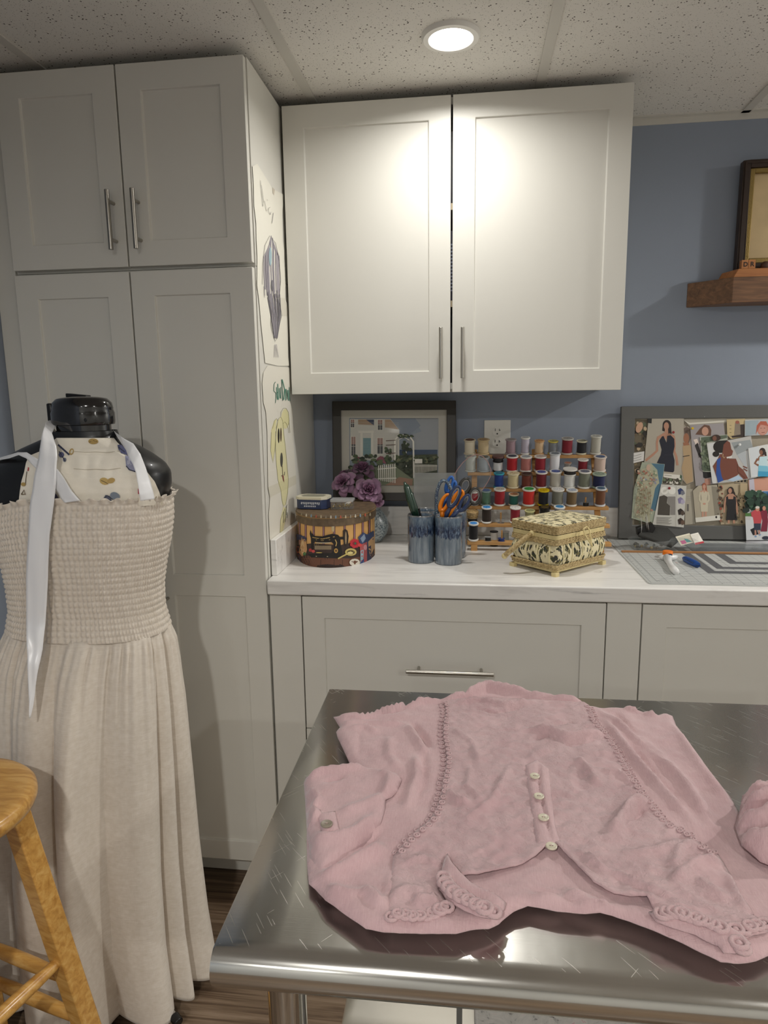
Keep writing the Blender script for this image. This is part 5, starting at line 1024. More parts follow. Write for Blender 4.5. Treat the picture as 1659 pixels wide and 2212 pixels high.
P = MB(); a = [bsurf(*C3(1430, 1500), .018), bsurf(*C3(1990, 1500), .018)]; b_ = [at(*C3(1408, 1622), 1, a[0].y-.055), at(*C3(2010, 1622), 1, a[0].y-.055)]
P.mat(0).add([a[0], a[1], b_[1], b_[0]], [(0, 1, 2, 3)]); q = [a[0].lerp(a[1], .1).lerp(b_[0].lerp(b_[1], .1), .3), a[0].lerp(a[1], .9).lerp(b_[0].lerp(b_[1], .9), .3)]; r_ = [a[0].lerp(a[1], .1).lerp(b_[0].lerp(b_[1], .1), .8), a[0].lerp(a[1], .9).lerp(b_[0].lerp(b_[1], .9), .8)]
P.build('card_flap', M('#d6d6da', .35, name='white_card', vary=.2, vscale=25), solid=.0006, fix=False, label='folded white flap of the photo card resting on the mat', cat='card')
# pins
for (x, y, c_, lay, lab) in ((655, 362, '#8c1f24', 4, 'red push pin on the dark dress clipping'), (857, 320, '#d8b420', 4, 'yellow push pin at the top of the board'), (612, 952, '#8c1f24', 7, 'red push pin on the swatch page'), (1356, 492, '#e6e6e4', 7, 'round white push pin beside the back view portrait'), (983, 198, '#c8c8c8', 1, 'tiny silver pin on the board frame')):
    c0 = bsurf(*C3(x, y), .0008+lay*.0016+.0008); r = .0042 if y > 200 else .0014
    MB().lathe([(0, 0), (r*.5, 0), (r*.5, .002), (r, .0028), (r, .0045), (0, .0055)], c0, 16, nB).build('push_pin', M(c_, .3, coat=.3), label=lab, cat='push pin', group='push pins on the board')
# ---- tray, pouch, clip, cards in front of the board
MZ2 = MZ+.0032
t = thing('clear_tray', 'shallow clear oval dish holding a dark pouch before the pin board', 'tray', tuple(at(*C3(460, 1600), 2, MZ)))
def dish(px, py, rx, ry, z0, hh): c0 = at(*C3(px, py), 2, z0); return c0, [(rx*.86, 0), (rx, hh*.6), (rx*1.03, hh), (rx*1.01, hh), (rx*.97, hh*.6), (rx*.84, .001), (0, .001)]
c0 = Vector((1.112, -.212, MZ2+.001)); MB().lathe([(0, 0), (.050, 0), (.060, .012), (.065, .030), (.063, .030), (.058, .012), (.048, .001), (0, .001)], c0, 40, sy=.72).build('dish', CL, t)
c1 = Vector((1.213, -.215, MZ2+.001)); t2 = thing('clear_tray', 'clear plastic bag holding seam packets right of the oval dish', 'tray', tuple(c1))
MB().lathe([(0, 0), (.044, 0), (.053, .010), (.050, .026), (.032, .034), (0, .035)], c1, 32, sy=.7).build('dish', CL, t2)
m = MB(); q = [at(*C3(x, y), 1, Y) for x, y, Y in ((285, 1470, -.235), (640, 1590, -.24), (718, 1520, -.20), (600, 1400, -.175), (450, 1385, -.17), (330, 1420, -.19))]
tp = [p+Vector((0, 0, .0)) for p in q]; n = len(q); cc0 = sum(q, Vector())/n
m.add(q+[p+Vector((0, 0, .010)) for p in q]+[cc0+Vector((0, 0, .016)), cc0], [(i, (i+1) % n, (i+1) % n+n, i+n) for i in range(n)]+[(i+n, (i+1) % n+n, 2*n) for i in range(n)]+[((i+1) % n, i, 2*n+1) for i in range(n)])
m.build('fabric_pouch', M('#2c2c29', .85, name='charcoal_felt', bump=.3), bevel=.003, seg=3, label='flat charcoal fabric pouch lying across the clear dish', cat='pouch')
rr = random.Random(12); m = MB()
for k in range(26): p = c0+Vector(((rr.random()-.5)*.085, (rr.random()-.5)*.055, .004+rr.random()*.009)); m.mat(k % 3).sphere(p, .003+rr.random()*.002, 7, 5)
m.build('beads', [M('#3a362c', .3), M('#9a8a58', .3), M('#7d8488', .3)], kind='stuff', label='jumble of small beads and snaps inside the clear dish', cat='beads')
t = thing('binder_clip', 'black binder clip with silver wire arms on the dark pouch', 'clip', tuple(at(*C3(380, 1450), 1, -.21)))
m = MB(); a = [at(*C3(x, y), 1, -.215) for x, y in ((272, 1380), (440, 1325), (475, 1370), (440, 1430), (282, 1455))]; m.add(a+[p+Vector((0, .022, .002)) for p in a], [tuple(range(5)), tuple(range(5, 10))[::-1]]+[(i, (i+1) % 5, (i+1) % 5+5, i+5) for i in range(5)]); m.build('body', BLACKPL, t, bevel=.001, fix=True)
for pts in (((365, 1270), (372, 1218), (380, 1270), (402, 1412), (388, 1418), (365, 1270)), ((300, 1250), (318, 1270), (322, 1330), (318, 1450), (325, 1330))): MB().tube([at(*C3(*p), 1, -.222) for p in pts], .0011, 7).build('wire_arm', CHROME, t, angle=180)
for k, (o_, cc_, lab) in enumerate((([(680, 1465), (828, 1428), (890, 1520), (740, 1560)], '#e3ddc8', 'white packet card with pink and teal print on the clear bag'), ([(838, 1440), (920, 1420), (985, 1530), (890, 1550)], '#e6e2d8', 'plain white seam tape card with a red edge on the clear bag'))):
    P = Print(lambda px, py, off=0, k=k: on_plane(px, py, Vector((1.2, -.215-.004*k, .952))+Vector((0, -.6, .8))*off, Vector((0, -.6, .8))), 4.894, 1320, 860); P.sheet(cc_, o_, .0012)
    if k == 0: P.p('#c9c4b0', [(700, 1472), (822, 1442), (876, 1516), (744, 1548)]); P.p('#c45a8c', [(730, 1510), (780, 1500), (800, 1535), (752, 1545)]); P.p('#3f8a8a', [(770, 1485), (810, 1490), (860, 1518), (800, 1525)])
    else: P.p('#b3303c', [(886, 1530), (975, 1512), (985, 1530), (890, 1552)]); [P.l('#b9b4a8', [(855, 1455+j*14), (925, 1440+j*14)], 1.5) for j in range(5)]
    P.build('packet_card', label=lab, cat='card', group='cards in front of the pin board')
# ---------------------------------------------------------------- steel table
TZ = .89; TO = Vector((.3017, -1.2617)); TTH = .0092; TL, TD = 1.25, .590
tu = Vector((math.cos(TTH), math.sin(TTH), 0)); tv = Vector((math.sin(TTH), -math.cos(TTH), 0))     # along, towards viewer
def tp(a, b, z): return Vector((TO.x, TO.y, 0))+tu*a+tv*b+Vector((0, 0, z))
t = thing('steel_table', 'scratched stainless steel work table with rolled front edge', 'table', tuple(tp(TL/2, TD/2, FLOOR)))
pf = [(0.0, -.045), (0.0, -.002), (.002, 0)]            # back edge up, flat, then the rolled nose
pr = [(0, -.04), (0, -.0015), (.0015, 0)]+[(TD-.022-.0005, 0)]
RN = .023
for k in range(1, 15):
    a = math.radians(k*195/14); pr.append((TD-.022+RN*math.sin(a), -RN+RN*math.cos(a)))
m = MB(); N = len(pr)
def sideround(i): return 0
xs = [0, .0015]+[TL*k/20 for k in range(1, 20)]+[TL-.0015, TL]
vs = []
for j, a in enumerate(xs):
    for i, (b, z) in enumerate(pr):
        zz = TZ+z; 
        if j in (0, len(xs)-1) and 0 < i: zz -= .0015 if z > -.001 else 0
        vs.append(tp(a, b, zz))
fs = [(j*N+i, j*N+i+1, (j+1)*N+i+1, (j+1)*N+i) for j in range(len(xs)-1) for i in range(N-1)]
m.add(vs, fs)
for j, sgn in ((0, 1), (len(xs)-1, -1)):                  # turned-down ends
    top = [vs[j*N+i] for i in range(N)]; k = len(top)
    bot = [Vector((p.x, p.y, min(p.z, TZ-.04))) for p in top[:4]]+[top[i] for i in range(4, N)]
    m.add(top+[Vector((p.x, p.y, TZ-.04)) for p in top], [(i, i+1, i+1+k, i+k) for i in range(3)])
    cap = top[3:]; m.add(cap, [tuple(range(len(cap)))])
m.build('table_top', STEEL, t, angle=50, fix=False)
MB().add([tp(.03, .03, TZ-.03), tp(TL-.03, .03, TZ-.03), tp(TL-.03, TD-.04, TZ-.03), tp(.03, TD-.04, TZ-.03), tp(.03, .03, TZ-.003), tp(TL-.03, .03, TZ-.003), tp(TL-.03, TD-.04, TZ-.003), tp(.03, TD-.04, TZ-.003)], [(3, 2, 1, 0), (4, 5, 6, 7), (0, 1, 5, 4), (1, 2, 6, 5), (2, 3, 7, 6), (3, 0, 4, 7)]).build('underframe', M('#6e6b66', .45, 1, name='dull_steel'), t)
LEGM = STEELP
for (a, b) in ((.052, TD-.075), (.060, .055), (TL-.06, TD-.075), (TL-.06, .055)):
    p = tp(a, b, 0); m = MB(); m.cyl((p.x, p.y, FLOOR+.03), (p.x, p.y, TZ-.028), .0205, 24); lg = m.build('leg', LEGM, t)
    MB().lathe([(0, 0), (.016, 0), (.018, .006), (.014, .03), (.0205, .034), (.0225, .036), (.0225, .05), (.0205, .052)], (p.x, p.y, FLOOR), 20).build('foot', LEGM, lg)
    MB().lathe([(.0207, 0), (.034, 0), (.034, .003), (.025, .007), (.0235, .04), (.0207, .042)][::1], (p.x, p.y, .385), 22).build('shelf_collar', LEGM, lg)
m = MB(); s0 = [tp(.048, .03, .42), tp(TL-.03, .03, .42), tp(TL-.03, TD-.05, .42), tp(.048, TD-.05, .42)]; m.add(s0+[p+Vector((0, 0, -.03)) for p in s0], [(0, 1, 2, 3), (7, 6, 5, 4)]+[(i, i+4, (i+1) % 4+4, (i+1) % 4) for i in range(4)])
m.build('under_shelf', M('#d6d2c8', .42, 1, name='satin_steel'), t, bevel=.003)
# box on the undershelf
FBX = NT('grey_floral_print', .7); c = FBX.coord(); FBX.base(FBX.ramp(FBX.noise(c, 34, 4, .7, 1.4), [(.36, '#5f5c58'), (.45, '#b9b5ae'), (.62, '#c9c4bc'), (.68, '#b98f92')])); FBX = FBX.m
t = thing('fabric_box', 'grey floral patterned storage box on the table\'s lower shelf', 'box', tuple(tp(.45, .25, .42)))
m = MB(); q = [tp(.26, .10, .4205), tp(.80, .10, .4205), tp(.80, .42, .4205), tp(.26, .42, .4205)]; m.add(q+[p+Vector((0, 0, .17)) for p in q], [(3, 2, 1, 0), (4, 5, 6, 7)]+[(i, (i+1) % 4, (i+1) % 4+4, i+4) for i in range(4)]); m.build('body', FBX, t, bevel=.006)
m = MB(); q = [tp(.255, .095, .565), tp(.805, .095, .565), tp(.805, .425, .565), tp(.255, .425, .565)]; m.add(q+[p+Vector((0, 0, .03)) for p in q], [(3, 2, 1, 0), (4, 5, 6, 7)]+[(i, (i+1) % 4, (i+1) % 4+4, i+4) for i in range(4)]); m.build('lid', FBX, t, bevel=.004)
MB().obox(tp(.235, .30, .50), tu, tv, (0, 0, 1), .004, .010, .079).build('black_ruler', BLACKPL, label='thin black strip standing beside the floral box under the table', cat='strip')

# ---------------------------------------------------------------- wooden stool
OAK = NT('honey_oak', .33); g = OAK.noise(OAK.coord((9, 60, 60), (0, 0, .9)), 1.2, 6, .6, .6); OAK.base(OAK.ramp(g, [(.3, '#b07c38'), (.5, '#cc994e'), (.7, '#dcb068')])); OAK.b.inputs['Coat Weight'].default_value = .35; OAK.b.inputs['Coat Roughness'].default_value = .15; OAK = OAK.m
SZ = .70; pe = at(68, 1735, 2, SZ-.012); SR = .165
sc_ = Vector((pe.x-SR*.985, pe.y-.035, 0))
t = thing('wooden_stool', 'honey-coloured round wooden stool at the lower left corner', 'stool', (sc_.x, sc_.y, FLOOR))
MB().lathe([(0, -.034), (SR-.016, -.034), (SR-.004, -.028), (SR, -.018), (SR-.001, -.008), (SR-.008, -.001), (SR-.02, .001), (SR*.75, -.0005), (0, -.003)], (sc_.x, sc_.y, SZ), 64).build('seat', OAK, t, angle=60)
legs = []
for dx, dy in ((.105, .06), (.06, -.105), (-.105, -.06), (-.06, .105)):
    top = Vector((sc_.x+dx, sc_.y+dy, SZ-.034)); bot = Vector((sc_.x+dx*1.98, sc_.y+dy*1.98, FLOOR)); legs.append((top, bot))
    d = (top-bot).normalized(); ou = Vector((dx, dy, 0)).normalized(); ou = (ou-d*ou.dot(d)).normalized(); si = d.cross(ou)
    u_, w_ = (ou+si).normalized(), (ou-si).normalized()
    m = MB(); a = .019; cs = [u_*a+w_*a, u_*a-w_*a, -u_*a-w_*a, -u_*a+w_*a]
    tz = lambda p, s_: p
    tt_ = [top+c_ for c_ in cs]; bb_ = [bot+c_*1.05 for c_ in cs]; bb_ = [Vector((p.x, p.y, FLOOR)) for p in bb_]; tt_ = [Vector((p.x, p.y, SZ-.034)) for p in tt_]
    m.add(bb_+tt_, [(3, 2, 1, 0), (4, 5, 6, 7)]+[(i, (i+1) % 4, (i+1) % 4+4, i+4) for i in range(4)]); m.build('leg', OAK, t, bevel=.003)
for (i, j, zf) in ((0, 1, .42), (1, 2, .34), (2, 3, .42), (3, 0, .34), (0, 1, .12), (2, 3, .12), (1, 2, .2), (3, 0, .2)):
    a = legs[i][1].lerp(legs[i][0], zf+.10); b_ = legs[j][1].lerp(legs[j][0], zf+.10); n = 9
    MB().tube([a.lerp(b_, k/(n-1)) for k in range(n)], [.0095+.0045*math.sin(math.pi*k/(n-1)) for k in range(n)], 12).build('rung', OAK, t)

# ---------------------------------------------------------------- dress form
DY = -.98
def dpx(x, y): return at(x, y, 1, DY)
LV = [  # photo y, left x, right x, depth half-axis
    (1066, 0, 361, .120), (1117, 2, 362, .122), (1165, 14, 357, .120), (1214, 26, 348, .112), (1262, 34, 343, .104), (1310, 38, 346, .100), (1352, 33, 358, .106),
    (1380, 24, 366, .122), (1424, 12, 373, .140), (1500, 4, 383, .160), (1600, 2, 392, .178), (1671, 0, 398, .188), (1815, 2, 409, .205), (1960, 8, 425, .218), (2063, 14, 442, .226), (2100, 16, 447, .23)]
TAB = []
for y, xl, xr, b_ in LV:
    a, c_ = dpx(xl, y), dpx(xr, y); TAB.append(((a.z+c_.z)/2, (a.x+c_.x)/2, (c_.x-a.x)/2, b_))
TAB.sort()
TZs = np.array([r[0] for r in TAB])
def ringat(z):
    return [float(np.interp(z, TZs, np.array([r[k] for r in TAB]))) for k in (1, 2, 3)]
ZW = float(TAB[[i for i, r in enumerate(TAB) if abs(r[3]-.106) < 1e-6][0]][0]); ZTOP = 1.178
print('waist', ZW, 'tab', [tuple(round(v, 3) for v in r) for r in TAB])
LINEN = NT('natural_linen', .9); c = LINEN.coord()
sl = LINEN.noise(LINEN.coord((40, 40, 600)), 1.2, 3); sl2 = LINEN.noise(LINEN.coord((500, 500, 30)), 1.2, 3); nb = LINEN.noise(c, 90, 4)
LINEN.base(LINEN.ramp(LINEN.math('ADD', LINEN.math('MULTIPLY', sl, .5), LINEN.math('MULTIPLY', nb, .5)), [(.34, '#d8cdbe'), (.5, '#dfd5c8'), (.64, '#e6ddd1')])); LINEN.bump(LINEN.math('ADD', sl, sl2), .25, .0008); LINEN.b.inputs['Sheen Weight'].default_value = .25; LINEN = LINEN.m
dress = thing('linen_dress', 'long oatmeal linen dress with smocked bodice worn by the dress form', 'dress', (ringat(.5)[0], DY, .02))
# bodice: rows of elastic smocking, a gathered frill on top
NR = 24; NC_ = 236
def ztop(th): return ZTOP-.010-.030*max(0, -math.sin(th+.2))*0+.012*math.cos(th*1.0)*0
rr = random.Random(21); ph = [rr.random()*6.28 for _ in range(NR+2)]
ZR, ZF, ZL = at(361, 1068, 1, DY).z, at(190, 1078, 1, DY-.115).z, at(0, 1107, 1, DY).z
def bodice(a, b):
    th = a*2*math.pi; zb = ZW-.004
    left = max(0, -math.cos(th))              # the armhole side on the viewer's left sits lower
    cs_ = math.cos(th); zt_ = ZF+(ZR-ZF)*max(0, cs_)**2+(ZL-ZF)*max(0, -cs_)**2
    z = zb+(zt_-zb)*b; cx, ax_, bx_ = ringat(z)
    row = b*NR; rp = row-int(row); puff = .0036*(math.sin(math.pi*rp)**.5)
    r_i = int(row); cell = math.sin(th*NC_/2+ph[min(r_i, NR)]*.22+.5*math.sin(th*7+r_i*.25)); puff *= .55+.45*cell
    if b > .965: puff = .0022+.0045*((b-.965)/.035)*(1+math.sin(th*58+ph[0]))+.002*math.sin(th*23)
    e = puff+.0006*math.sin(th*31+z*60)
    n = Vector((math.cos(th)/ax_, math.sin(th)/bx_, 0)).normalized()
    zf = .003*math.sin(th*41)*max(0, (b-.975)/.025)
    sp = 2.4; c_, s_ = math.cos(th), math.sin(th)
    return Vector((cx+ax_*math.copysign(abs(c_)**(2/sp), c_), DY+bx_*math.copysign(abs(s_)**(2/sp), s_), z+zf))+n*e
m = MB(); m.grid(bodice, 1180, NR*5+1, True); m.build('smocked_bodice', LINEN, dress, angle=180, solid=-.0012)
# skirt
HEM = -.015
fold = [(9, .66, .3), (5, .40, 1.9), (14, .36, 4.0), (23, .10, .7)]
def skirt(a, b):
    th = a*2*math.pi; z = ZW+.002+(-.018-ZW)*b; cx, ax_, bx_ = ringat(z)
    n = Vector((math.cos(th)/ax_, math.sin(th)/bx_, 0)).normalized()
    w_ = th+.10*b*math.sin(2*th+1)+.08*math.sin(5*th)+.03*math.sin(3*th+b*3)
    phi = 12*w_+1.3*math.sin(5*w_+1.9)+.9*math.sin(3*w_+.4)
    sh = (2*abs(math.sin(phi/2))**.9-1)*(.8+.25*math.sin(4*w_+1))+.22*math.cos(7*w_+4)
    fine = (.5*math.cos(52*th+2*math.sin(3*th))+.5*math.cos(71*th+1+math.sin(5*th)))*math.exp(-b*6)+.35*math.cos(37*w_+2)*math.exp(-b*3)
    amp = .007+.062*min(1, b)**.7
    r = amp*(sh*.62-.40)+.0050*fine*min(1, b*30)
    zz = z+.020*b**8*sh*-.4
    sp = 2.4-.4*min(1, b*3); c_, s_ = math.cos(th), math.sin(th)
    return Vector((cx+ax_*math.copysign(abs(c_)**(2/sp), c_), DY+bx_*math.copysign(abs(s_)**(2/sp), s_), zz))+n*r
m = MB(); m.grid(skirt, 760, 110, True); sk = m.build('skirt', LINEN, dress, angle=180, solid=-.0012)
m = MB(); m.tube([skirt(k/380, .952)+((skirt(k/380, .952)-Vector((ringat(.05)[0], DY, skirt(k/380, .952).z))).normalized()*.0004) for k in range(380)], .0006, 4, closed=True); m.build('hem_stitching', M('#e4dac8', .8), sk)
# the black form
form = thing('dress_form', 'black plastic dress form with glossy neck cap, wearing dress and apron', 'dress form', (ringat(.5)[0], DY, FLOOR))
TOR = [(965, 58, 298, .060), (980, 30, 322, .075), (1000, 0, 350, .088), (1020, -12, 362, .098), (1045, -14, 363, .104), (1066, -6, 357, .106)]
tr = []
for y, xl, xr, b_ in TOR[:]: a, c_ = dpx(xl, y), dpx(xr, y); tr.append(((a.z+c_.z)/2, (a.x+c_.x)/2, (c_.x-a.x)/2, b_))
nk = []
for y, xl, xr, b_ in ((945, 104, 252, .052), (930, 118, 247, .050), (905, 121, 247, .050), (890, 122, 247, .050)): a, c_ = dpx(xl, y), dpx(xr, y); nk.append(((a.z+c_.z)/2, (a.x+c_.x)/2, (c_.x-a.x)/2, b_))
TT = [(.90, ringat(.92)[0], ringat(.92)[1]-.018, .085), (1.05, ringat(1.05)[0], ringat(1.05)[1]-.014, .09), (1.15, ringat(1.15)[0], ringat(1.15)[1]-.010, .102)]+sorted(tr)[0:]+sorted(nk)[:2]
TT = sorted(TT); tz = np.array([r[0] for r in TT])
def tor(z): return [float(np.interp(z, tz, np.array([r[k] for r in TT]))) for k in (1, 2, 3)]
m = MB(); zz0, zz1 = TT[0][0], TT[-1][0]
def tf(a, b):
    z = zz0+(zz1-zz0)*b; cx, ax_, bx_ = tor(z); th = a*2*math.pi; p = 2.4
    c_, s_ = math.cos(th), math.sin(th); return Vector((cx+ax_*math.copysign(abs(c_)**(2/p), c_), DY+bx_*math.copysign(abs(s_)**(2/p), s_)-.0, z))
m.grid(tf, 72, 60, True); m.build('torso', M('#0c0d10', .38, name='black_form_shell', coat=.2), form, angle=180)
GB = M('#08080a', .12, name='glossy_black', coat=.8)
n0 = sorted(nk)[1]; c0 = Vector((n0[1], DY, n0[0])); ra, rb = n0[2], .050; up = Vector((.10, -.10, 1)).normalized()
m = MB(); m.lathe([(ra*.86, -.012), (ra*.86, .012), (ra*.98, .014), (ra*1.0, .020), (ra*1.0, .038), (ra*.96, .046), (ra*.97, .048), (ra*.93, .060), (ra*.80, .069), (ra*.5, .073), (0, .074)], c0, 56, sy=rb/ra, ax=(0, 0, 1)); nc = m.build('neck_cap', GB, form, angle=50)
MB().obox(c0+Vector((-.008, .002, .074)), (1, -.12, -.10), (.12, 1, 0), (0, 0, 1), .026, .009, .0045).build('cap_slot', BLACKPL, nc, bevel=.002)
MB().obox(c0+Vector((-ra*.98, .0, .040)), (1, 0, 0), (0, 1, 0), (0, 0, 1), .006, .016, .020).build('dial', BLACKPL, nc, bevel=.003)
MB().lathe([(0, 0), (.0045, 0), (.0045, .002), (0, .003)], c0+Vector((.030, -rb*.86, .024)), 12, (0, -1, 0)).build('screw', BLACKPL, nc)
MB().cyl((c0.x, DY, FLOOR+.07), (c0.x, DY, TT[0][0]+.03), .014, 18).build('pole', CHROME, form)
ft = at(447, 1988, 2, FLOOR+.035)
for k in range(4):
    a = math.atan2(ft.y-DY, ft.x-c0.x)+k*math.pi/2; L = (Vector((ft.x, ft.y))-Vector((c0.x, DY))).length
    m = MB(); m.cyl((c0.x, DY, FLOOR+.075), (c0.x+L*.93*math.cos(a), DY+L*.93*math.sin(a), FLOOR+.036), .0085, 12); lg = m.build('leg', CHROME, form)
    MB().cyl((c0.x+L*.90*math.cos(a), DY+L*.90*math.sin(a), FLOOR+.037), (c0.x+L*math.cos(a), DY+L*math.sin(a), FLOOR+.033), .0115, 14).build('rubber_cap', BLACKPL, lg, bevel=.002)
    MB().cyl((c0.x+L*.96*math.cos(a), DY+L*.96*math.sin(a), FLOOR+.036), (c0.x+L*.96*math.cos(a), DY+L*.96*math.sin(a), FLOOR), .006, 10).build('caster', BLACKPL, lg)
# apron bib over the chest
APR = M('#f8f1e2', .8, name='cream_cotton', bump=.15, bscale=700)
def chest(px, py, off=.004):
    P0 = at(px, py, 1, DY-.10); z = P0.z; cx, ax_, bx_ = tor(z); s_ = max(-.985, min(.985, (P0.x-cx)/ax_)); p = 2.4
    y = DY-bx_*(1-abs(s_)**p)**(1/p); q = at(px, py, 1, y); cx, ax_, bx_ = tor(q.z); s_ = max(-.985, min(.985, (q.x-cx)/ax_)); y = DY-bx_*(1-abs(s_)**p)**(1/p)
    q = at(px, py, 1, y-off); return q
ap = thing('apron', 'cream apron bib with small printed motifs hung over the black form', 'apron', tuple(chest(190, 1080)))
rows = [(946, 122, 246), (956, 110, 254), (970, 98, 268), (985, 62, 285), (1000, 56, 300), (1020, 52, 318), (1040, 46, 334), (1060, 43, 343), (1085, 40, 352), (1110, 40, 354)]
def bib(a, b):
    y = 946+b*(1112-22*a-946); r0 = np.interp(y, [r[0] for r in rows], [r[1] for r in rows]); r1 = np.interp(y, [r[0] for r in rows], [r[2] for r in rows])
    x = r0+(r1-r0)*a; inn = .002*max(0, (y-1058)/40); wr = .0016*noise.noise(Vector((x*.05, y*.03, 1)))+.0012*noise.noise(Vector((x*.02, y*.1, 4)))+.0010*abs(math.sin(x*.11+y*.02))*math.exp(-((y-1000)/30)**2)
    return chest(x, y, .0045+wr-inn)
P = Print(lambda px, py, off=0: chest(px, py, .0062+off), 4.1475, 0, 840, step=14); P.mb.mat(P.idx(APR)); P.mb.grid(bib, 70, 44); P.lay = 0
def C4(x, y): return x, y
GO, NV = '#b89a5c', '#55587a'
P.p(GO, ell(835, 470, 45, 26, 14)); P.l('#6a5530', [(800, 478), (835, 462), (870, 472)], 3); P.p('#c9ab68', ell(935, 828, 44, 32, 14, .3)); P.p('#bd9d5c', ell(995, 822, 36, 24, 14, -.3)); P.l('#6a5530', [(905, 820), (940, 835), (965, 850)], 3)
P.p('#5a5e72', [(915, 1000), (945, 950), (985, 960), (1000, 1005)]); P.p('#7d8794', ell(1030, 960, 46, 34, 12, .4)); P.l('#2c3040', [(920, 995), (960, 955), (1010, 990)], 4)
P.l('#3c4058', [(520, 500), (570, 545), (620, 590)], 8); P.p(GO, ell(640, 562, 20, 30, 10, .3)); P.p('#dfd6c2', ell(642, 562, 11, 19, 10, .3)); P.p(NV, ell(550, 590, 26, 26, 8)); P.p('#70768e', ell(578, 635, 16, 20, 8)); P.l('#2c3040', [(530, 560), (560, 610), (585, 650)], 4)
P.p(NV, [(1052, 500), (1085, 500), (1150, 560), (1168, 610), (1130, 590), (1085, 575), (1060, 540)]); P.p('#9a9cb8', [(1120, 600), (1165, 600), (1200, 690), (1218, 742), (1150, 725), (1130, 690)]); P.p('#c2c3d4', ell(1160, 655, 24, 34, 10)); P.l('#33364c', [(1130, 690), (1160, 725), (1215, 742)], 5); P.l('#33364c', [(1060, 520), (1110, 560), (1160, 600)], 5)
P.p('#b02a3a', [(1236, 895), (1250, 890), (1262, 940), (1236, 942)]); P.p('#b9474c', [(250, 700), (260, 705), (256, 735), (245, 735)]); P.p(GO, ell(208, 855, 22, 18, 8)); P.l('#6a5530', [(190, 945), (215, 905), (225, 945), (190, 945)], 4); P.l('#55452c', [(225, 860), (240, 740)], 3)
P.p('#3a3550', [(470, 920), (500, 940), (545, 1010), (470, 1020)])
for y0 in (560, 715): P.l('#c6bba6', [(660, y0), (760, y0+8), (860, y0+4), (960, y0+10), (1080, y0-5)], 2)
P.lay = .0; P.mb.build('bib', P.mats, ap, angle=180, fix=False)
# neck facing behind the cap
m = MB(); q = [(112, 942), (100, 925), (108, 908), (125, 895)]
m.tube([at(124, 944, 1, DY-.045), at(112, 925, 1, DY-.02), at(112, 906, 1, DY+.02), at(128, 893, 1, DY+.05)], [.006, .010, .010, .004], 10, flat=.3); m.build('neck_edge', M('#8d8578', .8), ap, angle=180)
# satin ribbons
SAT = NT('white_satin', .28); SAT.base('#f3f4f7'); SAT.b.inputs['Sheen Weight'].default_value = .4; SAT.b.inputs['Anisotropic'].default_value = .4; SAT.bump(SAT.noise(SAT.coord((60, 60, 8)), 1.2, 3), .12, .002); SAT = SAT.m
def ribbon(name, label, secs, wr=.0012, parent=None, cat='ribbon'):   # secs: (py_l, px_l, py_r, px_r, Y_l, Y_r)
    S = []
    for i in range(len(secs)-1):
        for k in range(6): f = k/6; S.append([secs[i][j]*(1-f)+secs[i+1][j]*f for j in range(6)])
    S.append(list(secs[-1])); m = MB()
    def f(a, b):
        i = int(round(b*(len(S)-1))); s_ = S[i]; p = at(s_[1], s_[0], 1, s_[4]).lerp(at(s_[3], s_[2], 1, s_[5]), a); p.y -= .0012*math.sin(a*math.pi)+wr*noise.noise(Vector((a*2, i*.14, len(label))))*1.5; return p
    m.grid(f, 9, len(S)); return m.build(name, SAT, parent, angle=180, solid=.0006, fix=False, label=label, cat=cat if parent is None else None, group='white satin ribbons on the dress form' if parent is None else None)
Yf = DY-.118
ribbon('satin_ribbon', 'long white satin ribbon hanging down the left front of the dress', [(903, 118, 912, 128, DY+.02, DY+.03), (912, 99, 922, 120, DY-.045, DY-.04), (925, 94, 936, 112, DY-.085, DY-.075), (945, 90, 962, 121, DY-.100, DY-.098), (985, 84, 990, 125, DY-.112, DY-.112), (1030, 74, 1036, 121, Yf-.012, Yf-.010), (1081, 66, 1085, 117, Yf-.018, Yf-.016), (1153, 61, 1156, 107, Yf-.022, Yf-.020), (1250, 57, 1252, 104, Yf-.020, Yf-.016), (1345, 56, 1347, 98, Yf-.022, Yf-.018), (1400, 58, 1402, 92, Yf-.045, Yf-.034), (1436, 60, 1438, 85, Yf-.055, Yf-.048), (1500, 62, 1500, 75, Yf-.066, Yf-.062), (1551, 64, 1551, 66, Yf-.075, Yf-.075)], .003)
ribbon('satin_ribbon', 'white satin ribbon running from the neck to the right bodice edge', [(929, 244, 935, 250, DY+.02, DY+.02), (934, 249, 958, 262, DY-.03, DY-.045), (944, 262, 972, 272, DY-.06, DY-.075), (958, 288, 986, 277, DY-.075, DY-.094), (980, 303, 1003, 287, DY-.088, DY-.106), (1010, 315, 1022, 294, DY-.094, DY-.116), (1040, 325, 1045, 298, DY-.098, DY-.122), (1062, 331, 1068, 301, DY-.100, DY-.126), (1078, 334, 1082, 303, DY-.10, DY-.124)], .001)
ribbon('satin_ribbon', 'white satin ribbon crossing the left shoulder under the long ribbon', [(992, -12, 995, -12, DY-.02, DY-.05), (983, 18, 990, 20, DY-.06, DY-.075), (977, 38, 983, 40, DY-.085, DY-.09), (977, 58, 990, 56, DY-.096, DY-.10), (986, 72, 1002, 68, DY-.103, DY-.106), (1000, 96, 1024, 90, DY-.112, DY-.114), (1014, 124, 1052, 116, DY-.122, DY-.122), (1040, 142, 1066, 126, DY-.126, DY-.124), (1062, 156, 1078, 132, DY-.128, DY-.126), (1082, 174, 1086, 140, DY-.128, DY-.128)], .0015)
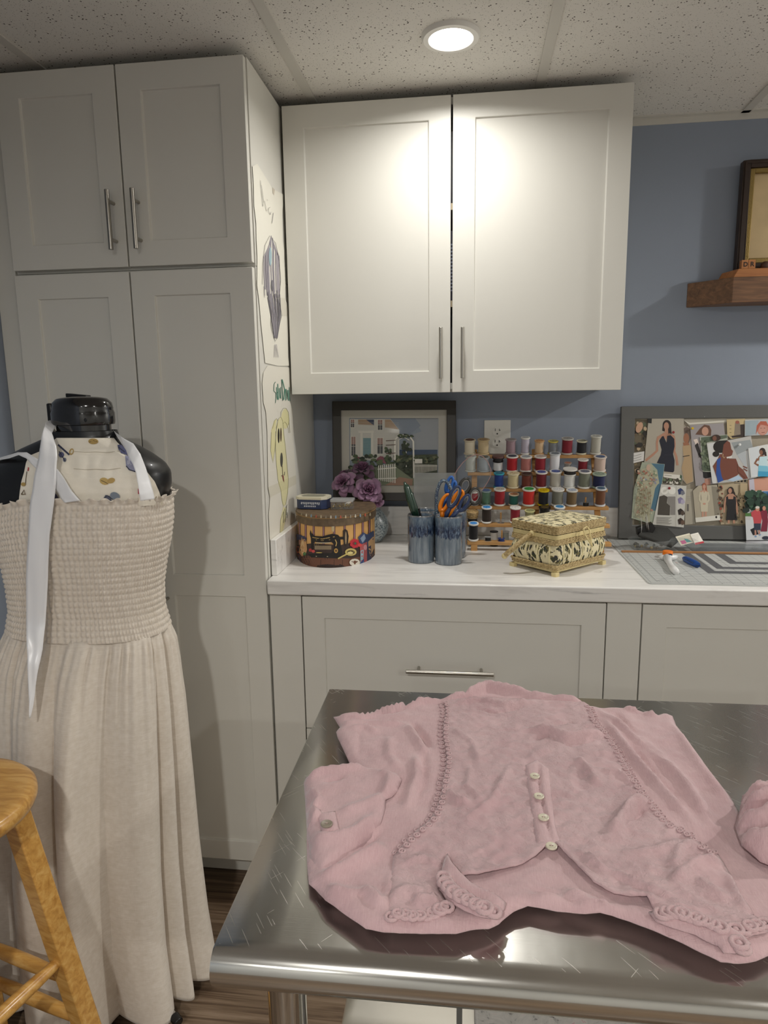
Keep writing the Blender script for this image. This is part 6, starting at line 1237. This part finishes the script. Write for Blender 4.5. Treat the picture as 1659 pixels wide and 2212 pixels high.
# ---------------------------------------------------------------- pink blouse on the table
def tpl(px, py, h=.010): q = at(px, py, 2, TZ+h); return (q.x, q.y)
def K7(x, y): return 640+x/3.19, 1460+y/3.19
def K8(x, y): return 1140+x/3.197, 1460+y/3.197
PK = NT('dusty_pink_linen', .9); c = PK.coord()
wv = PK.noise(PK.coord((900, 120, 120)), 1.0, 2); wv2 = PK.noise(PK.coord((120, 900, 120)), 1.0, 2); bl = PK.noise(c, 18, 4)
PK.base(PK.ramp(PK.math('ADD', PK.math('MULTIPLY', bl, .6), PK.math('MULTIPLY', wv, .4)), [(.35, '#c09ea1'), (.65, '#cfafb1')])); PK.b.inputs['Sheen Weight'].default_value = .3
PK.bump(PK.math('ADD', PK.math('ADD', wv, wv2), PK.math('MULTIPLY', PK.noise(c, 130, 4), 1.5)), .35, .0012); PK = PK.m
PE = NT('embroidered_pink', .9); c = PE.coord()
vo = PE.n('ShaderNodeTexVoronoi', {'Vector': PE.coord((1, 1, 1)), 'Scale': 95.0}, feature='DISTANCE_TO_EDGE').outputs['Distance']
dn = PE.noise(c, 160, 5, .65, 1.5); pat = PE.math('GREATER_THAN', PE.noise(c, 22, 3), .44)
hh = PE.math('MULTIPLY', PE.math('ADD', PE.math('MULTIPLY', dn, 1.6), PE.math('LESS_THAN', vo, .05)), PE.math('ADD', .35, PE.math('MULTIPLY', pat, .8)))
PE.base(PE.ramp(PE.noise(c, 18, 4), [(.35, '#c09ea1'), (.65, '#cfafb1')])); PE.b.inputs['Sheen Weight'].default_value = .3; PE.bump(hh, .6, .0022); PE = PE.m
blouse = thing('pink_blouse', 'dusty pink blouse with crochet trim laid out on the steel table', 'blouse', (.62, -1.6, TZ))
def segd(X, Y, pts):
    D = np.full(X.shape, 9.0); T = np.zeros(X.shape); tot = sum(math.dist(pts[i], pts[i+1]) for i in range(len(pts)-1)); acc = 0; S = np.zeros(X.shape)
    for i in range(len(pts)-1):
        ax_, ay = pts[i]; bx_, by = pts[i+1]; dx, dy = bx_-ax_, by-ay; L2 = dx*dx+dy*dy+1e-12; L = math.sqrt(L2)
        t_ = np.clip(((X-ax_)*dx+(Y-ay)*dy)/L2, 0, 1); d = np.hypot(X-ax_-t_*dx, Y-ay-t_*dy); m_ = d < D
        T = np.where(m_, (acc+t_*L)/tot, T); S = np.where(m_, np.sign((X-ax_)*dy-(Y-ay)*dx), S); D = np.where(m_, d, D); acc += L
    return D, T, S
def ridges(X, Y, R):
    h = np.zeros(X.shape)
    for pts, w_, a in R:
        D, T, S = segd(X, Y, [tpl(*p) for p in pts]); h += 1.45*a*np.exp(-(D/w_)**2)*np.clip(np.minimum(T, 1-T)*5+.12, 0, 1)
    return h
def crumple(X, Y, amp, f, seed, aniso=(1, 1), rot=0):
    o = np.zeros(len(X)); cr, sr = math.cos(rot), math.sin(rot)
    for i in range(len(X)):
        x, y = (X[i]*cr-Y[i]*sr)*aniso[0], (X[i]*sr+Y[i]*cr)*aniso[1]; v = Vector((x*f, y*f, seed))
        o[i] = (.6-abs(noise.noise(v))*2)*.6+.5*noise.noise(v*2.1)+.25*noise.noise(v*4.7)+.35*(.4-abs(noise.noise(v*3.1)))
    return o*amp
def sheet(name, outline, base, R=(), step=.005, amp=.0018, f=26, seed=1, edge=.006, drop=.004, mat=PK, lift=None, aniso=(1, 1), rot=0, th=.0016, parent=None, fine=.0006):
    pts = [tpl(*p) for p in outline]
    v2, f2 = fill(pts, step); A = np.array(v2); X, Y = A[:, 0], A[:, 1]
    De, _, _ = segd(X, Y, pts+[pts[0]])
    b_ = base(X, Y) if callable(base) else np.full(X.shape, float(base))
    z = TZ+b_-drop*np.exp(-(De/edge)**2)+crumple(X, Y, amp, f, seed, aniso, rot)*np.clip(De/.012, .25, 1)+crumple(X, Y, fine, f*5, seed+5)+ridges(X, Y, R)*np.clip(De/.008+.15, 0, 1)
    if lift: 
        for pts_, w_, a in lift:
            D, T, S = segd(X, Y, [tpl(*p) for p in pts_]); z += a*np.exp(-(D/w_)**2)
    z = np.maximum(z, TZ+.0022)
    m = MB(); m.add([(X[i], Y[i], z[i]) for i in range(len(X))], f2)
    return m.build(name, mat, blouse if parent is None else parent, angle=180, solid=th, fix=False)
OUT = [(720, 1544), (743, 1541), (778, 1544), (828, 1533), (878, 1524), (910, 1512), (931, 1507), (953, 1511), (1000, 1507), (1025, 1491), (1051, 1484), (1095, 1490), (1140, 1499), (1203, 1507), (1259, 1512), (1274, 1522), (1300, 1526), (1328, 1524), (1371, 1532), (1390, 1540), (1415, 1542), (1434, 1536), (1453, 1542), (1461, 1562), (1500, 1613), (1534, 1660), (1578, 1716), (1601, 1754), (1640, 1800), (1720, 1850), (1730, 1960), (1700, 2050), (1659, 2068), (1634, 2080),
       (1587, 2091), (1556, 2090), (1515, 2070), (1468, 2045), (1421, 2023), (1359, 1998), (1296, 1979), (1265, 1982), (1203, 1976), (1140, 1963), (1110, 1972), (1091, 1985), (1079, 1998), (1057, 2009), (1016, 2018), (985, 2027), (922, 2027), (828, 2024), (790, 2015), (750, 1987), (703, 1952), (681, 1921), (667, 1908), (663, 1861), (662, 1800), (665, 1760), (700, 1690), (767, 1662), (753, 1639), (729, 1588), (726, 1576), (734, 1567)]
R0 = [ # long soft folds of the body and sleeves
 ([K8(470, 240), K8(640, 350), K8(850, 520), K8(1050, 720), K8(1180, 900), K8(1270, 1060)], .007, .007), ([K8(520, 300), K8(700, 540), K8(900, 760), K8(1080, 960), K8(1180, 1080)], .006, .0065),
 ([K8(600, 260), K8(760, 440), K8(980, 640)], .004, -.005), ([K8(700, 480), K8(880, 700), K8(1100, 950)], .004, -.005), ([K8(1020, 340), K8(1180, 620), K8(1400, 900)], .008, .004), ([K8(660, 230), K8(760, 250), K8(900, 290)], .004, .006),
 ([K7(800, 330), K7(870, 420), K7(920, 510)], .0045, -.006), ([K7(770, 350), K7(850, 470), K7(900, 560)], .006, .005), ([K7(880, 520), K7(880, 700), K7(800, 920)], .005, -.004), ([K7(820, 560), K7(830, 720), K7(760, 940)], .006, .006), ([K7(640, 430), K7(640, 560), K7(720, 660)], .006, .004),
 ([K7(300, 340), K7(480, 330), K7(620, 340), K7(760, 330)], .004, .005), ([K7(350, 370), K7(480, 360), K7(560, 400)], .004, .004), ([K7(440, 380), K7(430, 560)], .0018, -.0025), ([K7(260, 290), K7(440, 300), K7(640, 250), K7(860, 190), K7(1000, 180)], .004, .008), ([K7(330, 262), K7(440, 292), K7(700, 250), K7(850, 180)], .0022, -.006),
 ([K7(1000, 190), K7(1180, 150), K7(1310, 95), K7(1500, 130), K7(1659, 160)], .007, .012), ([K7(1120, 190), K7(1300, 165), K7(1500, 190)], .003, -.006), ([K8(0, 155), K8(200, 180), K8(380, 190)], .005, .008),
 ([K7(200, 1400), K7(400, 1250), K7(600, 1060)], .005, -.004), ([K7(160, 1440), K7(380, 1330), K7(620, 1180)], .008, .008), ([K7(420, 1540), K7(540, 1680)], .006, -.005), ([K7(470, 1500), K7(600, 1650)], .006, .006), ([K7(650, 1380), K7(600, 1780)], .0022, .003), ([K7(200, 1500), K7(420, 1560), K7(560, 1690)], .009, .005),
 ([K8(240, 1500), K8(420, 1620), K8(560, 1640)], .006, .004), ([K8(0, 1500), K8(300, 1580), K8(600, 1620)], .004, -.003), ([K8(0, 1580), K8(360, 1560), K8(640, 1680)], .004, .004)]
def hemlift(X, Y):
    yl = TO.y-TD; k = np.clip((-Y-1.70)/.12, 0, 1); return .012+.006*k
sheet('back_panel', OUT, hemlift, R0, step=.0050, amp=.0024, f=24, seed=3, edge=.006, drop=.006, lift=[([(1150, 1970), (1265, 1985), (1359, 2000), (1468, 2047), (1556, 2092)], .018, .004), ([(703, 1952), (790, 2015), (922, 2027), (1016, 2018)], .014, .003)])
def hl(o): return lambda X, Y: hemlift(X, Y)+o
# embroidered front between the crochet seams, split below the last button
LS = [K7(1010, 180), K7(1030, 250), K7(1015, 340), K7(1010, 420), K7(1025, 500), K7(1035, 570), K7(1030, 660), K7(1010, 740), K7(1000, 820), K7(975, 910), K7(945, 980), K7(900, 1030), K7(850, 1070), K7(790, 1120), K7(740, 1180), K7(690, 1245)]
RS = [K8(420, 215), K8(445, 265), K8(470, 330), K8(530, 390), K8(575, 450), K8(615, 510), K8(645, 570), K8(680, 630), K8(715, 700), K8(750, 760), K8(800, 830), K8(860, 900), K8(920, 980), K8(980, 1050), K8(1060, 1080), K8(1140, 1130), K8(1200, 1190), K8(1310, 1250)]
RF = [ ([K8(0, 400), K8(140, 420), K8(250, 470), K8(400, 450), K8(530, 430)], .006, .009), ([K8(200, 350), K8(340, 350)], .0035, -.004), ([K8(0, 480), K8(140, 440), K8(270, 500), K8(460, 480)], .004, -.004), ([K7(1060, 230), K7(1250, 200), K7(1440, 230), K7(1659, 210)], .004, .006), ([K7(1240, 250), K7(1380, 280), K7(1560, 240)], .0035, -.0045),
 ([K8(850, 900), K8(720, 930), K8(640, 1050), K8(560, 1160)], .007, .010), ([K8(820, 930), K8(720, 1010), K8(640, 1090)], .005, -.005), ([K8(340, 600), K8(440, 720), K8(480, 790)], .006, .006), ([K8(480, 680), K8(620, 700), K8(740, 800)], .004, .004), ([K7(1060, 380), K7(1220, 500), K7(1260, 640)], .005, .004), ([K7(1040, 830), K7(1120, 900), K7(1200, 910)], .005, .005), ([K7(1480, 640), K7(1420, 760), K7(1350, 900), K7(1200, 1000)], .004, .004), ([K7(1200, 660), K7(1180, 800), K7(1300, 920)], .004, .003),
 ([K7(740, 1340), K7(880, 1310), K7(1000, 1340)], .004, .004), ([K7(620, 1600), K7(760, 1540), K7(900, 1560)], .006, .004), ([K7(800, 1620), K7(980, 1600)], .004, .005)]
SLIT = [(1160, 1672), (1163, 1728), (1173, 1772), (1183, 1810), (1191, 1832)]
LFT = [K7(1010, 182)]+[(1000, 1513), (1060, 1512), (1120, 1514), (1160, 1517), (1162, 1600), (1157, 1650)]+SLIT+[(1180, 1842), (1155, 1866), (1120, 1880), (1079, 1895), (1032, 1908), (1000, 1911), (985, 1890), (966, 1860), (958, 1880), (950, 1905), (948, 1935), (962, 1960), (978, 1985), (940, 1990), (900, 2003), (870, 2008), (835, 2006), (836, 1960), (846, 1900), (850, 1855)]+LS[::-1][:-1]
RGT = [(1160, 1517), (1215, 1520), (1262, 1522)]+RS+[K8(1330, 1280), K8(1400, 1400), K8(1480, 1580), K8(1560, 1700), (1620, 1990), (1659, 2010), (1659, 2030), (1620, 2040), (1560, 2058), (1500, 2040), (1460, 2027), (1421, 2012), (1413, 1983), (1396, 1960), (1359, 1960), (1325, 1953), (1281, 1926), (1234, 1873), (1204, 1842)]+SLIT[::-1]+[(1157, 1650), (1162, 1600)]
RG2 = [([K8(330, 1240), K8(520, 1400), K8(760, 1500), K8(1000, 1590)], .005, .007), ([K8(480, 1380), K8(700, 1490), K8(980, 1600)], .0035, -.005), ([K8(1150, 1190), K8(1040, 1260), K8(1010, 1400)], .006, .006), ([K8(1360, 1320), K8(1180, 1340), K8(980, 1490)], .006, .007), ([K8(1400, 1400), K8(1460, 1560), K8(1560, 1700)], .006, .008), ([K8(700, 1270), K8(900, 1250), K8(1050, 1190)], .005, .004), ([K8(1160, 1450), K8(1300, 1560), K8(1400, 1600)], .005, .004)]
iR = RGT.index(SLIT[-1]); right_part = RGT[2:iR]
FRONT = LFT[:4]+right_part+[(x+3, y) for x, y in SLIT[::-1]]+SLIT[1:]+LFT[LFT.index(SLIT[-1])+1:]
sheet('embroidered_front', FRONT, hl(.0044), RF+RG2, step=.0040, amp=.0036, f=42, seed=11, edge=.004, drop=.0022, mat=PE, fine=.0013, lift=[([(1180, 1842), (1142, 1890), (1079, 1902), (1032, 1911), (1000, 1911)], .010, .006), ([(1204, 1842), (1234, 1873), (1281, 1926), (1325, 1953), (1396, 1960)], .008, .006), ([(1421, 2012), (1500, 2040), (1560, 2058)], .010, .004)])
# button placket
m_pl = [(1135, 1664), (1160, 1652), (1186, 1672), (1192, 1740), (1200, 1800), (1212, 1838), (1190, 1846), (1160, 1838), (1150, 1780), (1142, 1720)]
sheet('button_placket', m_pl, hl(.0085), [([(1163, 1660), (1166, 1728), (1177, 1772), (1190, 1832)], .0018, -.0040), ([(1146, 1740), (1170, 1742)], .0015, .002), ([(1140, 1700), (1168, 1698)], .0012, .0015)], step=.0032, amp=.0010, f=50, seed=31, edge=.003, drop=.003, mat=PK)
# folded left sleeve with its button tab
SL = [(656, 1690), (661, 1677), (690, 1671), (718, 1668), (767, 1661), (806, 1664), (840, 1668), (867, 1677), (868, 1692), (858, 1715), (846, 1728), (833, 1736), (831, 1758), (824, 1784), (784, 1828), (743, 1862), (703, 1900), (690, 1908), (676, 1880), (668, 1850), (668, 1830), (663, 1800), (661, 1767), (659, 1728)]
RSL = [([K7(70, 740), K7(200, 700), K7(330, 690), K7(480, 660)], .004, .006), ([K7(80, 820), K7(160, 900), K7(120, 960)], .004, .006), ([K7(190, 770), K7(330, 740)], .0035, -.005), ([K7(70, 950), K7(150, 1010), K7(90, 1060)], .004, .007), ([K7(90, 1150), K7(220, 1180), K7(420, 1130), K7(560, 1010)], .008, .006), ([K7(300, 1000), K7(480, 930), K7(620, 870)], .008, .004), ([K7(560, 700), K7(640, 730), K7(620, 850)], .005, .004)]
sheet('sleeve', SL, .019, RSL, step=.0045, amp=.0020, f=24, seed=41, edge=.006, drop=.010, rot=.4, lift=[([(866, 1690), (833, 1736), (825, 1783)], .008, .006)])
sheet('sleeve_tab', [K7(150, 1010), K7(270, 990), K7(300, 1130), K7(180, 1150)], .0245, [([K7(175, 1140), K7(155, 1020), K7(262, 1000), K7(288, 1120), K7(180, 1140)], .0012, -.0012)], step=.003, amp=.0006, f=40, seed=44, edge=.0025, drop=.003)
# bunched right sleeve
RB = [(1594, 1790), (1600, 1752), (1603, 1728), (1618, 1713), (1644, 1699), (1700, 1688), (1765, 1720), (1800, 1800), (1780, 1900), (1700, 1905), (1640, 1880), (1600, 1850), (1585, 1815)]
def dome(X, Y): cx, cy = tpl(1695, 1800, .02); return .012+.042*np.exp(-(((X-cx)/.075)**2+((Y-cy)/.075)**2))
RRB = [([(1600, 1752), (1630, 1760), (1690, 1745)], .005, .010), ([(1610, 1735), (1650, 1725), (1720, 1715)], .004, .009), ([(1590, 1790), (1630, 1800), (1700, 1780)], .005, .012), ([(1595, 1770), (1640, 1780), (1700, 1762)], .0035, -.009), ([(1585, 1812), (1630, 1830), (1700, 1820)], .005, .010), ([(1600, 1800), (1640, 1815), (1700, 1800)], .0035, -.010), ([(1590, 1840), (1640, 1862), (1700, 1870)], .006, .010), ([(1600, 1828), (1650, 1845)], .003, -.009), ([(1650, 1700), (1660, 1740)], .004, -.006)]
sheet('sleeve', RB, dome, RRB, step=.0045, amp=.0045, f=34, seed=51, edge=.008, drop=.009)
# turned-up lace band at the left front and loop at the right hem
band_ = [K7(1040, 1270), K7(1075, 1350), K7(1130, 1420), K7(1200, 1490), K7(1290, 1550), K7(1400, 1600), K7(1445, 1640), K7(1430, 1690), K7(1390, 1735), K7(1330, 1755), K7(1250, 1740), K7(1160, 1700), K7(1080, 1650), K7(1020, 1590), K7(995, 1500), K7(1000, 1400), K7(1015, 1330)]
sheet('hem_band', band_, hl(.011), [([K7(1030, 1280), K7(1110, 1410), K7(1280, 1545), K7(1430, 1630)], .004, .006), ([K7(1010, 1450), K7(1100, 1560), K7(1300, 1650)], .006, -.003)], step=.0038, amp=.0012, f=34, seed=61, edge=.004, drop=.005)
sheet('hem_band', [(1400, 1992), (1421, 1984), (1500, 2002), (1560, 2022), (1600, 2040), (1620, 2066), (1596, 2088), (1560, 2086), (1548, 2070), (1500, 2046), (1440, 2026), (1414, 2014)], hl(.0105), [([(1420, 1990), (1500, 2008), (1580, 2036)], .004, .005), ([(1500, 2050), (1545, 2066)], .0035, -.004)], step=.004, amp=.0015, f=34, seed=71, edge=.004, drop=.005)
# crochet rosette trim
dgraph = bpy.context.evaluated_depsgraph_get()
def top_z(x, y):
    best = TZ+.012
    for o in blouse.children:
        if o.name.startswith('lace') or o.name.split('.')[0] == 'button': continue
        if o.type != 'MESH': continue
        L = Vector((x, y, 2))-ORG[o.name]
        tree = TREES.get(o.name)
        if tree is None:
            from mathutils.bvhtree import BVHTree
            me = o.data; tree = BVHTree.FromPolygons([v.co[:] for v in me.vertices], [p.vertices[:] for p in me.polygons]); TREES[o.name] = tree
        h = tree.ray_cast(L, Vector((0, 0, -1)), 3)
        if h[0] is not None: best = max(best, h[0].z+ORG[o.name].z)
    return best
TREES = {}
LACE = M('#c9a9ab', .9, name='pink_crochet', sheen=.3, bump=.5, bscale=900)
def trim(path, r, n, seed, double=False, up=.0011):
    P_ = [tpl(*p, .014) for p in path]; L = [0]
    for i in range(len(P_)-1): L.append(L[-1]+math.dist(P_[i], P_[i+1]))
    m = MB(); rr = random.Random(seed)
    for k in range(n):
        s_ = L[-1]*(k+.5)/n; i = max(j for j in range(len(L)) if L[j] <= s_); i = min(i, len(P_)-2); f = (s_-L[i])/(L[i+1]-L[i]+1e-9)
        x = P_[i][0]+(P_[i+1][0]-P_[i][0])*f; y = P_[i][1]+(P_[i+1][1]-P_[i][1])*f; dx, dy = P_[i+1][0]-P_[i][0], P_[i+1][1]-P_[i][1]; q = math.hypot(dx, dy); nx, ny = -dy/q, dx/q
        for s2 in ((-1, 1) if double else (0,)):
            cx, cy = x+nx*r*.62*s2, y+ny*r*.62*s2; rk = r*(.66 if double else 1)*(.9+.2*rr.random()); z = top_z(cx, cy)+up
            ring_ = [Vector((cx+rk*.72*math.cos(t_), cy+rk*.72*math.sin(t_), z+.0003*math.sin(3*t_+k))) for t_ in [2*math.pi*j/12 for j in range(12)]]
            m.tube(ring_, rk*.27, 6, closed=True); m.sphere((cx, cy, z-.0002), rk*.36, 8, 6, (1, 1, .7))
    return m.build('lace_trim', LACE, blouse, angle=180, fix=False, label='row of raised crochet rosettes')
trim(LS, .0066, 34, 1, True); trim(RS, .0062, 34, 2, True)
trim([K7(1010, 1420), K7(1035, 1500), K7(1080, 1560), K7(1150, 1610), K7(1240, 1665), K7(1320, 1700), K7(1390, 1705)], .0095, 9, 3)
trim([(838, 1998), (862, 1990), (892, 1994), (920, 1990), (945, 1980), (972, 1972)], .0080, 9, 4)
trim([(1422, 2002), (1450, 1998), (1490, 2010), (1530, 2024), (1560, 2036)], .0085, 9, 5)
trim([(1580, 2030), (1610, 2020), (1640, 2012), (1670, 2000)], .0080, 6, 6); trim([(1590, 2062), (1604, 2075)], .0095, 2, 7)
# buttons
BT_ = M('#d3ccb6', .35, name='horn_button', vary=.1, vscale=300); HOLE = M('#6d6450', .6)
def button(px, py, r, z=None, mt_=BT_):
    x, y = tpl(px, py, .018); zz = top_z(x, y)+.0008
    m = MB(); m.lathe([(0, 0), (r*.8, 0), (r, .0008), (r, .0022), (r*.88, .0028), (r*.62, .0022), (0, .0020)], (x, y, zz), 26); m.mat(1)
    for s_ in (-1, 1): m.lathe([(0, 0), (.0008, 0), (.0008, .0001), (0, .0001)], (x+s_*.0014, y, zz+.0021), 8)
    m.mat(2).tube([(x-.0014, y, zz+.0024), (x, y, zz+.0028), (x+.0014, y, zz+.0024)], .0004, 5)
    return m.build('button', [mt_, HOLE, M('#c9aeaa', .8)], blouse, angle=50, label='small pale horn button')
for px, py in ((1155, 1685), (1164, 1729), (1174, 1774), (1191, 1831)): button(px, py, .0064)
button(706, 1795, .0070, mt_=M('#93897a', .4, name='grey_button'))
